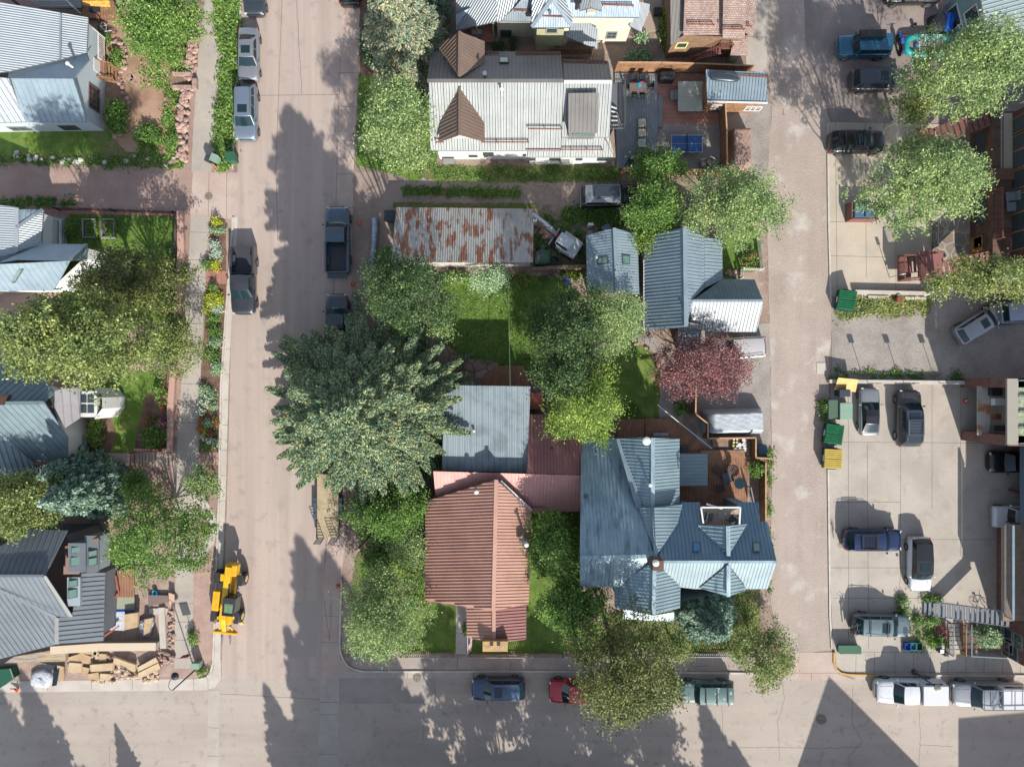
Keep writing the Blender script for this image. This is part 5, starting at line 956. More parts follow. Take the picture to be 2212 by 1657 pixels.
BED = [ # the flower bed between pavement and street, from its top end down
 (469,480,11,10,F_yellow,None,0,'yellow green mound at the top end of the flower bed'),(460,500,8,8,F_sage,None,0,'grey green clump just under the topmost yellow mound'),(480,496,8,8,F_sage,None,0,'pale sage clump at the kerb near the top of the bed'),
 (463,530,10,9,F_silver,None,0,'smaller silver shrub level with the tailgate of the dark pickup'),(467,550,12,14,F_silver,None,0,'large silver shrub beside the dark pickup'),(448,572,12,12,F_mid,None,0,'deep green ball left of the yellow one above the brick pad'),(464,573,11,11,F_yellow,None,0,'bright yellow green ball just above the brick pad'),
 (462,622,12,10,F_fresh,None,0,'green clump just below the brick pad'),(462,648,22,18,F_yellow,F_white,.06,'wide yellow green mat with white blooms'),(447,670,8,8,F_yellow,None,0,'round golden ball at the pavement edge'),(468,668,11,9,F_silver,None,0,'silver tuft beside the golden ball'),
 (460,690,14,12,F_fresh,None,0,'green clump below the golden ball'),(462,716,17,14,F_mid,None,0,'leafy green shrub halfway along the bed'),(466,740,14,13,F_sage,None,0,'grey green shrub level with the feathery tree'),(458,768,15,14,F_mid,None,0,'green shrub under the feathery tree tips'),(466,795,14,14,F_sage,None,0,'bushy grey green shrub below the feathery tree'),
 (443,843,14,13,F_sage,None,0,'spiky grass clump at the head of the white flowers'),(450,860,6,6,F_mid,F_white,.9,'upper white flower clump beside the spiky grass'),(444,872,6,7,F_mid,F_white,.9,'second white flower clump, left of centre'),(436,866,5,5,F_mid,F_white,.9,'small white flower clump at the pavement edge'),(437,888,5,5,F_mid,F_white,.9,'tiny white flower clump above the pavers'),
 (462,852,8,8,F_sage,None,0,'grey green ball at the kerb beside the white flowers'),(462,878,10,9,F_sage,None,0,'blue green tuft at the kerb below the grey ball'),(449,916,11,10,F_sage,None,0,'grey tuft between the orange flowers'),(434,911,6,5,F_mid,F_orange,.8,'upper orange flower clump at the pavement edge'),(434,925,6,6,F_mid,F_orange,.8,'lower orange flower clump at the pavement edge'),
 (467,912,6,5,F_mid,F_orange,.8,'orange flower clump at the kerb'),(442,934,6,6,F_yellow,None,0,'lime clump under the orange flowers'),(455,936,7,6,F_mid,F_redf,.7,'dusky red flower clump'),(443,944,6,6,F_mid,F_white,.9,'white flower clump beside the lime clump'),(454,953,7,7,F_mid,F_white,.9,'largest white flower clump near the lower end'),
 (464,961,7,7,F_mid,F_white,.9,'white flower clump at the kerb near the lower end'),(446,966,12,9,F_fresh,None,0,'green clump closing the lower end of the flower bed')]
for x, y, rx, ry, mt, m2, f2, lb in BED: shrub('garden_plant', lb, x, y, rx, ry, .55, mt, 'plant', H_, mat2=m2, f2=f2, dens=700, leaf=.1)
# dead shrub: bare twigs
t = thing('dead_shrub', 'bare grey dead shrub beside the utility pole', 'shrub', W(822, 1150)); m = MB(); b = Vector(W(822, 1150)); 
for i in range(46):
    a = random.uniform(0, 6.28); L_ = random.uniform(.9, 2.4); e = b + Vector((math.cos(a) * L_, math.sin(a) * L_, random.uniform(1., 3.2))); q = b.lerp(e, .5) + Vector((0, 0, .3)); m.tube([b, q, e], [.045, .028, .01], 4, caps=False)
    for _ in range(3): m.tube([q, q + Vector((random.gauss(0, .5), random.gauss(0, .5), random.uniform(.1, .6)))], [.016, .006], 3, caps=False)
m.build('branches', m_barkg, t)
# loose growth
scatter('grass', [(463,-20),(520,-20),(518,100),(506,300),(505,362),(472,368),(464,345),(470,240),(482,120),(466,50)], 9000, .17, F_fresh, .25, clump=260, sig=.22)
scatter('grass', [(776,175),(930,175),(940,360),(900,390),(840,372),(770,352)], 3000, .13, F_mid, .1, clump=120, sig=.3)
scatter('weeds', [(300,150),(400,180),(396,350),(290,348),(330,260),(380,220),(320,180)], 4000, .15, F_fresh, .25, clump=90, sig=.25)
scatter('weeds', [(-60,336),(400,345),(400,366),(-60,352)], 2400, .14, F_mid, .2, clump=90, sig=.22)
scatter('weeds', [(280,110),(410,60),(402,150),(370,140),(330,130)], 1800, .14, F_fresh, .2, clump=60, sig=.3)
scatter('weeds', [(1810,646),(2005,650),(2000,680),(1960,678),(1860,680),(1800,690)], 4200, .16, F_dry, .2, clump=110, sig=.28)
scatter('weeds', [(1784,794),(2070,805),(2070,820),(1784,818)], 1200, .13, F_mid, .2, clump=30, sig=.2)
scatter('weeds', [(1945,1330),(2040,1328),(2042,1400),(1950,1400)], 1500, .12, F_fresh, .2, clump=24, sig=.22)
scatter('weeds', [(1222,455),(1345,460),(1335,488),(1222,476)], 5000, .14, F_mid, .15, clump=150, sig=.3)
scatter('weeds', [(1155,455),(1262,490),(1262,580),(1155,575)], 3000, .13, F_mid, .15, clump=60, sig=.3)
scatter('weeds', [(865,405),(1128,410),(1120,425),(870,421)], 3000, .12, F_mid, .12, clump=120, sig=.2)
scatter('weeds', [(940,362),(1340,362),(1340,390),(940,388)], 3500, .12, F_mid, .12, clump=120, sig=.25)
scatter('weeds', [(1655,960),(1664,960),(1662,1280),(1655,1280)], 1500, .13, F_fresh, .2, clump=30, sig=.2)
scatter('grass', [(1300,1335),(1590,1280),(1640,1280),(1640,1405),(1300,1405)], 6000, .13, F_olive, .14, clump=200, sig=.4)
scatter('weeds', [(790,1120),(918,1120),(918,1300),(870,1300),(790,1250)], 5000, .13, F_mid, .15, clump=120, sig=.35)
scatter('grass', [(945,592),(1180,596),(1180,800),(1130,810),(1050,788),(975,762),(950,700)], 9000, .1, F_mid, .06)
scatter('grass', [(150,464),(376,468),(374,620),(150,620)], 6000, .1, F_mid, .06)
scatter('weeds', [(0,432),(170,434),(170,446),(0,444)], 1800, .14, F_mid, .2, clump=40, sig=.2)
# trees south of the frame, whose shade lies on the street
so = spruce('tall spruce south of the street, its pointed shade reaching up the street', 850, 1855, 18, 6.4, F_spruce, leaf=.34, dens=.42, name='spruce')
for i, (x, y, s_, lb) in enumerate(((905,1850,.96,'leaning spruce south of the street right beside the crossing'),(880,1890,1.1,'broad spruce behind the two front ones south of the street'),(930,1890,1.05,'tallest spruce south of the street corner'),(785,1870,.78,'short spruce on the west side of the southern row'),(705,1890,.62,'smallest spruce of the southern row beside the crossing'),
    (1640,1905,.6,'slim spruce south of the street facing the old green car'),(1680,1900,.45,'low spruce just east of the slim one south of the street'),(205,1940,.74,'spruce south of the bottom left street, casting the wide shade'),(140,1965,.78,'spruce behind the wide shade caster at the bottom left'))):
    c = copy_tree(so); put(c, W(x, y), 1.3 * i, lb, None, s_)
c = copy_tree(so); put(c, W(313, 1762), .4, 'tiny spruce south of the bottom left street', None, .3)
def deciS(label, x, y, h, R_): return tree(label, CX + (x - CX) * H / (H - h * .6), CY + (y - CY) * H / (H - h * .6), R_ * S * 1.1, R_ * S * 1.1, h, 2.5, F_olive, dens=190, leaf=.3)
deciS('leafy tree south of the street between the brick building and the gabled house', 1475, 1900, 12, 4.5); deciS('leafy tree south of the street in front of the wide brick building', 1130, 1850, 14, 5)
deciS('tall leafy tree east of the wide brick building south of the street', 1330, 1860, 14, 5)
# ------------------------------------------------------------ vehicles
m_tyre = M('tyre_rubber', (.022,.022,.024,1), r=.8, fine=.2); m_rim = M('alloy_rim', C(150,152,156,2.), r=.35, m=.6, fine=.05)
m_cglass = M('car_glass', (.009,.022,.028,1), r=.07, fine=0, spec=.45); m_lamp = M('headlamp', C(214,220,222), r=.15, fine=0, coat=1); m_tail = M('tail_lamp', (.5,.015,.02,1), r=.2, fine=0, coat=1)
m_chrome = M('chrome', C(190,196,200,2.), r=.2, m=.8, fine=0); m_bed = M('bed_liner', (.035,.037,.045,1), r=.6, fine=.2)
def loft(st, sec, m, mi=0):
    rings = []
    for x, w_, zt in st:
        h_ = [(yf * w_, zt + dz if dz is not None else zz) for yf, dz, zz in sec]; ring = [(x, y, z) for y, z in h_] + [(x, -y, z) for y, z in h_[::-1][1 if abs(h_[-1][0]) < 1e-6 else 0:]]
        if abs(h_[0][0]) < 1e-6: ring = ring[:-1]
        rings.append(ring)
    n = len(rings[0]); o = len(m.v)
    for r_ in rings: m.v += r_
    for i in range(len(rings) - 1):
        for k in range(n):
            k2 = (k + 1) % n; m.f.append([o + i * n + k, o + (i + 1) * n + k, o + (i + 1) * n + k2, o + i * n + k2]); m.mi.append(mi); m.uv.append(None)
    m.f.append([o + k for k in range(n)]); m.f.append([o + (len(rings) - 1) * n + k for k in range(n)][::-1]); m.mi += [mi, mi]; m.uv += [None, None]
PROF = { # windscreen base, windscreen top, rear glass top, rear glass base (fractions from the nose), roof narrowness
 'sedan': (.27, .40, .70, .84, .70), 'coupe': (.32, .47, .74, .93, .66), 'suv': (.25, .36, .90, .965, .76), 'wagon': (.25, .38, .88, .97, .74), 'pickup': (.25, .345, .555, .58, .76), 'boxy': (.27, .33, .94, .97, .80)}
def car(label, cx, cy, hd, L_, Wd, Ht, kind, pm, roofm=None, rails=False, sun=False, basket=False, bars=0, topper=False, cat=None, group='parked vehicles', bed=None, name='parked_car', bs=None, rearwide=False, hoodline=True, gl=None, spare=False):
    x0, y0, _ = W(cx, cy, Ht * .55); t = thing(name, label, cat or ('pickup truck' if kind == 'pickup' else 'car'), (x0, y0, 0), R(hd), group); w_ = Wd / 2; gm = gl or m_cglass
    if kind == 'suv' : zk = .64
    elif kind in ('boxy', 'pickup'): zk = .63
    else: zk = .66
    X = lambda f: L_ * (.5 - f); hz = zk * Ht; e = Ht / 1.7; wb, wt, rt, rb, nar = PROF[kind]
    pk = kind == 'pickup'; bs = bs or (.60 if pk else None); low = kind in ('sedan', 'coupe')
    st = [(X(.0), .46 * w_, hz * .62), (X(.006), .64 * w_, hz * .76), (X(.018), .80 * w_, hz * .85), (X(.042), .915 * w_, hz * .90), (X(.09), .975 * w_, hz * .945), (X(.2), w_, hz * .985), (X(.3), w_, hz), (X(.5), w_, hz * 1.01)]
    if kind == 'boxy': st = [(X(.0), .90 * w_, hz * .86), (X(.012), .95 * w_, hz * .93), (X(.05), .98 * w_, hz * .96), (X(.2), w_, hz * .99), (X(.3), w_, hz), (X(.5), w_, hz * 1.01)]
    if pk and not topper: st += [(X(bs), w_, hz * 1.01)]
    else: st += [(X(.75), w_, hz * 1.01), (X(.9), .985 * w_, hz * (.97 if low else 1.)), (X(.965), .94 * w_, hz * (.93 if low else .97)), (X(.985), .87 * w_, hz * .9), (X(.996), .74 * w_, hz * .8), (X(1.), .6 * w_, hz * .68)] if kind not in ('boxy',) and not topper else [(X(.9), w_, hz * 1.), (X(.985), .97 * w_, hz * .98), (X(1.), .93 * w_, hz * .8)]
    sec = [(0, .035, 0), (.45, .03, 0), (.72, .012, 0), (.88, -.03, 0), (.965, -.085, 0), (1., -.20, 0), (1., None, .52 * e), (.955, None, .27 * e), (0, None, .24 * e)]
    m = MB(); loft(st, sec, m); body = m.build('body', pm, t, True, True)
    # cabin
    zb = hz - .03; zr = Ht; yb, yr = .90 * w_, nar * w_
    cab = MB(); V = lambda f, y, z: (X(f), y, z); gx = 5
    def arc(f, y, z, bul, yy): return (X(f) + bul * (1 - (y / yy) ** 2) if yy else X(f), y, z)
    N_ = 6; fr_b = [arc(wb, -yb + 2 * yb * i / N_, zb, .16, yb) for i in range(N_ + 1)]; fr_t = [arc(wt, -yr + 2 * yr * i / N_, zr - .03 - .05 * abs(i / N_ * 2 - 1) ** 2, .07, yr) for i in range(N_ + 1)]
    re_t = [arc(rt, -yr * .97 + 2 * yr * .97 * i / N_, zr - .05 - .05 * abs(i / N_ * 2 - 1) ** 2, -.05, yr) for i in range(N_ + 1)]; re_b = [arc(rb, -yb * .93 + 2 * yb * .93 * i / N_, zb, -.08, yb) for i in range(N_ + 1)]
    mid = [(X((wt * .55 + rt * .45)), p[1] * 1.02, zr + .02 - .06 * abs(i / N_ * 2 - 1) ** 2) for i, p in enumerate(fr_t)]
    rings = [fr_b, fr_t, mid, re_t, re_b]; vs = [p for r_ in rings for p in r_]; n1 = N_ + 1; fs = []
    for i in range(4):
        for k in range(N_): fs.append((i * n1 + k, i * n1 + k + 1, (i + 1) * n1 + k + 1, (i + 1) * n1 + k))
    fs.append(tuple([0, n1, 2 * n1, 3 * n1, 4 * n1])); fs.append(tuple([4 * n1 + N_, 3 * n1 + N_, 2 * n1 + N_, n1 + N_, N_])); cab.add(vs, fs)
    cb = cab.build('roof' , roofm or pm, t, True, False)
    def lerp(a, b, k): return tuple(a[i] + (b[i] - a[i]) * k for i in range(3))
    def gpan(A, B, name, lo=.05, hi=.93, sd=.045, off=(0, 0, .012)):
        m_ = MB(); n_ = len(A) - 1; va = []; vb = []
        for i in range(n_ + 1):
            k = sd + (1 - 2 * sd) * i / n_; j = min(n_ - 1, int(k * n_)); f_ = k * n_ - j; a = lerp(A[j], A[j + 1], f_); b = lerp(B[j], B[j + 1], f_); va.append(tuple(lerp(a, b, lo)[q] + off[q] for q in range(3))); vb.append(tuple(lerp(a, b, hi)[q] + off[q] for q in range(3)))
        m_.add(va + vb, [(i, i + 1, n_ + 2 + i, n_ + 1 + i) for i in range(n_)]); return m_.build(name, gm, t, True, True)
    gpan(fr_b, fr_t, 'windscreen', .0, .95, .03, (.012, 0, .015)); gpan(re_b, re_t, 'rear_window', .08, .92, .06, (-.012, 0, .012))
    for s_ in (-1, 1):
        i_ = 0 if s_ < 0 else N_; a, b, c, d = fr_b[i_], fr_t[i_], re_t[i_], re_b[i_]; segs_ = [(.07, .40), (.43, .70), (.73, .95)] if kind in ('suv', 'wagon', 'boxy') else ([(.08, .48), (.52, .90)] if kind != 'coupe' else [(.1, .62), (.66, .88)])
        for u0, u1 in segs_:
            q = [lerp(a, d, u0 if u0 > .1 else u0 + .06), lerp(a, d, u1), lerp(b, c, u1), lerp(b, c, u0)]; q = [lerp(q[0], q[3], .1), lerp(q[1], q[2], .1), lerp(q[1], q[2], .86), lerp(q[0], q[3], .86)]
            MB().add([(p[0], p[1] + s_ * .012, p[2] + .004) for p in q], [(0, 1, 2, 3)]).build('side_window', gm, t, True)
        for fx in (.17, .80 if not pk else .78):
            r_ = .335 * e * (1.08 if kind in ('suv', 'boxy', 'pickup') else 1.); wx, wy = X(fx), s_ * (w_ - .09); q = MB(); q.tube([(wx, wy - s_ * .12, r_), (wx, wy - s_ * .1, r_), (wx, wy + s_ * .1, r_), (wx, wy + s_ * .13, r_)], [r_ * .9, r_, r_, r_ * .88], 18)
            wh = q.build('wheel', m_tyre, t, True); wh['_o'] = (0, 0, 0); q = MB(); q.tube([(wx, wy + s_ * .131, r_), (wx, wy + s_ * .142, r_)], [r_ * .62, r_ * .55], 12); q.build('rim', m_rim, wh, True)
        MB().box((X(wb + .035), s_ * (w_ + .10), hz + .06), (.13, .2, .13)).build('wing_mirror', pm if pm not in (m_black,) else m_black, t, True, bevel=.02)
        MB().box((X(.022), s_ * w_ * .72, hz * .80), (.10, w_ * .34, .13), -s_ * .35).build('headlight', m_lamp, t, True); 
        MB().box((X(.985 if pk else .982), s_ * w_ * (.90 if pk else .80), hz * .82), (.06, w_ * .14 if pk else w_ * .22, .2 if not low else .12), s_ * .35 * (0 if pk else 1)).build('tail_light', m_tail, t, True)
        if rails: m_ = MB(); m_.tube([(X(wt + .04), s_ * yr * .93, zr + .0), (X(wt + .08), s_ * yr * .93, zr + .06), (X(rt - .06), s_ * yr * .93, zr + .06), (X(rt - .02), s_ * yr * .93, zr - .01)], .022, 6); m_.build('roof_rail', m_black if rails == 1 else m_chrome, t, True)
        if hoodline: MB().bar((X(.05), s_ * w_ * .46, hz * .945 + .012), (X(wb - .02), s_ * w_ * .55, hz * 1.0 + .034), .02, .015).build('bonnet_crease', pm, t, True)
    MB().box((X(.006), 0, hz * .70), (.05, w_ * 1.1, .22)).build('grille', m_black, t, True); MB().bar((X(wb - .008), -w_ * .84, hz + .012), (X(wb - .008), w_ * .84, hz + .012), .06, .03).build('scuttle', m_black, t, True)
    if sun: f = wt + .05; MB().box(((X(f) + X(f + .14)) / 2, 0, zr + .012), (L_ * .14, w_ * .85, .02)).build('sunroof', gm, t, True)
    for i in range(bars): f = wt + .10 + (rt - wt - .2) * i / max(1, bars - 1); MB().bar((X(f), -yr * 1.02, zr + .09), (X(f), yr * 1.02, zr + .09), .07, .04).build('roof_bar', m_black, t, True)
    if basket:
        m_ = MB(); xa, xb = X(wt + .16), X(wt + .16 + .26)
        for s_ in (-1, 1): m_.bar((xa, s_ * yr * .85, zr + .18), (xb, s_ * yr * .85, zr + .18), .04, .04); m_.bar((xa, s_ * yr * .85, zr + .08), (xb, s_ * yr * .85, zr + .08), .04, .04)
        for i in range(11): xx = xa + (xb - xa) * i / 10; m_.bar((xx, -yr * .85, zr + .08), (xx, yr * .85, zr + .08), .03, .03)
        for xx in (xa, xb): m_.bar((xx, -yr * .85, zr + .18), (xx, yr * .85, zr + .18), .04, .04)
        m_.build('roof_basket', m_chrome if basket == 2 else m_black, t, True)
    if pk:
        b0, b1 = X(bs), X(.985)
        if topper:
            m_ = MB(); m_.add([(b0 - .03, -w_ * .93, hz - .02), (b1, -w_ * .93, hz - .02), (b1, w_ * .93, hz - .02), (b0 - .03, w_ * .93, hz - .02), (b0 - .05, -w_ * .82, Ht - .02), (b1 + .05, -w_ * .82, Ht - .04), (b1 + .05, w_ * .82, Ht - .04), (b0 - .05, w_ * .82, Ht - .02)], [(0, 1, 2, 3)[::-1], (4, 5, 6, 7), (0, 1, 5, 4), (1, 2, 6, 5), (2, 3, 7, 6), (3, 0, 4, 7)]); m_.build('canopy', topper if topper is not True else pm, t, True, bevel=.04)
            for s_ in (-1, 1): MB().box(((b0 + b1) / 2, s_ * w_ * .885, (hz + Ht) / 2), (L_ * .24, .02, .26)).build('side_window', gm, t, True)
        else:
            zf = hz * .62
            for s_ in (-1, 1): MB().box(((b0 + b1) / 2, s_ * (w_ - .09), (hz + .25) / 2 + .06), (b0 - b1, .17, hz - .2)).build('bed_side', pm, t, True, bevel=.03); MB().box((X(.80), s_ * (w_ - .27), zf + .13), (.9, .2, .26)).build('wheel_tub', bed or m_bed, t, True)
            m_ = MB(); m_.box(((b0 + b1) / 2, 0, zf - .15), (b0 - b1, Wd - .3, .3)); 
            for i in range(9): y = (-.5 + (i + .5) / 9) * (Wd - .36); m_.box(((b0 + b1) / 2, y, zf + .012), (b0 - b1, .07, .025))
            m_.build('bed_floor', bed or m_bed, t, True); MB().box((b1 - .02, 0, (hz + .3) / 2 + .03), (.09, Wd - .16, hz - .33)).build('tailgate', pm, t, True, bevel=.02); MB().box((b1 - .13, 0, .48), (.16, Wd * .9, .16)).build('rear_bumper', m_chrome, t, True, bevel=.03)
            MB().box((b0 - .02, 0, hz * .8), (.05, Wd - .3, hz * .5)).build('bed_front', bed or m_bed, t, True)
    if kind == 'boxy' : MB().box((X(-.008), 0, .48 * e), (.12, Wd * .92, .14)).build('front_bumper', m_chrome, t, True, bevel=.02); MB().box((X(1.01), 0, .5 * e), (.12, Wd * .92, .14)).build('rear_bumper', m_chrome, t, True, bevel=.02)
    return t
p_silv = paint('paint_silver', C(176,180,184,2.), .5); p_silb = paint('paint_silver_blue', C(158,174,190,2.), .5); p_char = paint('paint_charcoal', C(80,84,92,2.1), .4); p_dgrey = paint('paint_dark_grey', C(76,86,96,2.1), .4)
p_navy = paint('paint_dark_blue_grey', C(86,112,126,1.9), .4); p_black = paint('paint_black', C(34,34,38,2.), .2); p_blue = paint('paint_blue', C(62,92,126,2.2), .4); p_red = paint('paint_red', C(196,22,44,1.8), .2)
p_green = paint('paint_worn_green', C(96,128,122,2.), .2, .5); p_white = paint('paint_white', C(236,238,240,1.9), .0); p_dblue = paint('paint_deep_blue', C(30,54,100,2.2), .3); p_ggreen = paint('paint_grey_green', C(126,146,148,2.), .4)
p_bronze = paint('paint_bronze_grey', C(84,82,82,2.), .4); p_teal = paint('paint_teal_blue', C(34,112,146,2.), .3); p_pearl = paint('paint_pearl', C(214,210,208,1.9), .1)
car('dark grey vehicle cut off by the top edge, first in the left kerb row', 549, -28, -91, 4.9, 1.9, 1.65, 'suv', p_dgrey)
car('silver grey sedan with sunroof, second in the left kerb row', 536, 117, -90, 4.7, 1.85, 1.45, 'sedan', p_silv, sun=True)
car('silver blue wagon with sunroof, lowest of the three left kerb cars near the top', 530, 242, -90, 4.95, 1.95, 1.7, 'wagon', p_silb, rails=2, sun=True)
car('charcoal pickup truck with empty dark bed beside the flower bed', 524, 606, -90, 6., 2.1, 1.9, 'pickup', p_char, bed=m_bed)
car('black car showing its red tail lamps at the top edge of the street', 753, -46, 91, 4.6, 1.9, 1.6, 'suv', p_black)
q = car('blue grey pickup truck with orange roof marker lamps and open tailgate', 728, 518, 90, 5.9, 2.15, 1.9, 'pickup', p_navy, bed=m_bed, bs=.54)
for i in range(5): MB().box((5.9 * (.5 - .37), (-.6 + .3 * i), 1.93), (.08, .07, .05)).build('marker_lamp', M('amber_lamp', C(250,110,40), r=.3, fine=0), q, True)
MB().box((-5.9 * .5 - .22, 0, .95), (.5, 1.75, .07)).build('lowered_tailgate', p_dgrey, q, True)
car('dark blue grey pickup half hidden under the giant spruce', 727, 703, 90, 5.6, 2., 1.8, 'pickup', p_dgrey)
car('blue estate car with sunroof and silver roof rails on the bottom street', 1077, 1489, 180, 4.75, 1.95, 1.6, 'wagon', p_blue, rails=2, sun=True)
car('red sport utility car half under the large dark olive tree', 1246, 1494, 180, 4.9, 1.98, 1.75, 'suv', p_red)
car('old green sport utility car with worn pale patches and roof bars', 1528, 1496, 180, 4.7, 1.85, 1.75, 'boxy', M('worn_green_paint', C(84,118,114), sc=1., r=.45, coat=.2, fine=.05, spots=(1.1, C(176,196,194), .57, .60)), bars=3)
car('white pickup truck with closed white canopy on the bottom street', 1967, 1494, 180, 6.0, 2.05, 1.95, 'pickup', p_white, topper=True, bs=.60)
q = car('silver pickup truck with ladder rack at the bottom right corner', 2135, 1501, 180, 6.3, 2.1, 1.95, 'pickup', p_silv, topper=p_white, bs=.60)
m = MB(); X_ = lambda f: 6.3 * (.5 - f)
for s_ in (-1, 1): m.bar((X_(.33), s_ * .85, 2.15), (X_(.98), s_ * .85, 2.15), .06, .06)
for f in (.33, .45, .59, .75, .9): m.bar((X_(f), -.85, 2.15), (X_(f), .85, 2.15), .06, .05)
m.bar((X_(.45), -.8, 2.16), (X_(.59), .8, 2.16), .04, .04); m.bar((X_(.45), .8, 2.16), (X_(.59), -.8, 2.16), .04, .04)
for f in (.34, .95):
    for s_ in (-1, 1): m.bar((X_(f), s_ * .85, 1.1), (X_(f), s_ * .85, 2.15), .05, .05)
m.build('ladder_rack', m_chrome, q, True)
car('silver coupe with black glass roof, left of the two cars by the retaining wall', 1879, 889, 90, 4.25, 1.75, 1.35, 'coupe', p_silv, roofm=p_black)
car('dark bronze sport utility car with roof basket in the concrete lot', 1966, 904, 90, 5.05, 2., 1.85, 'suv', p_bronze, roofm=p_dgrey, rails=2, sun=True, basket=2)
car('deep blue sport utility car with roof basket and rear bike rack', 1887, 1167, 0, 5.0, 1.95, 1.8, 'suv', p_dblue, basket=1, rails=1)
car('white crossover car with black roof facing the planter', 1989, 1219, -90, 4.8, 1.95, 1.65, 'suv', p_white, roofm=p_black, sun=True)
q = car('grey green estate car carrying bicycles on its tail', 1905, 1351, -2, 5., 1.95, 1.65, 'wagon', p_ggreen, rails=2, sun=True, bars=2)
car('black car nosing out from under the overhanging brick building', 2195, 998, 180, 4.7, 1.9, 1.5, 'sedan', p_black, roofm=p_black)
car('white open topped off road car tucked under the building edge', 2200, 1117, 180, 4.2, 1.9, 1.8, 'boxy', p_white)
car('black sport utility car cut by the top edge in the upper lot', 1975, -18, 180, 4.8, 1.95, 1.75, 'suv', p_black)
q = car('teal blue boxy car with a black cargo box on its roof', 1869, 99, 180, 4.6, 1.85, 1.8, 'boxy', p_teal)
MB().box((-.15, -.52, 2.02), (2.3, .72, .34)).build('cargo_box', m_black, q, True, bevel=.1)
car('brown grey minivan parked under the shaded aspen', 1899, 172, 0, 4.9, 1.95, 1.75, 'suv', p_bronze, roofm=p_dgrey, rails=1, sun=True)
car('black sport utility car on the concrete apron by the alley', 1852, 306, 0, 4.85, 1.95, 1.75, 'suv', p_black, rails=1, bars=2, sun=True)
car('silver hatchback parked diagonally below the right edge aspen', 2118, 700, 32, 4.7, 1.85, 1.5, 'wagon', p_silv, sun=True)
car('pale truck rear at the right edge beside the diagonal car', 2222, 672, 5, 5., 2., 1.8, 'boxy', p_silb)
q = car('black off road car with grey roof box on the grassy drive', 1316, 423, 1, 4.9, 1.95, 1.75, 'boxy', p_black, roofm=p_silv)
MB().box((-.35, .1, 1.9), (2.2, 1.1, .28)).build('roof_box', p_dgrey, q, True, bevel=.1)
car('pale pearl minivan partly under the plum tree', 1598, 752, -176, 4.8, 1.95, 1.7, 'suv', p_pearl, rails=2)
# ---- covered vehicle
def cover(name, label, cx, cy, rz, L_, Wd, Ht, mat, cat, drop=.62, nose=.3, nw=14, am=.03):
    t = thing(name, label, cat, W(cx, cy, 0)[:2] + (0,), rz); x0, y0, _ = W(cx, cy, Ht * .6); t.location = (x0, y0, 0); m = MB(); nx, ny = 36, 20; vs = []
    for i in range(nx + 1):
        u = i / nx
        for j in range(ny + 1):
            v = j / ny * 2 - 1; x = (u - .5) * L_; edge = min(u / .05, (1 - u) / .05, 1); s_ = abs(v) ** 1.; top = Ht if u < 1 - nose else Ht * drop; k = max(0, min(1, (u - (1 - nose)) / .05)); top = Ht + (Ht * drop - Ht) * k; k2 = max(0, min(1, (u - .02) / .1)); top = top * (.55 + .45 * k2)
            y = v * Wd / 2; f = 1 if s_ < .74 else max(0, 1 - ((s_ - .74) / .26) ** .8 * .97); z = max(.06, top * f * (edge ** .4)) + am * math.sin(u * 23 + v * 7) * math.sin(v * 9 + u * 5) * (.4 + s_); vs.append((x, y * (1 - .04 * (1 - edge)), max(.04, z)))
    m.add(vs, [(i * (ny + 1) + j, (i + 1) * (ny + 1) + j, (i + 1) * (ny + 1) + j + 1, i * (ny + 1) + j + 1) for i in range(nx) for j in range(ny)])
    m.build('cover', mat, t, True, True); MB().box((0, 0, .3), (L_ * .8, Wd * .7, .3)).build('underframe', m_black, t, True); return t
cover('covered_vehicle', 'vehicle wrapped in a shiny silver cover beside the cedar fence', 1588, 912, R(1), 5.4, 2.3, 1.85, M('silver_tarp', C(214,220,224,1.9), r=.3, m=.15, bump=.08, bsc=2.2, fine=.05, detail=3), 'covered vehicle')
cover('covered_trailer', 'tan tarp covered trailer beside the alley fence', 1600, 322, R(90), 3.7, 2., 1.5, M('tan_tarp', C(178,148,132), C(160,130,116), sc=1, r=.8, bump=.04, bsc=3, fine=.08), 'trailer', drop=.9, nose=.1)
# ---- flatbed trailer
t = thing('flatbed_trailer', 'flatbed trailer with pale wooden deck and two raised ramps', 'trailer', W(712, 1090), R(90)); m_ply = M('pale_deck_boards', C(204,186,150), C(184,164,130), sc=1., fine=.12, streak=(12.,.7,C(176,156,124),.5,.7))
MB().box((0, 0, .55), (5.6, 2.0, .08)).build('deck', m_ply, t, True)
for s_ in (-1, 1):
    MB().box((-.2, s_ * 1.15, .62), (1.9, .3, .12)).build('fender', p_navy, t, True, bevel=.04); MB().bar((-2.9, s_ * 1.0, .6), (2.8, s_ * 1.0, .6), .07, .12).build('side_rail', m_black, t, True)
    for xx in (-.6, .35): MB().tube([(xx, s_ * 1.05, .35), (xx, s_ * 1.28, .35)], .35, 14).build('wheel', m_tyre, t, True)
    m = MB(); m.bar((-2.85, s_ * .62 - .28, .6), (-3.1, s_ * .62 - .28, 1.9), .05, .05); m.bar((-2.85, s_ * .62 + .28, .6), (-3.1, s_ * .62 + .28, 1.9), .05, .05)
    for i in range(8): k = i / 7; m.bar((-2.85 - .25 * k, s_ * .62 - .28, .6 + 1.3 * k), (-2.85 - .25 * k, s_ * .62 + .28, .6 + 1.3 * k), .04, .04)
    m.build('ramp', m_black, t, True)
MB().bar((2.8, 0, .5), (4.1, 0, .5), .12, .12).build('drawbar', m_black, t, True)
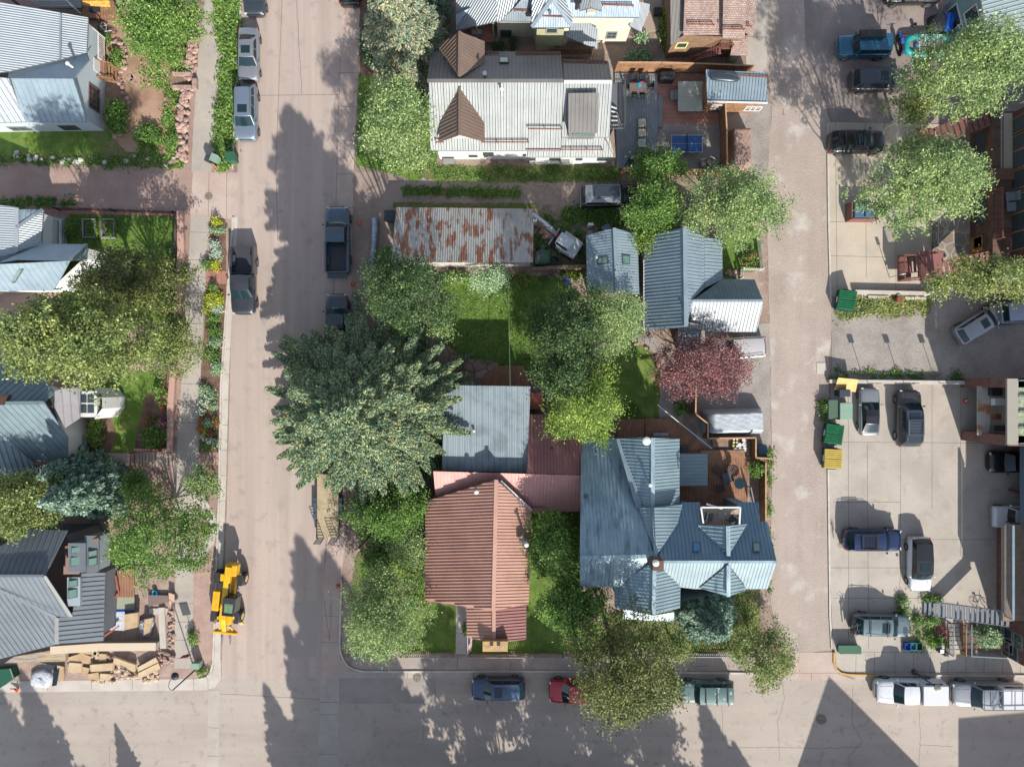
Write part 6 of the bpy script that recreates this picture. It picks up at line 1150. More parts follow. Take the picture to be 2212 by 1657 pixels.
# ---- telehandler
m_ty = M('machine_yellow', C(250,196,10,1.7), C(236,176,16,1.7), sc=1.4, r=.4, coat=.4, fine=.06)
t = thing('telehandler', 'yellow telescopic handler parked half on the left kerb', 'construction machine', W(502, 1284), R(-96))
MB().box((0, 0, .85), (4.6, 1.1, .5)).build('chassis', m_ty, t, True, bevel=.05); MB().box((.2, -.85, 1.15), (1.75, .62, .75)).build('engine_cover', m_ty, t, True, bevel=.06)
m = MB(); m.bar((-3.1, .22, 1.95), (1.6, .02, 1.7), .52, .5); m.bar((1.3, .03, 1.7), (2.9, .0, .95), .38, .36); m.build('boom', m_ty, t, True, bevel=.03); MB().box((-2.75, .35, 1.55), (1., 1.05, .9)).build('counterweight', m_ty, t, True, bevel=.08)
MB().box((-2.1, -.25, 2.0), (.6, .3, .3)).build('ram', m_ty, t, True); MB().bar((-1.6, .42, 2.1), (.2, .42, 1.9), .12, .12).build('hose_run', m_black, t, True)
m = MB(); m.box((3.15, 0, .7), (.2, 2.1, .5)); m.bar((2.5, -.3, .9), (3.1, -.9, .6), .15, .15); m.bar((2.5, .3, .9), (3.1, .9, .6), .15, .15); m.build('carriage', m_ty, t, True, bevel=.03)
for s_ in (-1, 1): MB().bar((3.2, s_ * .36, .35), (4.35, s_ * .36, .3), .12, .06).build('fork', m_steel, t, True); MB().bar((1.7, s_ * .5, .7), (2.4, s_ * 1.35, .35), .22, .2).build('stabiliser', m_ty, t, True)
c_ = MB().box((.25, .72, 1.75), (1.45, .95, 1.5)).build('cab', M('cab_glass', (.02,.04,.04,1), r=.08, fine=0, spec=.9), t, True, bevel=.12); q = MB(); c_['_o'] = (0, 0, 0)
for x in (-.48, .98):
    for y in (.26, 1.18): q.bar((x, y, 1.0), (x * .97, y, 2.54), .08, .08)
q.box((-.28, .72, 2.54), (.5, 1., .06)); q.bar((.98, .24, 2.53), (.98, 1.2, 2.53), .1, .07); q.bar((-.5, .24, 2.53), (.98, .24, 2.53), .1, .07); q.bar((-.5, 1.2, 2.53), (.98, 1.2, 2.53), .1, .07); q.build('cab_frame', m_black, c_, True); MB().box((.32, .72, 2.525), (.85, .72, .02)).build('roof_window', M('green_glass', C(120,150,110), r=.2, fine=.3, fsc=3), c_, True)
for x in (-1.75, 1.6):
    for s_ in (-1, 1):
        q = MB(); r_ = .6; q.tube([(x, s_ * .92, r_), (x, s_ * .98, r_), (x, s_ * 1.26, r_), (x, s_ * 1.34, r_)], [r_ * .9, r_, r_, r_ * .86], 18); wh = q.build('wheel', m_tyre, t, True); MB().tube([(x, s_ * 1.345, r_), (x, s_ * 1.36, r_)], [r_ * .5, r_ * .45], 14).build('rim', M('cream_rim', C(226,196,130), fine=.1), wh, True)
        MB().box((x, s_ * 1.05, 1.27), (1., .4, .06)).build('mudguard', m_black, t, True, bevel=.03)
# ---- mini excavator
t = thing('mini_excavator', 'small white excavator with folded arm between shed and outbuilding', 'construction machine', W(1222, 532), R(145)); t.scale = (1.15,) * 3; m_xw = M('machine_white', C(206,214,216), r=.5, fine=.06)
for s_ in (-1, 1):
    m = MB(); m.box((0, s_ * .62, .27), (2., .34, .45)); m.build('track', m_tyre, t, True, bevel=.15)
MB().box((-.25, 0, 1.0), (1.7, 1.45, .75)).build('house', m_xw, t, True, bevel=.14); c_ = MB().box((.15, .18, 1.75), (1.15, .85, 1.2)).build('cab', m_xw, t, True, bevel=.06)
for a in ((.73, .18, 1.85, .02, .7, .8), (.15, .61, 1.85, .95, .02, .75), (.15, -.25, 1.85, .95, .02, .75)): MB().box(a[:3], a[3:]).build('cab_window', m_cglass, c_, True)
MB().box((.95, -.1, .75), (.35, .4, .5)).build('swing_post', M('faded_red', C(170,40,44), fine=.1), t, True)
m = MB(); m.bar((1.05, -.1, .8), (1.75, -.1, 1.9), .26, .28); m.bar((1.75, -.1, 1.9), (3.2, -.1, 2.3), .22, .24); m.build('boom', m_xw, t, True, bevel=.02); MB().bar((1.2, .12, 1.0), (2.1, .12, 1.8), .09, .09).build('ram', m_chrome, t, True)
MB().bar((3.25, -.1, 2.35), (3.0, -.1, .7), .18, .2).build('dipper_arm', m_xw, t, True); m = MB(); m.add([(2.7, -.35, .1), (3.2, -.35, .1), (3.1, -.35, .65), (2.8, -.35, .6), (2.7, .2, .1), (3.2, .2, .1), (3.1, .2, .65), (2.8, .2, .6)], [(0, 1, 2, 3), (7, 6, 5, 4), (0, 4, 5, 1), (1, 5, 6, 2), (2, 6, 7, 3), (3, 7, 4, 0)]); m.build('bucket', m_dtrim, t, True); MB().box((1.15, 0, .25), (.1, 1.5, .35)).build('dozer_blade', m_xw, t, True)
# ---- bicycles
def bike(label, x, y, rz, fm, tilt=0., z=0., group='bicycles', sc=1.):
    t = thing('bicycle', label, 'bicycle', W(x, y, z), 0, group); t.rotation_euler = (tilt, 0, rz); t.scale = (sc,) * 3
    def ring(cx):
        m_ = MB(); m_.tube([(cx + .34 * math.cos(a), 0, .34 + .34 * math.sin(a)) for a in [i * math.pi / 9 for i in range(19)]], .022, 5, caps=False)
        for i in range(6): a = i * math.pi / 6; m_.bar((cx + .33 * math.cos(a), 0, .34 + .33 * math.sin(a)), (cx - .33 * math.cos(a), 0, .34 - .33 * math.sin(a)), .006, .006)
        return m_
    for cx in (-.52, .52): ring(cx).build('wheel', m_tyre, t, True)
    m_ = MB()
    for a, b in (((-.52, 0, .34), (-.18, 0, .8)), ((-.18, 0, .8), (.36, 0, .8)), ((-.12, 0, .3), (.36, 0, .76)), ((-.12, 0, .3), (-.18, 0, .88)), ((-.52, 0, .34), (-.12, 0, .3)), ((.52, 0, .34), (.34, 0, .92))): m_.tube([a, b], .026, 6)
    m_.build('frame', fm, t, True); MB().tube([(.36, -.28, .98), (.34, 0, .93), (.36, .28, .98)], .016, 5).build('handlebar', m_black, t, True); MB().box((-.2, 0, .92), (.26, .14, .06)).build('saddle', m_black, t, True, bevel=.02); return t
m_bred = M('bike_red', C(206,40,60), fine=.05, coat=.4); m_bpink = M('bike_pink', C(190,60,110), fine=.05, coat=.4); m_bgrn = M('bike_green', C(50,130,80), fine=.05)
bike('white framed bicycle lying beside the top left garden', 240, 54, -.75, m_white, 1.0, sc=1.15); bike('dark bicycle on the rear rack of the grey green estate car', 1832, 1352, 1.57, p_dgrey, .25, .55)
bike('second bicycle on the estate car rack, nearer the bumper', 1838, 1350, 1.6, m_chrome, .25, .6)
bike('folded bike rack bicycle behind the deep blue car', 1810, 1167, 1.57, m_black, .1, .4, sc=.7)
bike('red and white bicycle, upper of the pair under the steel stair', 2030, 1345, .1, m_bred, .8); bike('red and white bicycle, lower of the pair under the steel stair', 2034, 1358, -.15, m_bred, .7)
bike('pink bicycle leaning beside the upper end of the steel stair', 2118, 1308, -.08, m_bpink, .25); bike('green bicycle standing among weeds left of the steel stair', 2012, 1290, .05, m_bgrn, .3); bike('dark bicycle lying in the shade below the weathered rail fence', 1178, 590, .6, p_navy, .9)
def moto(label, x, y, rz, c1):
    t = thing('motorbike', label, 'motorbike', W(x, y), rz)
    for cx in (-.68, .68): MB().tube([(cx, -.06, .32), (cx, .06, .32)], .32, 16).build('wheel', m_tyre, t, True)
    m_ = MB(); m_.box((-.1, 0, .55), (.7, .24, .34)); m_.bar((.68, -.08, .32), (.48, -.08, .95), .05, .05); m_.bar((.68, .08, .32), (.48, .08, .95), .05, .05); m_.bar((-.68, 0, .34), (-.1, 0, .5), .2, .08); m_.build('frame', m_black, t, True)
    MB().box((.12, 0, .86), (.5, .3, .2)).build('tank', c1, t, True, bevel=.05); MB().box((-.42, 0, .86), (.7, .22, .1)).build('saddle', m_black, t, True, bevel=.03); MB().tube([(.4, -.4, 1.08), (.5, 0, 1.), (.4, .4, 1.08)], .02, 5).build('handlebar', m_chrome, t, True)
    MB().box((.76, 0, .72), (.5, .18, .05)).build('front_mudguard', c1, t, True); MB().box((-.85, 0, .82), (.4, .18, .06)).build('rear_mudguard', c1, t, True); return t
moto('blue dirt bike between the teal car and the raft', 1938, 102, R(98), M('moto_blue', C(40,90,190), coat=.4, fine=.05)); moto('red motorbike parked at the edge of the overhanging building', 2198, 1061, R(170), m_bred)
# ---- raft
t = thing('inflatable_raft', 'teal inflatable raft with white rowing frame', 'raft', W(1997, 105)); m_raft = M('teal_rubber', C(30,168,164), C(36,150,150), sc=2, r=.4, fine=.06); m = MB(); pts = []
for i in range(37):
    a = i / 36 * 2 * math.pi; ca, sa = math.cos(a), math.sin(a); x = 2.0 * math.copysign(abs(ca) ** .75, ca); y = .85 * math.copysign(abs(sa) ** .6, sa); pts.append((x, y, .45 + .18 * max(0, abs(x) - 1.3)))
m.tube(pts, .26, 10, caps=False); m.build('tube', m_raft, t, True, True); MB().box((0, 0, .22), (3.4, 1.3, .1)).build('floor', M('raft_floor', C(140,140,132), fine=.1), t, True)
m = MB()
for y in (-.8, .8): m.bar((-.9, y, .78), (1.1, y, .78), .05, .05)
for x in (-.9, -.4, .4, 1.1): m.bar((x, -.8, .78), (x, .8, .78), .05, .05)
m.build('rowing_frame', m_white, t, True); MB().box((-.9, .1, .35), (.35, .25, .2)).build('cooler', M('crate_blue', C(40,110,190), fine=.05), t, True)
# ------------------------------------------------------------ bins, fences, furniture, small things
m_binbl = M('crate_blue2', C(20,90,210), fine=.05, r=.4); m_bincy = M('crate_cyan', C(30,170,220), fine=.05, r=.4); m_bing = M('bin_green', C(52,104,76), fine=.08, r=.5); m_bindk = M('bin_dark', C(60,72,80), fine=.08, r=.5)
m_dgrn = M('dumpster_green', C(34,132,84), C(28,112,72), sc=2, fine=.1, spots=(6, C(140,80,60), .68, .72)); m_dyel = M('dumpster_yellow', C(238,212,110), C(226,196,90), sc=2, fine=.05)
def dumpster(label, x, y, rz, lid, body, w_=1.25, l_=1.75, group='waste containers', lab=True):
    t = thing('dumpster', label, 'dumpster', W(x, y), rz, group); m = MB(); a, b = w_ / 2, l_ / 2
    m.add([(-a, -b, .15), (a, -b, .15), (a, b, .15), (-a, b, .15), (-a - .12, -b, 1.0), (a, -b, 1.35), (a, b, 1.35), (-a - .12, b, 1.0)], [(3, 2, 1, 0), (4, 5, 6, 7), (0, 1, 5, 4), (1, 2, 6, 5), (2, 3, 7, 6), (3, 0, 4, 7)]); m.build('body', body, t, True)
    for s_ in (0, 1):
        m = MB(); y0 = -b + s_ * b + .02; y1 = y0 + b - .04; m.add([(-a - .15, y0, 1.03), (a + .02, y0, 1.39), (a + .02, y1, 1.39), (-a - .15, y1, 1.03), (-a - .15, y0, .99), (a + .02, y0, 1.35), (a + .02, y1, 1.35), (-a - .15, y1, .99)], [(0, 1, 2, 3), (7, 6, 5, 4), (0, 4, 5, 1), (1, 5, 6, 2), (2, 6, 7, 3), (3, 7, 4, 0)])
        for i in range(5): yy = y0 + (i + .5) * (y1 - y0) / 5; m.bar((-a - .12, yy, 1.06), (a, yy, 1.41), .09, .05)
        m.build('lid', lid, t, True)
    for s_ in (-1, 1): MB().bar((-.4, s_ * (b + .04), .9), (.4, s_ * (b + .04), .9), .1, .14).build('fork_pocket', body, t, True)
    if lab: MB().box((-a - .10, 0, .72), (.02, .5, .22)).build('label_plate', m_white, t, True)
    return t
dumpster('green dumpster with rust spotted lids at the corner of the apron', 1817, 652, -.17, m_dgrn, M('dumpster_dark_green', C(24,74,56), fine=.1)); dumpster('green dumpster below the transformer in the concrete lot', 1790, 936, -.15, m_dgrn, MC['dumpster_dark_green']); dumpster('dumpster with yellow ribbed lids next to the alley', 1788, 988, -.04, m_dyel, m_bindk)
t = thing('transformer', 'pale green electrical transformer box on its pad', 'electrical box', W(1813, 884)); m_tg = M('transformer_green', C(150,178,158), C(140,168,148), sc=2, fine=.05); MB().prism([W(*p) + () for p in ((1789,866),(1838,872),(1838,905),(1784,908))], .0 + .08).build('pad', m_tg, t); MB().box(W(1822,888,.6), (1.1,1.5,1.1)).build('cabinet', m_tg, t, bevel=.03); MB().box(W(1796,884,.5), (.9,1.7,.85)).build('front_cabinet', M('transformer_dark', C(84,110,90), fine=.08), t, bevel=.03)
t = thing('electrical_cabinet', 'low green utility cabinet at the pavement corner', 'electrical box', W(1836, 1404)); MB().box(W(1834,1402,.4), (1.85,.62,.75)).build('cabinet', m_bing, t, bevel=.03); MB().box(W(1834,1402,.79), (1.9,.68,.04)).build('lid', m_bing, t)
t = thing('trash_enclosure', 'rust red trash enclosure with blue bin lids under the broad aspen', 'enclosure', W(1860, 460)); MB().box(W(1862,476,.6), (2.4,.12,1.2)).build('front_panel', m_rail, t); MB().box(W(1834,458,.6), (.12,1.6,1.2)).build('side_panel', m_rail, t); MB().box(W(1888,458,.6), (.12,1.6,1.2)).build('side_panel', m_rail, t)
for x in (1850,1873): MB().box(W(x,458,.7), (.85,1.2,1.1)).build('bin', M('steel_blue_lid', C(70,110,140), fine=.06), t, bevel=.04)
def bin_(label, x, y, rz, mat, w_=.6, l_=.7, h_=1.05, lid=None, name='wheelie_bin', cat='bin', group=None, wheels=True):
    t = thing(name, label, cat, W(x, y), rz, group); m = MB(); a, b = w_ / 2, l_ / 2; m.add([(-a * .8, -b * .8, .03), (a * .8, -b * .8, .03), (a * .8, b * .8, .03), (-a * .8, b * .8, .03), (-a, -b, h_), (a, -b, h_), (a, b, h_), (-a, b, h_)], [(3, 2, 1, 0), (4, 5, 6, 7), (0, 1, 5, 4), (1, 2, 6, 5), (2, 3, 7, 6), (3, 0, 4, 7)]); m.build('body', mat, t, True)
    MB().box((0, 0, h_ + .03), (w_ * 1.06, l_ * 1.06, .06)).build('lid', lid or mat, t, True, bevel=.02); MB().bar((-a * .8, b * 1.08, h_ - .03), (a * .8, b * 1.08, h_ - .03), .04, .04).build('handle', m_black, t, True)
    if wheels:
        for s_ in (-1, 1): MB().tube([(s_ * a * .9, b * .8, .12), (s_ * a * .75, b * .8, .12)], .12, 10).build('wheel', m_black, t, True)
    return t
bin_('dark bin between transformer and plywood board', 1811, 849, 0, m_bindk, .9, .6, 1.2, name='trash_bin'); bin_('dark green wheelie bin at the kerb below the silver blue wagon', 508, 347, .1, m_bing, .8, .8, 1.1); bin_('pale green wheelie bin left of the dark green one', 472, 349, -.4, m_tg, .6, .65, 1.); bin_('slim blue grey bin at the end of the left pavement', 457, 350, -.3, m_bindk, .4, .5, .9)
bin_('black grey waste cart half hidden at the left end of the rusty shed', 846, 473, 0, m_bindk, .9, .9, 1.1); bin_('blue grey tote with locking lid outside the cedar fence', 1640, 969, .2, M('tote_blue_grey', C(78,100,122), fine=.05), .8, .75, .8, name='storage_tote', wheels=False)
for x, mt, lb in ((1956,m_binbl,'deep blue recycling crate at the pavement edge'),(1968,m_bincy,'cyan recycling crate next to the deep blue one'),(1981,m_bing,'green crate right of the cyan one')):
    t = thing('recycling_crate', lb, 'crate', W(x, 1393), 0, 'recycling crates'); m = MB(); 
    for dx, dy, sx, sy in ((-.24,0,.03,.62),(.24,0,.03,.62),(0,-.31,.5,.03),(0,.31,.5,.03)): m.box((dx, dy, .2), (sx, sy, .4))
    m.build('wall', mt, t, True); MB().box((0, 0, .03), (.46, .6, .03)).build('base', mt, t, True)
# board, boulder, planter things
t = thing('plywood_sheet', 'plywood sheet leaning over the retaining wall', 'board', W(1828, 832)); MB().prism([W(1811,816,1.3),W(1854,820,1.2),W(1848,847,.5),W(1802,842,.6)], .03).build('board', M('plywood', C(232,188,120), C(220,172,104), sc=1.5, fine=.08), t)
def rock(m, c, r_, sq=.6):
    n1, n2 = 7, 5; ph = random.random() * 6; o = []
    for i in range(n2 + 1):
        a = math.pi * i / n2
        for k in range(n1): b = 2 * math.pi * k / n1; q = r_ * random.uniform(.78, 1.15) * (1 if 0 < i < n2 else .9); o.append((c[0] + q * math.sin(a) * math.cos(b + ph) * 1.1, c[1] + q * math.sin(a) * math.sin(b + ph), c[2] + q * math.cos(a) * sq))
    m.add(o, [(i * n1 + k, (i + 1) * n1 + k, (i + 1) * n1 + (k + 1) % n1, i * n1 + (k + 1) % n1) for i in range(n2) for k in range(n1)])
m_rock = M('sandstone', C(204,170,152), C(168,140,130), sc=1.6, r=.9, bump=.02, bsc=10, fine=.2, fsc=8); m_rockw = M('pale_rock', C(222,218,208), C(196,190,180), sc=2, r=.9, fine=.12)
m = MB(); rock(m, W(1952,1303,.25), .38, .8); tag(m.build('boulder', m_rockw), 'pale boulder in the weeds by the steel stair', 'boulder'); m = MB(); rock(m, W(2031,1393,.25), .36, .8); tag(m.build('boulder', m_rockw), 'pale boulder beside the stairwell railing', 'boulder')
m = MB(); rock(m, W(861,323,.25), .45, .8); tag(m.build('boulder', m_rock), 'tan boulder under the pale aspen by the pavement', 'boulder')
# stone walls of stacked rock
def stonewall(label, pts, wd, h_, n, r_=(.16,.3), mat=None):
    m = MB(); P_ = [Vector(W(*p)) for p in pts]; Ls = [(b - a).length for a, b in zip(P_[:-1], P_[1:])]; T_ = sum(Ls)
    for i in range(n):
        u = random.random() * T_; k = 0
        while u > Ls[k]: u -= Ls[k]; k += 1
        q = P_[k].lerp(P_[k + 1], u / Ls[k]); d = (P_[k + 1] - P_[k]).normalized(); s_ = Vector((-d.y, d.x, 0)) * random.uniform(-.5, .5) * wd; rock(m, (q.x + s_.x, q.y + s_.y, random.uniform(.05, h_)), random.uniform(*r_))
    return tag(m.build('stone_wall', mat or m_rock), label, 'wall')
stonewall('upper stacked sandstone wall along the left pavement', [(424,78),(416,120),(414,150),(408,175)], .7, .45, 90); stonewall('long stacked sandstone wall below the garden steps', [(412,190),(402,210),(397,280),(396,340),(398,352)], .75, .5, 150)
stonewall('curved stone edging around the bright green bush', [(236,88),(262,95),(272,115),(273,140),(262,158)], .35, .25, 34, (.12,.24)); stonewall('curved edging of small stones beside the dark gable bush', [(258,170),(268,200),(278,230),(276,265),(266,288),(248,296)], .3, .2, 40, (.12,.22))
stonewall('scattered flat stones along the lawn above the driveway', [(5,333),(80,338),(140,345),(200,350),(240,345),(290,342),(400,352)], .8, .12, 26, (.12,.26), m_rockw); stonewall('row of small stones at the end of the lower lawn wall', [(360,352),(405,350)], .2, .2, 12, (.12,.2))
stonewall('rubble heap at the east end of the lumber pile', [(348,1405),(360,1430),(372,1412)], .9, .3, 46, (.08,.2)); stonewall('loose broken stones near the excavator bucket', [(1170,480),(1176,500),(1182,515)], .8, .15, 26, (.1,.25))
stonewall('low stone edging of the alley lawn', [(1566,590),(1590,592),(1600,596)], .5, .12, 12, (.12,.26)); stonewall('low rock kerb along the gravel path by the plum tree', [(1372,742),(1400,752),(1420,775),(1427,800)], .25, .2, 20, (.1,.18))
stonewall('broken tan stone slabs scattered among the cartons', [(150,1440),(240,1420),(250,1455),(300,1445),(345,1455),(200,1462)], 1.2, .2, 70, (.1,.3), M('tan_slab', C(220,196,166), C(196,168,144), sc=2, r=.9, fine=.15)); stonewall('loose rubble strip right of the site footing', [(368,1312),(372,1350),(370,1400)], .45, .15, 46, (.08,.18))
t = thing('garden_steps', 'short stone steps from the pavement up to the brown yard', 'steps', W(390, 178)); 
for i in range(5): MB().box((W(378 + i * 7.5, 177)[0], W(0, 177)[1], .42 - .07 * i), (.36, 1.1, .14)).build('tread', m_woodg, t)
MB().box(W(395,163,.3), (1.7,.3,.6)).build('side_wall', m_rock, t); MB().box(W(395,191,.3), (1.7,.3,.6)).build('side_wall', m_rock, t); MB().box(W(422,183,.2), (.4,.9,.5)).build('end_post', m_rock, t)
t = thing('stepping_stones', 'flat stepping stones across the brown yard', 'stones', W(290, 172))
for x, y, r_ in ((281,169,.34),(289,165,.26),(286,176,.22),(294,182,.18),(326,172,.2),(318,166,.16)): m = MB(); m.lathe(W(x, y), [(r_, .0), (r_, .05)], 7); m.build('stone', m_rock, t)
# walls
def wallb(label, pts, wd, h_, mat, cap=None, name='wall', cat='wall', capw=.08):
    t = thing(name, label, cat, W(*pts[0]))
    for a, b in zip(pts[:-1], pts[1:]):
        A, B = W(*a), W(*b); MB().bar((A[0], A[1], h_ / 2), (B[0], B[1], h_ / 2), wd, h_).build('wall_panel', mat, t)
        if cap: MB().bar((A[0], A[1], h_ + .03), (B[0], B[1], h_ + .03), wd + capw, .06).build('coping', cap, t)
    return t
wallb('low pink sandstone wall along the left pavement beside the lawn', [(394,458),(396,545),(390,640),(384,760)], .5, .45, m_rock, M('pink_cap', C(206,164,146), fine=.1)); wallb('low pink sandstone wall beside the turreted house lawn', [(380,790),(374,870),(372,975)], .45, .45, m_rock, MC['pink_cap'])
wallb('concrete retaining wall at the top of the concrete parking lot', [(1786,824),(2078,827)], .25, .5, m_conc, m_concl); wallb('concrete retaining wall at the foot of the apron', [(1842,632),(2020,636)], .25, .45, m_conc, m_concl)
wallb('capped concrete wall at the edge of the building site', [(124,1396),(226,1389),(348,1388)], .5, .9, m_conc, M('tan_coping', C(226,206,178), fine=.1), capw=.2); wallb('concrete footing strip right of the site trench', [(352,1310),(356,1398)], .55, .3, m_concl)
wallb('brick garden wall corner at the walkway gate', [(376,970),(348,974),(296,972)], .3, .5, m_rock, MC['pink_cap'])
def parkstop(label, a, b): t = MB().bar(W(a[0], a[1], .08), W(b[0], b[1], .08), .25, .15).build('wheel_stop', m_concl); tag(t, label, 'wheel stop', 'concrete wheel stops')
parkstop('concrete wheel stop in the weeds left of the rusty drum', (1875,642), (1919,643)); parkstop('concrete wheel stop beside the rusty drum', (1956,645), (2000,645))
t = thing('drum', 'small rusty drum among the weeds between two wheel stops', 'drum', W(1935, 648)); MB().lathe(W(1935,648), [(.28,0),(.28,.7),(.25,.72)], 14).build('barrel', m_rust, t)
# signs on posts
def sign(label, x, y, h_, w_=.45, sh=.6, rz=0., mat=None, name='sign', text=None):
    t = thing(name, label, 'sign', W(x, y)); c = W(x, y); MB().tube([(c[0], c[1], 0), (c[0], c[1], h_)], .03, 6).build('post', m_steel, t); MB().box((c[0], c[1] - .04, h_ - sh / 2), (w_, .02, sh), rz).build('panel', mat or m_white, t); return t
for x, lb in ((1868,'left parking sign on the retaining wall'),(1945,'middle parking sign on the retaining wall'),(2021,'right parking sign on the retaining wall')): sign(lb, x, 828, 2.9, .5, .5)
sign('small white street sign under the pale aspen', 791, 318, 2.6, .5, .7, .4); sign('tall stop sign seen edge on at the bottom left pavement', 426, 1395, 2.6, .75, .75, .15, M('sign_red', C(170,40,40), fine=.03)); sign('thin parking sign by the wooden apron stair', 1921, 600, 2.4, .3, .45)
# lamps
t = thing('street_lamp', 'black gooseneck street lamp at the bottom left corner', 'street lamp', W(421, 1447)); b = Vector(W(421,1447)); MB().tube([b, b + Vector((0,0,4.0))], [.07,.05], 8).build('pole', m_black, t)
q = b + Vector((0,0,4.)); pts = [q + Vector((-.16*math.sin(a)*1.2, .5*(1-math.cos(a)), .35*math.sin(a))) for a in [i*math.pi/8 for i in range(9)]]; MB().tube(pts, .025, 6).build('arm', m_black, t); e = pts[-1]; MB().lathe((e.x, e.y, e.z-.35), [(.34,0),(.30,.1),(.12,.28),(.05,.36)], 16).build('lamp_shade', m_black, t)
t = thing('street_lamp', 'dark red street lamp post with pale globe over the white pickup', 'street lamp', W(1973, 1449)); b = Vector(W(1973,1449)); MB().lathe(b, [(.22,0),(.2,.4),(.08,.55),(.06,3.3)], 12).build('pole', m_dtrim, t); MB().lathe(b + Vector((0,0,3.3)), [(.1,0),(.26,.14),(.28,.3),(.2,.46),(.05,.55)], 14).build('globe', M('lamp_globe', C(226,220,190), r=.3, fine=.03), t)
t = thing('utility_pole', 'leaning looking dark timber utility pole beside the dead shrub', 'pole', W(824, 1132)); b = Vector(W(824,1132)); MB().tube([b, b + Vector((0,0,9.2))], [.17,.12], 10).build('pole', M('pole_timber', C(90,66,54), fine=.2), t); MB().lathe(b + Vector((.05,-.05,9.2)), [(.1,0),(.1,.25)], 8).build('insulator', m_trim, t)
def wire(label, a, b, sag=.6, r_=.018, mat=None): A, B = Vector(a), Vector(b); tag(MB().tube([A.lerp(B, i/10) - Vector((0,0,sag*4*(i/10)*(1-i/10))) for i in range(11)], r_, 4).build('wire', mat or m_white), label, 'cable')
wire('thin pale cable hanging over the middle lawn', W(1098,590,3.6), W(1102,835,3.9), .2, .022, M('green_cable', C(120,150,110), fine=0)); wire('white cable running from the deck corner to the plum tree', W(1421,875,3.8), W(1538,969,1.4), .1, .035)
t = thing('parking_meter', 'black parking kiosk with white top on the lower right pavement', 'parking kiosk', W(2035, 1407)); MB().box(W(2035,1407,.7), (.32,.32,1.4)).build('cabinet', m_black, t); MB().box(W(2035,1407,1.43), (.34,.34,.05)).build('top_panel', m_white, t)
# cones
def cone(label, x, y, rz=0, lay=False):
    t = thing('traffic_cone', label, 'traffic cone', W(x, y), rz, 'orange traffic cones'); m_o = M('cone_orange', C(240,96,50), fine=.05); 
    if lay: t.rotation_euler = (0, 1.45, rz); t.location = W(x, y, .2)
    MB().box((0,0,.02), (.38,.38,.04)).build('base', m_o, t, True); MB().lathe((0,0,.04), [(.14,0),(.03,.62),(.025,.62)], 12).build('body', m_o, t, True); MB().lathe((0,0,.04), [(.105,.24),(.08,.36)], 12).build('band', m_white, t, True)
cone('orange cone beside the hood of the blue grey pickup', 777, 483, .3); cone('orange cone behind the lowered tailgate', 762, 615); cone('orange cone on the gutter left of the corner tree', 731, 1266, .2); cone('fallen orange cone beside the green container', 38, 1490, 2.9, True); cone('orange cone in the brick building forecourt', 2083, 866)
# rolled sheet
t = thing('wrapped_pipe', 'long plastic wrapped bundle lying left of the shed drive', 'bundle', W(806, 530)); MB().tube([W(809,472,.25),W(810,500,.3),W(806,545,.28),W(803,586,.2)], [.26,.27,.24,.16], 12).build('wrap', M('blue_white_plastic', C(150,176,204), C(206,214,224), sc=3, r=.25, fine=.1, bump=.04, bsc=5), t, smooth=True)
# satellite dish and tarp by shed
t = thing('satellite_dish', 'satellite dish at the corner of the rusty shed', 'satellite dish', W(1158, 560)); c = Vector(W(1157,557,2.2)); m = MB(); o = []
for i in range(5):
    for k in range(16): a = k/16*2*math.pi; r_ = .55*i/4; o.append((c.x + .12*(i/4)**2 + r_*math.cos(a)*.35, c.y + r_*math.sin(a), c.z + r_*math.cos(a)*.8))
m.add(o, [(i*16+k, (i+1)*16+k, (i+1)*16+(k+1)%16, i*16+(k+1)%16) for i in range(4) for k in range(16)]); m.build('dish', m_trim, t); MB().tube([c, c + Vector((.7,.25,.1))], .025, 5).build('feed_arm', m_trim, t); MB().tube([(c.x,c.y,0), tuple(c)], .04, 6).build('mast', m_steel, t)
def tarp(name, label, poly, h_, mat, cat='tarp'):
    P_ = [W(*p) for p in poly]; cx = sum(p[0] for p in P_)/len(P_); cy = sum(p[1] for p in P_)/len(P_); m = MB(); n = len(P_); rings = [(1.,0),(.95,.55),(.8,.9),(.45,1.),(.0,1.02)]; vs = []
    for s_, hh in rings:
        for k, p in enumerate(P_): vs.append((cx+(p[0]-cx)*s_*random.uniform(.96,1.04), cy+(p[1]-cy)*s_*random.uniform(.96,1.04), max(.02, h_*hh*random.uniform(.85,1.1))))
    m.add(vs, [(i*n+k, i*n+(k+1)%n, (i+1)*n+(k+1)%n, (i+1)*n+k) for i in range(len(rings)-1) for k in range(n)]); return tag(m.build(name, mat, smooth=True), label, cat)
m_gt = M('green_tarp', C(92,132,108), C(80,118,96), sc=2, r=.6, bump=.05, bsc=5, fine=.08); tarp('tarp', 'dull green tarp over a stack beside the satellite dish', [(1155,545),(1170,538),(1190,545),(1190,572),(1172,578),(1153,574)], .9, m_gt)
tarp('tarp', 'small green tarp heap above the larger one', [(1164,530),(1176,529),(1179,540),(1166,544)], .5, m_gt); tarp('tarp', 'crumpled black tarp pile beside the teal wall', [(2003,40),(2030,33),(2038,55),(2030,78),(2000,76)], .9, M('black_tarp', C(44,46,50), r=.4, bump=.06, bsc=4), 'tarp'); tarp('tarp', 'bright blue tarp beside the black pile', [(2034,34),(2058,33),(2050,60),(2046,80),(2032,76)], .9, M('blue_tarp', C(20,100,210), r=.5, bump=.06, bsc=4), 'tarp')
t = thing('bucket', 'lone grey bucket in the upper parking lot', 'bucket', W(1972,57)); MB().lathe(W(1972,57), [(.14,0),(.17,.36),(.15,.36),(.13,.05)], 14).build('pail', m_dtrim, t)
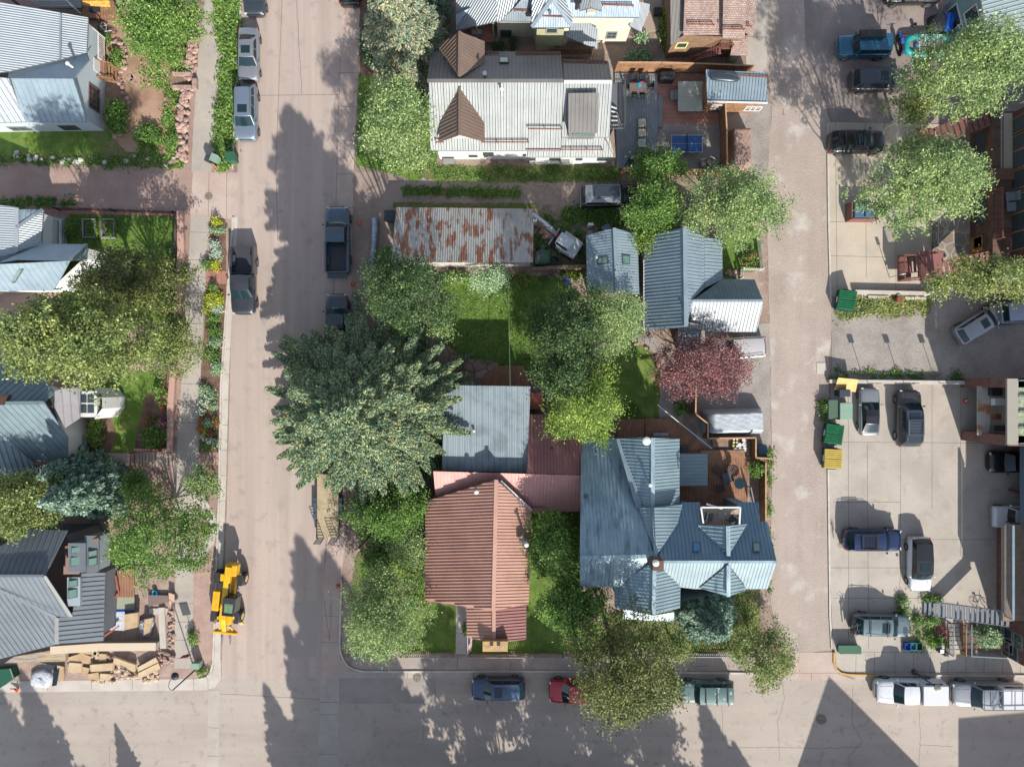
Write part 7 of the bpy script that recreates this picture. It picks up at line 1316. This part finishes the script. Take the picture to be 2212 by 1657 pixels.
t = thing('tub', 'black tub between green tarp and excavator', 'tub', W(1197,565)); MB().lathe(W(1197,565), [(.35,0),(.42,.4),(.36,.4),(.3,.08)], 14).build('pail', m_black, t)
t = thing('garden_cart', 'blue garden cart at the dark lawn edge', 'cart', W(1223, 607)); MB().box(W(1224,607,.5), (.55,.9,.2), .35).build('tray', M('cart_blue', C(60,90,130), fine=.1), t); MB().box(W(1222,597,.5), (.6,.25,.25), .35).build('end_panel', m_trim, t)
# raised garden boxes
for x, lb in ((199,'left raised garden bed with grey timber frame'),(239,'right raised garden bed with grey timber frame')):
    t = thing('raised_bed', lb, 'planter', W(x, 496), 0, 'raised garden beds')
    for dx, dy, sx, sy in ((-.55,0,.1,1.6),(.55,0,.1,1.6),(0,-.8,1.2,.1),(0,.8,1.2,.1)): MB().box((W(x,496)[0]+dx, W(x,496)[1]+dy, .25), (sx,sy,.5)).build('side_board', m_trim, t)
    MB().box(W(x,496,.17), (1.05,1.5,.34)).build('soil', m_soil, t); P_ = RNG.uniform(-.5,.5,(700,3))*np.array([1,1.45,.14])+np.array(W(x,496,.45)); leafmesh('plants', P_, .13, F_mid, t)
# fences
def picket(label, pts, h_=1., mat=None, sp=.18, pk=(.07,.02), name='picket_fence', rails=2):
    t = thing(name, label, 'fence', W(*pts[0])); P_ = [Vector(W(*p)) for p in pts]; m = MB(); u = Vector((0,0,1))
    for a, b in zip(P_[:-1], P_[1:]):
        for z in ((.25,.8) if rails == 2 else (.1,.5,.95)): MB().bar(a+u*z*h_, b+u*z*h_, .04,.07).build('rail', mat or m_white, t)
        n = max(2,int((b-a).length/sp)); d = (b-a).normalized(); s_ = Vector((-d.y,d.x,0))*.04; ang = math.atan2(d.y,d.x)
        for i in range(n): q = a.lerp(b,(i+.5)/n)+s_; m.box((q.x,q.y,h_/2),(pk[0],pk[1],h_),ang)
    m.build('pickets', mat or m_white, t)
    for q in P_: MB().bar(q, q+u*h_*1.05,.1,.1).build('post', mat or m_white, t)
    return t
m_pick = M('weathered_picket', C(206,196,184), fine=.15); picket('weathered picket fence left of the front path', [(868,1412),(980,1412)], 1.05, m_pick); picket('weathered picket fence along the gabled house lawn', [(1014,1412),(1215,1413)], 1.05, m_pick); picket('white picket fence below the young blue spruce', [(1475,1411),(1580,1411)], 1.05); picket('white picket fence of the small alley lawn', [(1632,505),(1641,584),(1599,583),(1597,603)], 1.)
picket('black iron fence along the upper left lawn', [(130,455),(250,458),(384,463)], 1., m_black, .14, (.02,.02)); picket('black iron fence between lawn and pink wall', [(384,463),(383,540),(376,640),(374,720)], 1., m_black, .14, (.02,.02)); picket('rusty iron fence beside the turreted house lawn', [(364,800),(358,880),(356,970)], 1., m_rust, .14, (.02,.02)); picket('rusty iron gate across the walkway', [(293,976),(293,1006)], 1., m_rust, .2, (.03,.03)); picket('short iron fence above the walkway', [(356,972),(300,974)], 1., m_rust, .14, (.02,.02))
def boardf(label, pts, h_=1.7, mat=None, name='board_fence', top=True):
    t = thing(name, label, 'fence', W(*pts[0])); P_ = [Vector(W(*p)) for p in pts]; u = Vector((0,0,1)); mt = mat or m_wood
    for a, b in zip(P_[:-1], P_[1:]):
        m = MB(); n = max(1,int((b-a).length/.16)); d = (b-a).normalized(); ang = math.atan2(d.y,d.x)
        for i in range(n): q = a.lerp(b,(i+.5)/n); m.box((q.x,q.y,h_/2+random.uniform(-.015,.015)),((b-a).length/n*.96,.03,h_),ang)
        m.build('boards', mt, t); MB().bar(a+u*(h_+.02), b+u*(h_+.02), .12,.05).build('cap_rail', M('sunlit_cap', C(214,172,128), C(190,150,116), sc=2, fine=.15), t)  # cap rail is a paler cedar copy, sunlight put into its colour
    for q in P_: MB().bar(q, q+u*(h_+.05),.12,.12).build('post', mt, t)
    return t
boardf('cedar board fence north of the grey deck', [(1328,157),(1420,157),(1520,160),(1612,164)], 1.9); boardf('tall cedar board fence beside the tan tarp trailer', [(1552,240),(1555,300),(1556,372)], 2.); boardf('cedar board fence south of the ping pong yard', [(1340,376),(1430,378),(1556,380)], 1.6)
boardf('cedar fence stepping around the silver wrapped vehicle', [(1494,830),(1493,893),(1519,913),(1519,944),(1620,943),(1620,985),(1655,987)], 1.5); boardf('cedar board fence between the deck garden and the alley', [(1640,995),(1640,1070),(1640,1125)], 1.6, m_wood)
wallb('weathered timber rail fence between shed and outbuilding', [(1150,586),(1190,583),(1262,580)], .3, 1.2, m_woodg, None, 'timber_fence', 'fence')
# decks
def deckT(name, label, polys, z, mat, th=.12, cat='deck', step=None):
    t = thing(name, label, cat, W(*polys[0][0]))
    for p in polys: deckF(t, p, z, th, mat, 'deck_boards', (0,1))
    return t
t = deckT('deck', 'grey board deck beside the long brown and white house', [[(1328,158),(1420,160),(1422,364),(1332,364)]], .25, m_deckg); deckF(t, [(1421,205),(1431,205),(1431,276),(1421,276)], .12, .1, m_deckg, 'step')
t = deckT('deck', 'cedar deck with steps on the north side of the slate blue house', [[(1332,905),(1392,905),(1392,962),(1332,962)],[(1394,903),(1450,905),(1535,975),(1535,990),(1453,990),(1453,962),(1394,962)]], .3, m_deck); 
t = deckT('deck', 'large sunny cedar deck with outdoor chairs', [[(1453,976),(1600,976),(1615,990),(1615,1100),(1453,1100)]], .45, m_deck); MB().box(W(1560,981,.5),(4.,.7,.12)).build('deck_box', m_wood, t); rail(t, [(1614,1050,.5),(1624,1100,.5)],1.,.3,m_trim)
t = deckT('deck', 'small weathered deck between the lawn and the grey roof', [[(1042,816),(1074,790),(1130,790),(1142,812),(1142,836),(1042,836)]], .3, m_deck)
# outdoor furniture: deck chairs
m_wick = M('brown_wicker', C(96,74,70), fine=.15, fsc=30); G1 = 'chairs on the cedar deck'
for x,y,rz,lb in ((1547,1015,2.5,'brown outdoor chair left of the fire table'),(1575,1013,-.5,'brown outdoor chair behind the fire table'),(1554,1054,.3,'brown outdoor chair nearest the roof terrace')): chair(x,y,.45,rz,m_wick,lb,G1,.62)
t = thing('fire_table', 'low square fire table between the deck chairs', 'table', W(1572,1030,.45)); MB().box(W(1572,1031,.75),(.95,.95,.12), .3).build('tabletop', m_dtrim, t); MB().box(W(1572,1031,.57),(.6,.6,.24), .3).build('base', m_black, t)
t = thing('glass_table', 'round dark patio table at the deck edge', 'table', W(1598,1044,.45)); MB().lathe(W(1598,1044,1.12), [(.5,0),(.5,.03)], 18).build('tabletop', m_cglass, t)
for a in (0,1.57,3.14,4.71): c = W(1598,1044,.45); MB().bar((c[0]+.35*math.cos(a),c[1]+.35*math.sin(a),.45),(c[0]+.2*math.cos(a),c[1]+.2*math.sin(a),1.12),.04,.04).build('leg', m_dtrim, t)
for x,y,rz,lb in ((1529,1114,1.4,'wire chair on the left of the roof terrace'),(1578,1120,-.6,'wire chair on the right of the roof terrace')): chair(x,y,6.07,rz,m_dtrim,lb,'chairs on the roof terrace',.6)
t = thing('side_table', 'small square table between the roof terrace chairs', 'table', W(1559,1112,6.07)); MB().box(W(1559,1112,6.5),(.5,.5,.05)).build('tabletop', m_trim, t); MB().box(W(1559,1112,6.28),(.08,.08,.4)).build('leg', m_dtrim, t)
for x,y,lb in ((1478,966,'upper grey lounge seat against the blue house wall'),(1478,975,'lower grey lounge seat against the blue house wall')): t = thing('lounge_bench', lb, 'bench', W(x,y,.3), 0, 'lounge seats'); MB().box(W(x,y,.5),(.75,.36,.3)).build('seat', m_dtrim, t, bevel=.04)
t = thing('wind_chime_rack', 'grey mosaic bench on the cedar deck', 'bench', W(1427,938,.3)); MB().box(W(1427,938,.72),(1.35,.3,.08)).build('seat', M('mosaic', C(190,196,196), C(120,130,130), sc=9, fine=.3), t); [MB().box(W(x,938,.5),(.1,.25,.4)).build('leg', m_trim, t) for x in (1415,1440)]; t.name = 'mosaic_bench'
# buckets and work table
for i,(x,y,r_,mt) in enumerate(((1605,950,.2,m_white),(1605,960,.2,m_white),(1595,961,.19,m_white),(1606,970,.2,m_white),(1596,971,.19,m_white),(1586,972,.2,m_white),(1583,948,.1,m_white),(1590,948,.1,M('cream_lid', C(230,226,170), fine=0)),(1583,955,.1,MC['cream_lid']),(1590,955,.1,MC['cream_lid']),(1582,962,.12,M('olive_lid', C(200,184,60), fine=0)),(1590,963,.1,m_white))):
    lb = ['large white bucket at the back right of the cluster','large white bucket under the back right one','white bucket in the middle of the cluster','large white bucket at the front right','white bucket at the front centre','open white bucket at the front left','small white tin at the back left','cream lidded tin at the back','cream lidded tin left in the second row','cream lidded tin right in the second row','olive lidded tin in the third row','small white tin in the third row'][i]
    t = thing('paint_bucket', lb, 'bucket', W(x,y), 0, 'paint buckets by the cedar fence'); MB().lathe(W(x,y,.1), [(r_*.9,0),(r_,.3 if r_<.15 else .36),(r_*1.04,.31 if r_<.15 else .38),(r_*.8,.32 if r_<.15 else .37)], 14).build('pail', mt, t)
t = thing('work_bench', 'rough brown work bench with boards beside the paint buckets', 'table', W(1556,954)); MB().box(W(1556,954,.55),(1.4,.9,.06)).build('tabletop', m_woodg, t); MB().box(W(1572,948,.62),(.6,.15,.08)).build('board', m_wood, t); [MB().box(W(x,y,.27),(.08,.08,.52)).build('leg', m_woodg, t) for x in (1542,1570) for y in (946,962)]
# grey deck furniture
t = thing('dining_table', 'dark patio dining table with six chairs on the grey deck', 'table', W(1378,192,.25)); MB().box(W(1378,191,.98),(1.5,.88,.06)).build('tabletop', M('table_brown', C(120,104,98), fine=.1), t); [MB().box(W(x,y,.6),(.07,.07,.7)).build('leg', m_black, t) for x in (1364,1392) for y in (184,199)]
for x,y,rz,lb in ((1369,174,0,'upper left chair of the patio dining table'),(1387,175,0,'upper right chair of the patio dining table'),(1369,208,3.14,'lower left chair of the patio dining table'),(1386,209,3.1,'lower right chair of the patio dining table'),(1357,193,1.57,'chair at the left end of the patio dining table'),(1402,191,-1.5,'chair at the right end of the patio dining table')): chair(x,y,.25,rz,m_black,lb,'patio dining chairs',.48)
t = thing('towel', 'bright blue and pink towel on the patio table', 'towel', W(1382,184,1.)); MB().prism([W(1378,180,1.06),W(1384,178,1.09),W(1386,187,1.07),W(1379,190,1.06)],.03).build('cloth', m_bincy, t); MB().prism([W(1384,176,1.06),W(1389,176,1.08),W(1389,181,1.07),W(1385,181,1.06)],.03).build('pink_cloth', m_bred, t)
m_cush = M('cream_cushion', C(222,214,186), fine=.05)
for i,(y0,lb,st) in enumerate(((259,'upper cream lounge chair on the grey deck',0),(281,'second cream lounge chair on the grey deck',0),(302,'striped folding lounge chair on the grey deck',1))):
    t = thing('lounge_chair', lb, 'chair', W(1387,y0+8,.25), 0, 'lounge chairs on the grey deck')
    if st: [MB().box(W(1387,y0+k*3,.7),(.66,.07,.04)).build('slat', m_white, t) for k in range(6)]
    else: MB().box(W(1387,y0+6,.68),(.68,.62,.12)).build('cushion', m_cush, t, bevel=.04)
    MB().box(W(1387,y0+(16 if st else 13),.72),(.64,.12,.5)).build('backrest', m_cush if not st else m_white, t); [MB().box(W(x,y,.42),(.05,.05,.4)).build('leg', m_black, t) for x in (1379,1395) for y in (y0,y0+12)]
t = thing('storage_bench', 'grey storage bench at the lower end of the grey deck', 'bench', W(1388,332,.25)); MB().box(W(1387,332,.55),(1.15,.8,.55)).build('box', m_dtrim, t, bevel=.03); MB().box(W(1387,332,.85),(1.2,.85,.05)).build('lid', m_dtrim, t)
t = thing('grill', 'large grill under a black cover on the paver patio', 'grill', W(1440,167)); MB().box(W(1440,168,.6),(1.35,.8,1.15)).build('cover', m_black, t, bevel=.18)
t = thing('hot_tub', 'square hot tub with grey green cover and cedar sides', 'hot tub', W(1490,210)); MB().box(W(1491,210,.45),(2.05,2.55,.85)).build('cabinet', m_wood, t, bevel=.12); m_tc = M('tub_cover', C(176,180,168), fine=.05, r=.5); MB().box(W(1491,192.5,.94),(2.2,1.33,.1)).build('cover_half', m_tc, t, bevel=.04); MB().box(W(1491,225,.94),(2.2,1.33,.1)).build('cover_half', m_tc, t, bevel=.04)
for x in (1452,1461): MB().box(W(x,207,.2 if x<1455 else .35),(.38,.8,.35 if x<1455 else .6)).build('step', m_trim, t)
t = thing('ping_pong_table', 'blue table tennis table on the gravel', 'table tennis table', W(1484,311)); m_pp = M('pingpong_blue', C(50,92,150), C(46,86,140), sc=2, r=.4, fine=.04)
for s_ in (-1,1): MB().box((W(1484,0,.76)[0]+s_*.69, W(0,311,.76)[1], .76),(1.36,1.52,.03)).build('half', m_pp, t)
c = Vector(W(1484,311,.778)); m = MB()
for dx,dy,sx,sy in ((0,.75,2.74,.03),(0,-.75,2.74,.03),(-1.36,0,.03,1.52),(1.36,0,.03,1.52),(0,0,2.7,.015)): m.box((c.x+dx,c.y+dy,c.z),(sx,sy,.006))
m.build('line', m_white, t); MB().box((c.x,c.y,c.z+.08),(.02,1.8,.15)).build('net', m_black, t); [MB().box((c.x+a*1.1,c.y+b_*.6,.37),(.06,.06,.73)).build('leg', m_black, t) for a in (-1,1) for b_ in (-1,1)]
for i,(x,y,rz) in enumerate(((1516,357,.3),(1530,353,-.5),(1540,360,.9))): chair(x,y,0,rz,m_cush,['left folded tan chair in the gravel corner','middle folded tan chair in the gravel corner','right folded tan chair in the gravel corner'][i],'folding chairs in the gravel corner',.45)
t = thing('parasol', 'closed green parasol lying at the deck corner', 'parasol', W(1356,350,.3)); MB().tube([W(1349,360,.45),W(1363,340,1.4)],[.05,.14],8).build('canopy', m_bindk, t); MB().lathe(W(1363,352,.25),[(.3,0),(.25,.1),(.05,.14)],12).build('base', m_black, t)
t = thing('roof_cargo_box', 'long dark cargo box lying on the cedar hut roof', 'cargo box', W(1566,170,3.4)); c = Vector(W(1566,168,3.75)); m = MB(); loft([(-1.25,.1,.05),(-1.1,.28,.12),(-.6,.36,.18),(.5,.36,.18),(1.05,.28,.13),(1.25,.1,.05)], [(0,.02,0),(.6,.0,0),(1,-.08,0),(.8,None,-.2),(0,None,-.22)], m); m.v = [(c.x+v[0]*math.cos(-.08)-v[1]*math.sin(-.08), c.y+v[0]*math.sin(-.08)+v[1]*math.cos(-.08), c.z+v[2]) for v in m.v]; m.build('shell', p_dgrey, t, smooth=True)
# building site
for x,y,lb in ((2176,428,'upper grey cushioned armchair on the brown balcony'),(2178,450,'lower grey cushioned armchair on the brown balcony')): chair(x,y,2.95,-1.5,M('grey_cushion', C(130,140,148), fine=.05),lb,'balcony armchairs',.8)
m_card = M('cardboard', C(214,186,148), C(194,164,126), sc=1.2, r=.8, fine=.08); m_lum = M('new_plywood', C(226,202,164), C(208,182,144), sc=1., r=.8, fine=.08)
def board(label, poly, z, mat, th=.12, name='board', tilt=0., cat='board', group='boards and boxes on the site'):
    t = thing(name, label, cat, W(*poly[0]), 0, group); MB().prism([W(x,y,z+tilt*i) for i,(x,y) in enumerate(poly)], th).build('panel', mat, t); return t
for poly, z, mt, lb in (([(155,1398),(202,1402),(198,1414),(152,1408)],.5,m_card,'narrow cardboard tube box at the top left of the pile'),([(146,1420),(176,1411),(196,1418),(192,1434),(144,1429)],.35,m_card,'flattened pinkish carton under the tube box'),([(149,1431),(176,1433),(176,1452),(147,1452)],.45,m_lum,'bright square plywood offcut on the left of the pile'),([(177,1440),(193,1443),(188,1456),(175,1455)],.3,m_card,'small carton right of the bright offcut'),
    ([(194,1436),(244,1432),(243,1448),(196,1451)],.5,m_lum,'long open carton in the middle of the pile'),([(247,1420),(292,1436),(290,1452),(244,1432)],.55,m_lum,'slanting long carton with black print'),([(296,1442),(336,1420),(342,1430),(300,1450)],.5,m_lum,'upper slanting panel at the right of the pile'),([(298,1454),(342,1432),(347,1444),(300,1466)],.4,m_lum,'lower slanting panel at the right of the pile'),
    ([(190,1456),(212,1452),(216,1468),(190,1468)],.25,m_card,'torn carton at the front of the pile'),([(216,1455),(239,1456),(238,1468),(216,1468)],.3,m_lum,'small carton at the front centre'),([(214,1412),(230,1413),(229,1429),(214,1428)],.3,m_card,'small square carton behind the long one'),
    ([(269,1327),(298,1323),(296,1355),(268,1361)],.9,m_card,'square cardboard sheet beside the white sheeting'),([(312,1338),(328,1335),(322,1366),(310,1372)],.7,m_card,'tall carton wrapped in foil'),([(123,1437),(137,1440),(138,1468),(126,1474)],.4,m_card,'standing panel beside the rubbish heap')): board(lb, poly, z, mt, .3 if z > .4 else .15)
t = thing('carton_print', 'black printed lettering strip on the slanting carton', 'print', W(266,1442)); t.name = 'printed_flap'
MB().prism([W(258,1441,.62),W(276,1448,.6),W(275,1451,.6),(W(257,1444,.62))], .02).build('flap', m_lum, t)
for i in range(6): MB().box(W(260.5+i*2.4,1443.+i*.95,.655), (.07,.13,.01), -.3).build('letter_block', m_black, t)
t = thing('pvc_pipe', 'short white pipe ring among the cartons', 'pipe', W(208,1410)); MB().lathe(W(208,1409,.3), [(.24,0),(.24,.25),(.18,.25),(.18,0)], 16).build('ring', m_cush, t)
tarp('rubbish_pile', 'heap of white plastic wrapping and scraps by the kerb', [(70,1452),(84,1444),(100,1442),(114,1452),(116,1470),(104,1484),(84,1482),(68,1478)], .38, M('white_plastic', C(228,230,236), C(180,186,196), sc=4, r=.35, bump=.1, bsc=5, fine=.2), 'rubbish'); board('black sheet under the rubbish heap', [(84,1440),(104,1434),(134,1440),(124,1450)], .25, m_bindk, .05)
board('glass pane leaning on the rubbish heap', [(116,1452),(128,1446),(122,1480),(112,1482)], .5, m_cglass, .04)
t = thing('skip_container', 'dark green skip cut by the bottom left edge', 'skip', W(0, 1465)); MB().prism([W(-60,1450,.9),W(22,1444,.9),W(29,1464,.9),W(0,1486,.9),W(-60,1500,.9)], .8).build('body', M('skip_green', C(22,90,66), fine=.08), t); MB().bar(W(22,1444,.93),W(29,1464,.93),.1,.06).build('rim', m_trim, t)
t = thing('site_deck', 'new cedar deck under construction beside the charcoal house', 'deck', W(255,1260)); deckF(t, [(227,1235),(290,1228),(290,1290),(227,1290)], .6, .1, m_deck, 'deck_boards', (0,1)); m_rdlum = M('red_lumber', C(190,100,84), fine=.1); MB().bar(W(226,1302,.9),W(258,1285,.8),.12,.12).build('red_beam', m_rdlum, t); MB().bar(W(226,1374,.9),W(256,1352,.8),.12,.12).build('red_beam', m_rdlum, t); MB().bar(W(258,1284,.8),W(250,1243,.9),.1,.1).build('red_beam', m_rdlum, t)
t = thing('plastic_sheeting', 'white sheeting laid over the porch floor at the site', 'sheeting', W(250,1340)); MB().prism([W(229,1320,.45),W(270,1320,.45),W(268,1362,.45),W(227,1360,.45)], .05).build('sheet', M('sheeting', C(226,230,236), C(206,212,220), sc=3, r=.4, bump=.08, bsc=6, fine=.06), t); MB().prism([W(229,1290,.42),W(290,1290,.42),W(290,1318,.42),(W(229,1320,.42))], .05).build('grey_mat', M('green_grey_mat', C(170,172,150), fine=.12), t); MB().bar(W(229,1321,.48),W(292,1319,.48),.12,.02).build('blue_tape', m_binbl, t)
t = thing('site_trench', 'excavated footing pit with timber side beside the pavement', 'pit', W(345,1300)); MB().prism([W(320,1285,.3),W(364,1286,.3),W(364,1300,.25),W(320,1310,.25)], .2).build('pit_shade_plate', M('pit_shade', C(130,112,104), fine=.15), t); MB().prism([W(322,1314,.12),W(362,1314,.12),W(360,1328,.12),(W(322,1326,.12))], .1).build('footing', m_concl, t); MB().prism([W(364,1280,.6),W(376,1284,.6),W(377,1310,.6),W(366,1316,.6)], .1).build('panel', M('pink_board', C(226,186,160), fine=.06), t)  # first plate is no cover: dark colour stands in for the pit's shade
t = thing('paint_pail', 'blue and white pail above the footing pit', 'bucket', W(338,1279)); MB().lathe(W(338,1279), [(.2,0),(.23,.35),(.2,.35),(.17,.05)], 14).build('pail', m_bincy, t)
tarp('foil_wrap', 'crumpled foil sheet around the tall carton', [(303,1336),(314,1332),(336,1332),(334,1352),(328,1374),(312,1376),(300,1364)], .35, M('foil', C(206,210,220), C(150,156,170), sc=5, r=.3, m=.4, bump=.1, bsc=7), 'wrapping')
t = thing('retaining_panel', 'corrugated strip wall under the charcoal roof edge', 'wall', W(60,1420)); MB().prism([W(30,1418,.7),W(140,1400,.7),W(142,1428,.7),(W(10,1432,.7))], .5).build('panel', M('corrugated_strip', C(178,168,158), C(206,180,130), sc=.8, fine=.12, streak=(.8,9.,C(150,142,136),.5,.6)), t)
t = thing('mailbox', 'pale green utility box on the pavement corner', 'utility box', W(426,1436)); MB().box(W(426,1435,.45),(.65,.55,.85)).build('cabinet', m_tg, t, bevel=.03)
m = MB(); m.box(W(1773,796,.03),(.75,1.,.06)); tag(m.build('utility_cover', m_concl), 'pale utility cover set in the alley gravel', 'utility cover')
# flag
t = thing('flag', 'striped flag on a pole at the front of the gabled porch', 'flag', W(1011,1376,2.6)); a = Vector(W(1010,1376,2.7)); b_ = Vector(W(1010.5,1413,2.2)); MB().tube([a, b_], .02, 6).build('flagpole', m_white, t); m = MB(); nx, ny = 12, 13
vs = [];
for i in range(nx+1):
    for j in range(ny+1): p = a.lerp(b_, .1+.85*i/nx); vs.append((p.x + .36*j/ny*(1-.25*i/nx)+.05, p.y + .12*j/ny+.03*math.sin(i*.9+j*.5), p.z - .25*j/ny + .05*math.sin(i*1.1+j*.7)))
for i in range(nx):
    for j in range(ny): m.add([vs[i*(ny+1)+j], vs[(i+1)*(ny+1)+j], vs[(i+1)*(ny+1)+j+1], vs[i*(ny+1)+j+1]], [(0,1,2,3)], 2 if (i < 5 and j < 7) else (j % 2))
m.build('cloth', [M('flag_red', C(180,60,64), fine=0), m_white, M('flag_blue', C(60,66,110), fine=0)], t)
# person walking on the dirt path
def person(label, x, y, rz, sh_m, pt_m):
    t = thing('person', label, 'person', W(x, y), rz); me = bpy.data.meshes.new('body'); J = [(0,0,.95),(0,.02,1.2),(0,.03,1.42),(.01,.03,1.52),(.03,.03,1.64),(.04,.03,1.74),(0,.17,1.4),(-.08,.24,1.14),(.08,.26,.94),(0,-.11,1.4),(.1,-.2,1.15),(.24,-.2,1.0),(.12,.09,.9),(.2,.1,.5),(.16,.1,.08),(.28,.1,.04),(-.06,-.07,.9),(-.1,-.08,.5),(-.26,-.08,.12),(-.16,-.08,.05)]
    E = [(0,1),(1,2),(2,3),(3,4),(4,5),(2,6),(6,7),(7,8),(2,9),(9,10),(10,11),(0,12),(12,13),(13,14),(14,15),(0,16),(16,17),(17,18),(18,19)]; Rr = [.15,.13,.14,.06,.1,.08,.06,.045,.035,.06,.045,.035,.1,.065,.045,.04,.1,.065,.045,.04]
    me.from_pydata(J, E, []); o = bpy.data.objects.new('body', me); COL.objects.link(o); o.parent = t; me.materials.append(M('skin', C(210,160,130), fine=0)); o.modifiers.new('skin','SKIN'); o.modifiers.new('sub','SUBSURF').levels = 1; o.modifiers['sub'].render_levels = 1
    for v, r_ in zip(me.skin_vertices[0].data, Rr): v.radius = (r_, r_)
    me.skin_vertices[0].data[0].use_root = True
    def cloth(nm, idx, Jn, mt, k=1.16):
        mp = {j:i for i,j in enumerate(Jn)}; m2 = bpy.data.meshes.new(nm); m2.from_pydata([J[j] for j in Jn], [(mp[a],mp[b]) for a,b in E if a in mp and b in mp], []); q = bpy.data.objects.new(nm, m2); COL.objects.link(q); q.parent = t; m2.materials.append(mt); q.modifiers.new('skin','SKIN'); q.modifiers.new('sub','SUBSURF').render_levels = 1
        for v, j in zip(m2.skin_vertices[0].data, Jn): v.radius = (Rr[j]*k, Rr[j]*k)
        m2.skin_vertices[0].data[0].use_root = True
    cloth('shirt', 0, [0,1,2,6,7,9,10], sh_m); cloth('shorts', 0, [0,12,13,16,17], pt_m); MB().lathe((.035,.03,1.66), [(.1,0),(.125,.07),(.1,.14),(.03,.17)], 12).build('hair', M('hair', C(190,150,120), fine=.2), t, True, True); return t
person('person in dark clothes walking across the brown yard', 350, 173, R(150), M('dark_shirt', C(40,42,46), fine=.1), M('dark_shorts', C(60,60,66), fine=.1))
t = thing('trash_cart', 'wooden plank leaning beside the bins at the pavement end', 'plank', W(465,360)); t.name = 'plank'; MB().bar(W(456,354,.4), W(472,368,.1), .2, .06).build('plank_board', m_wood, t)
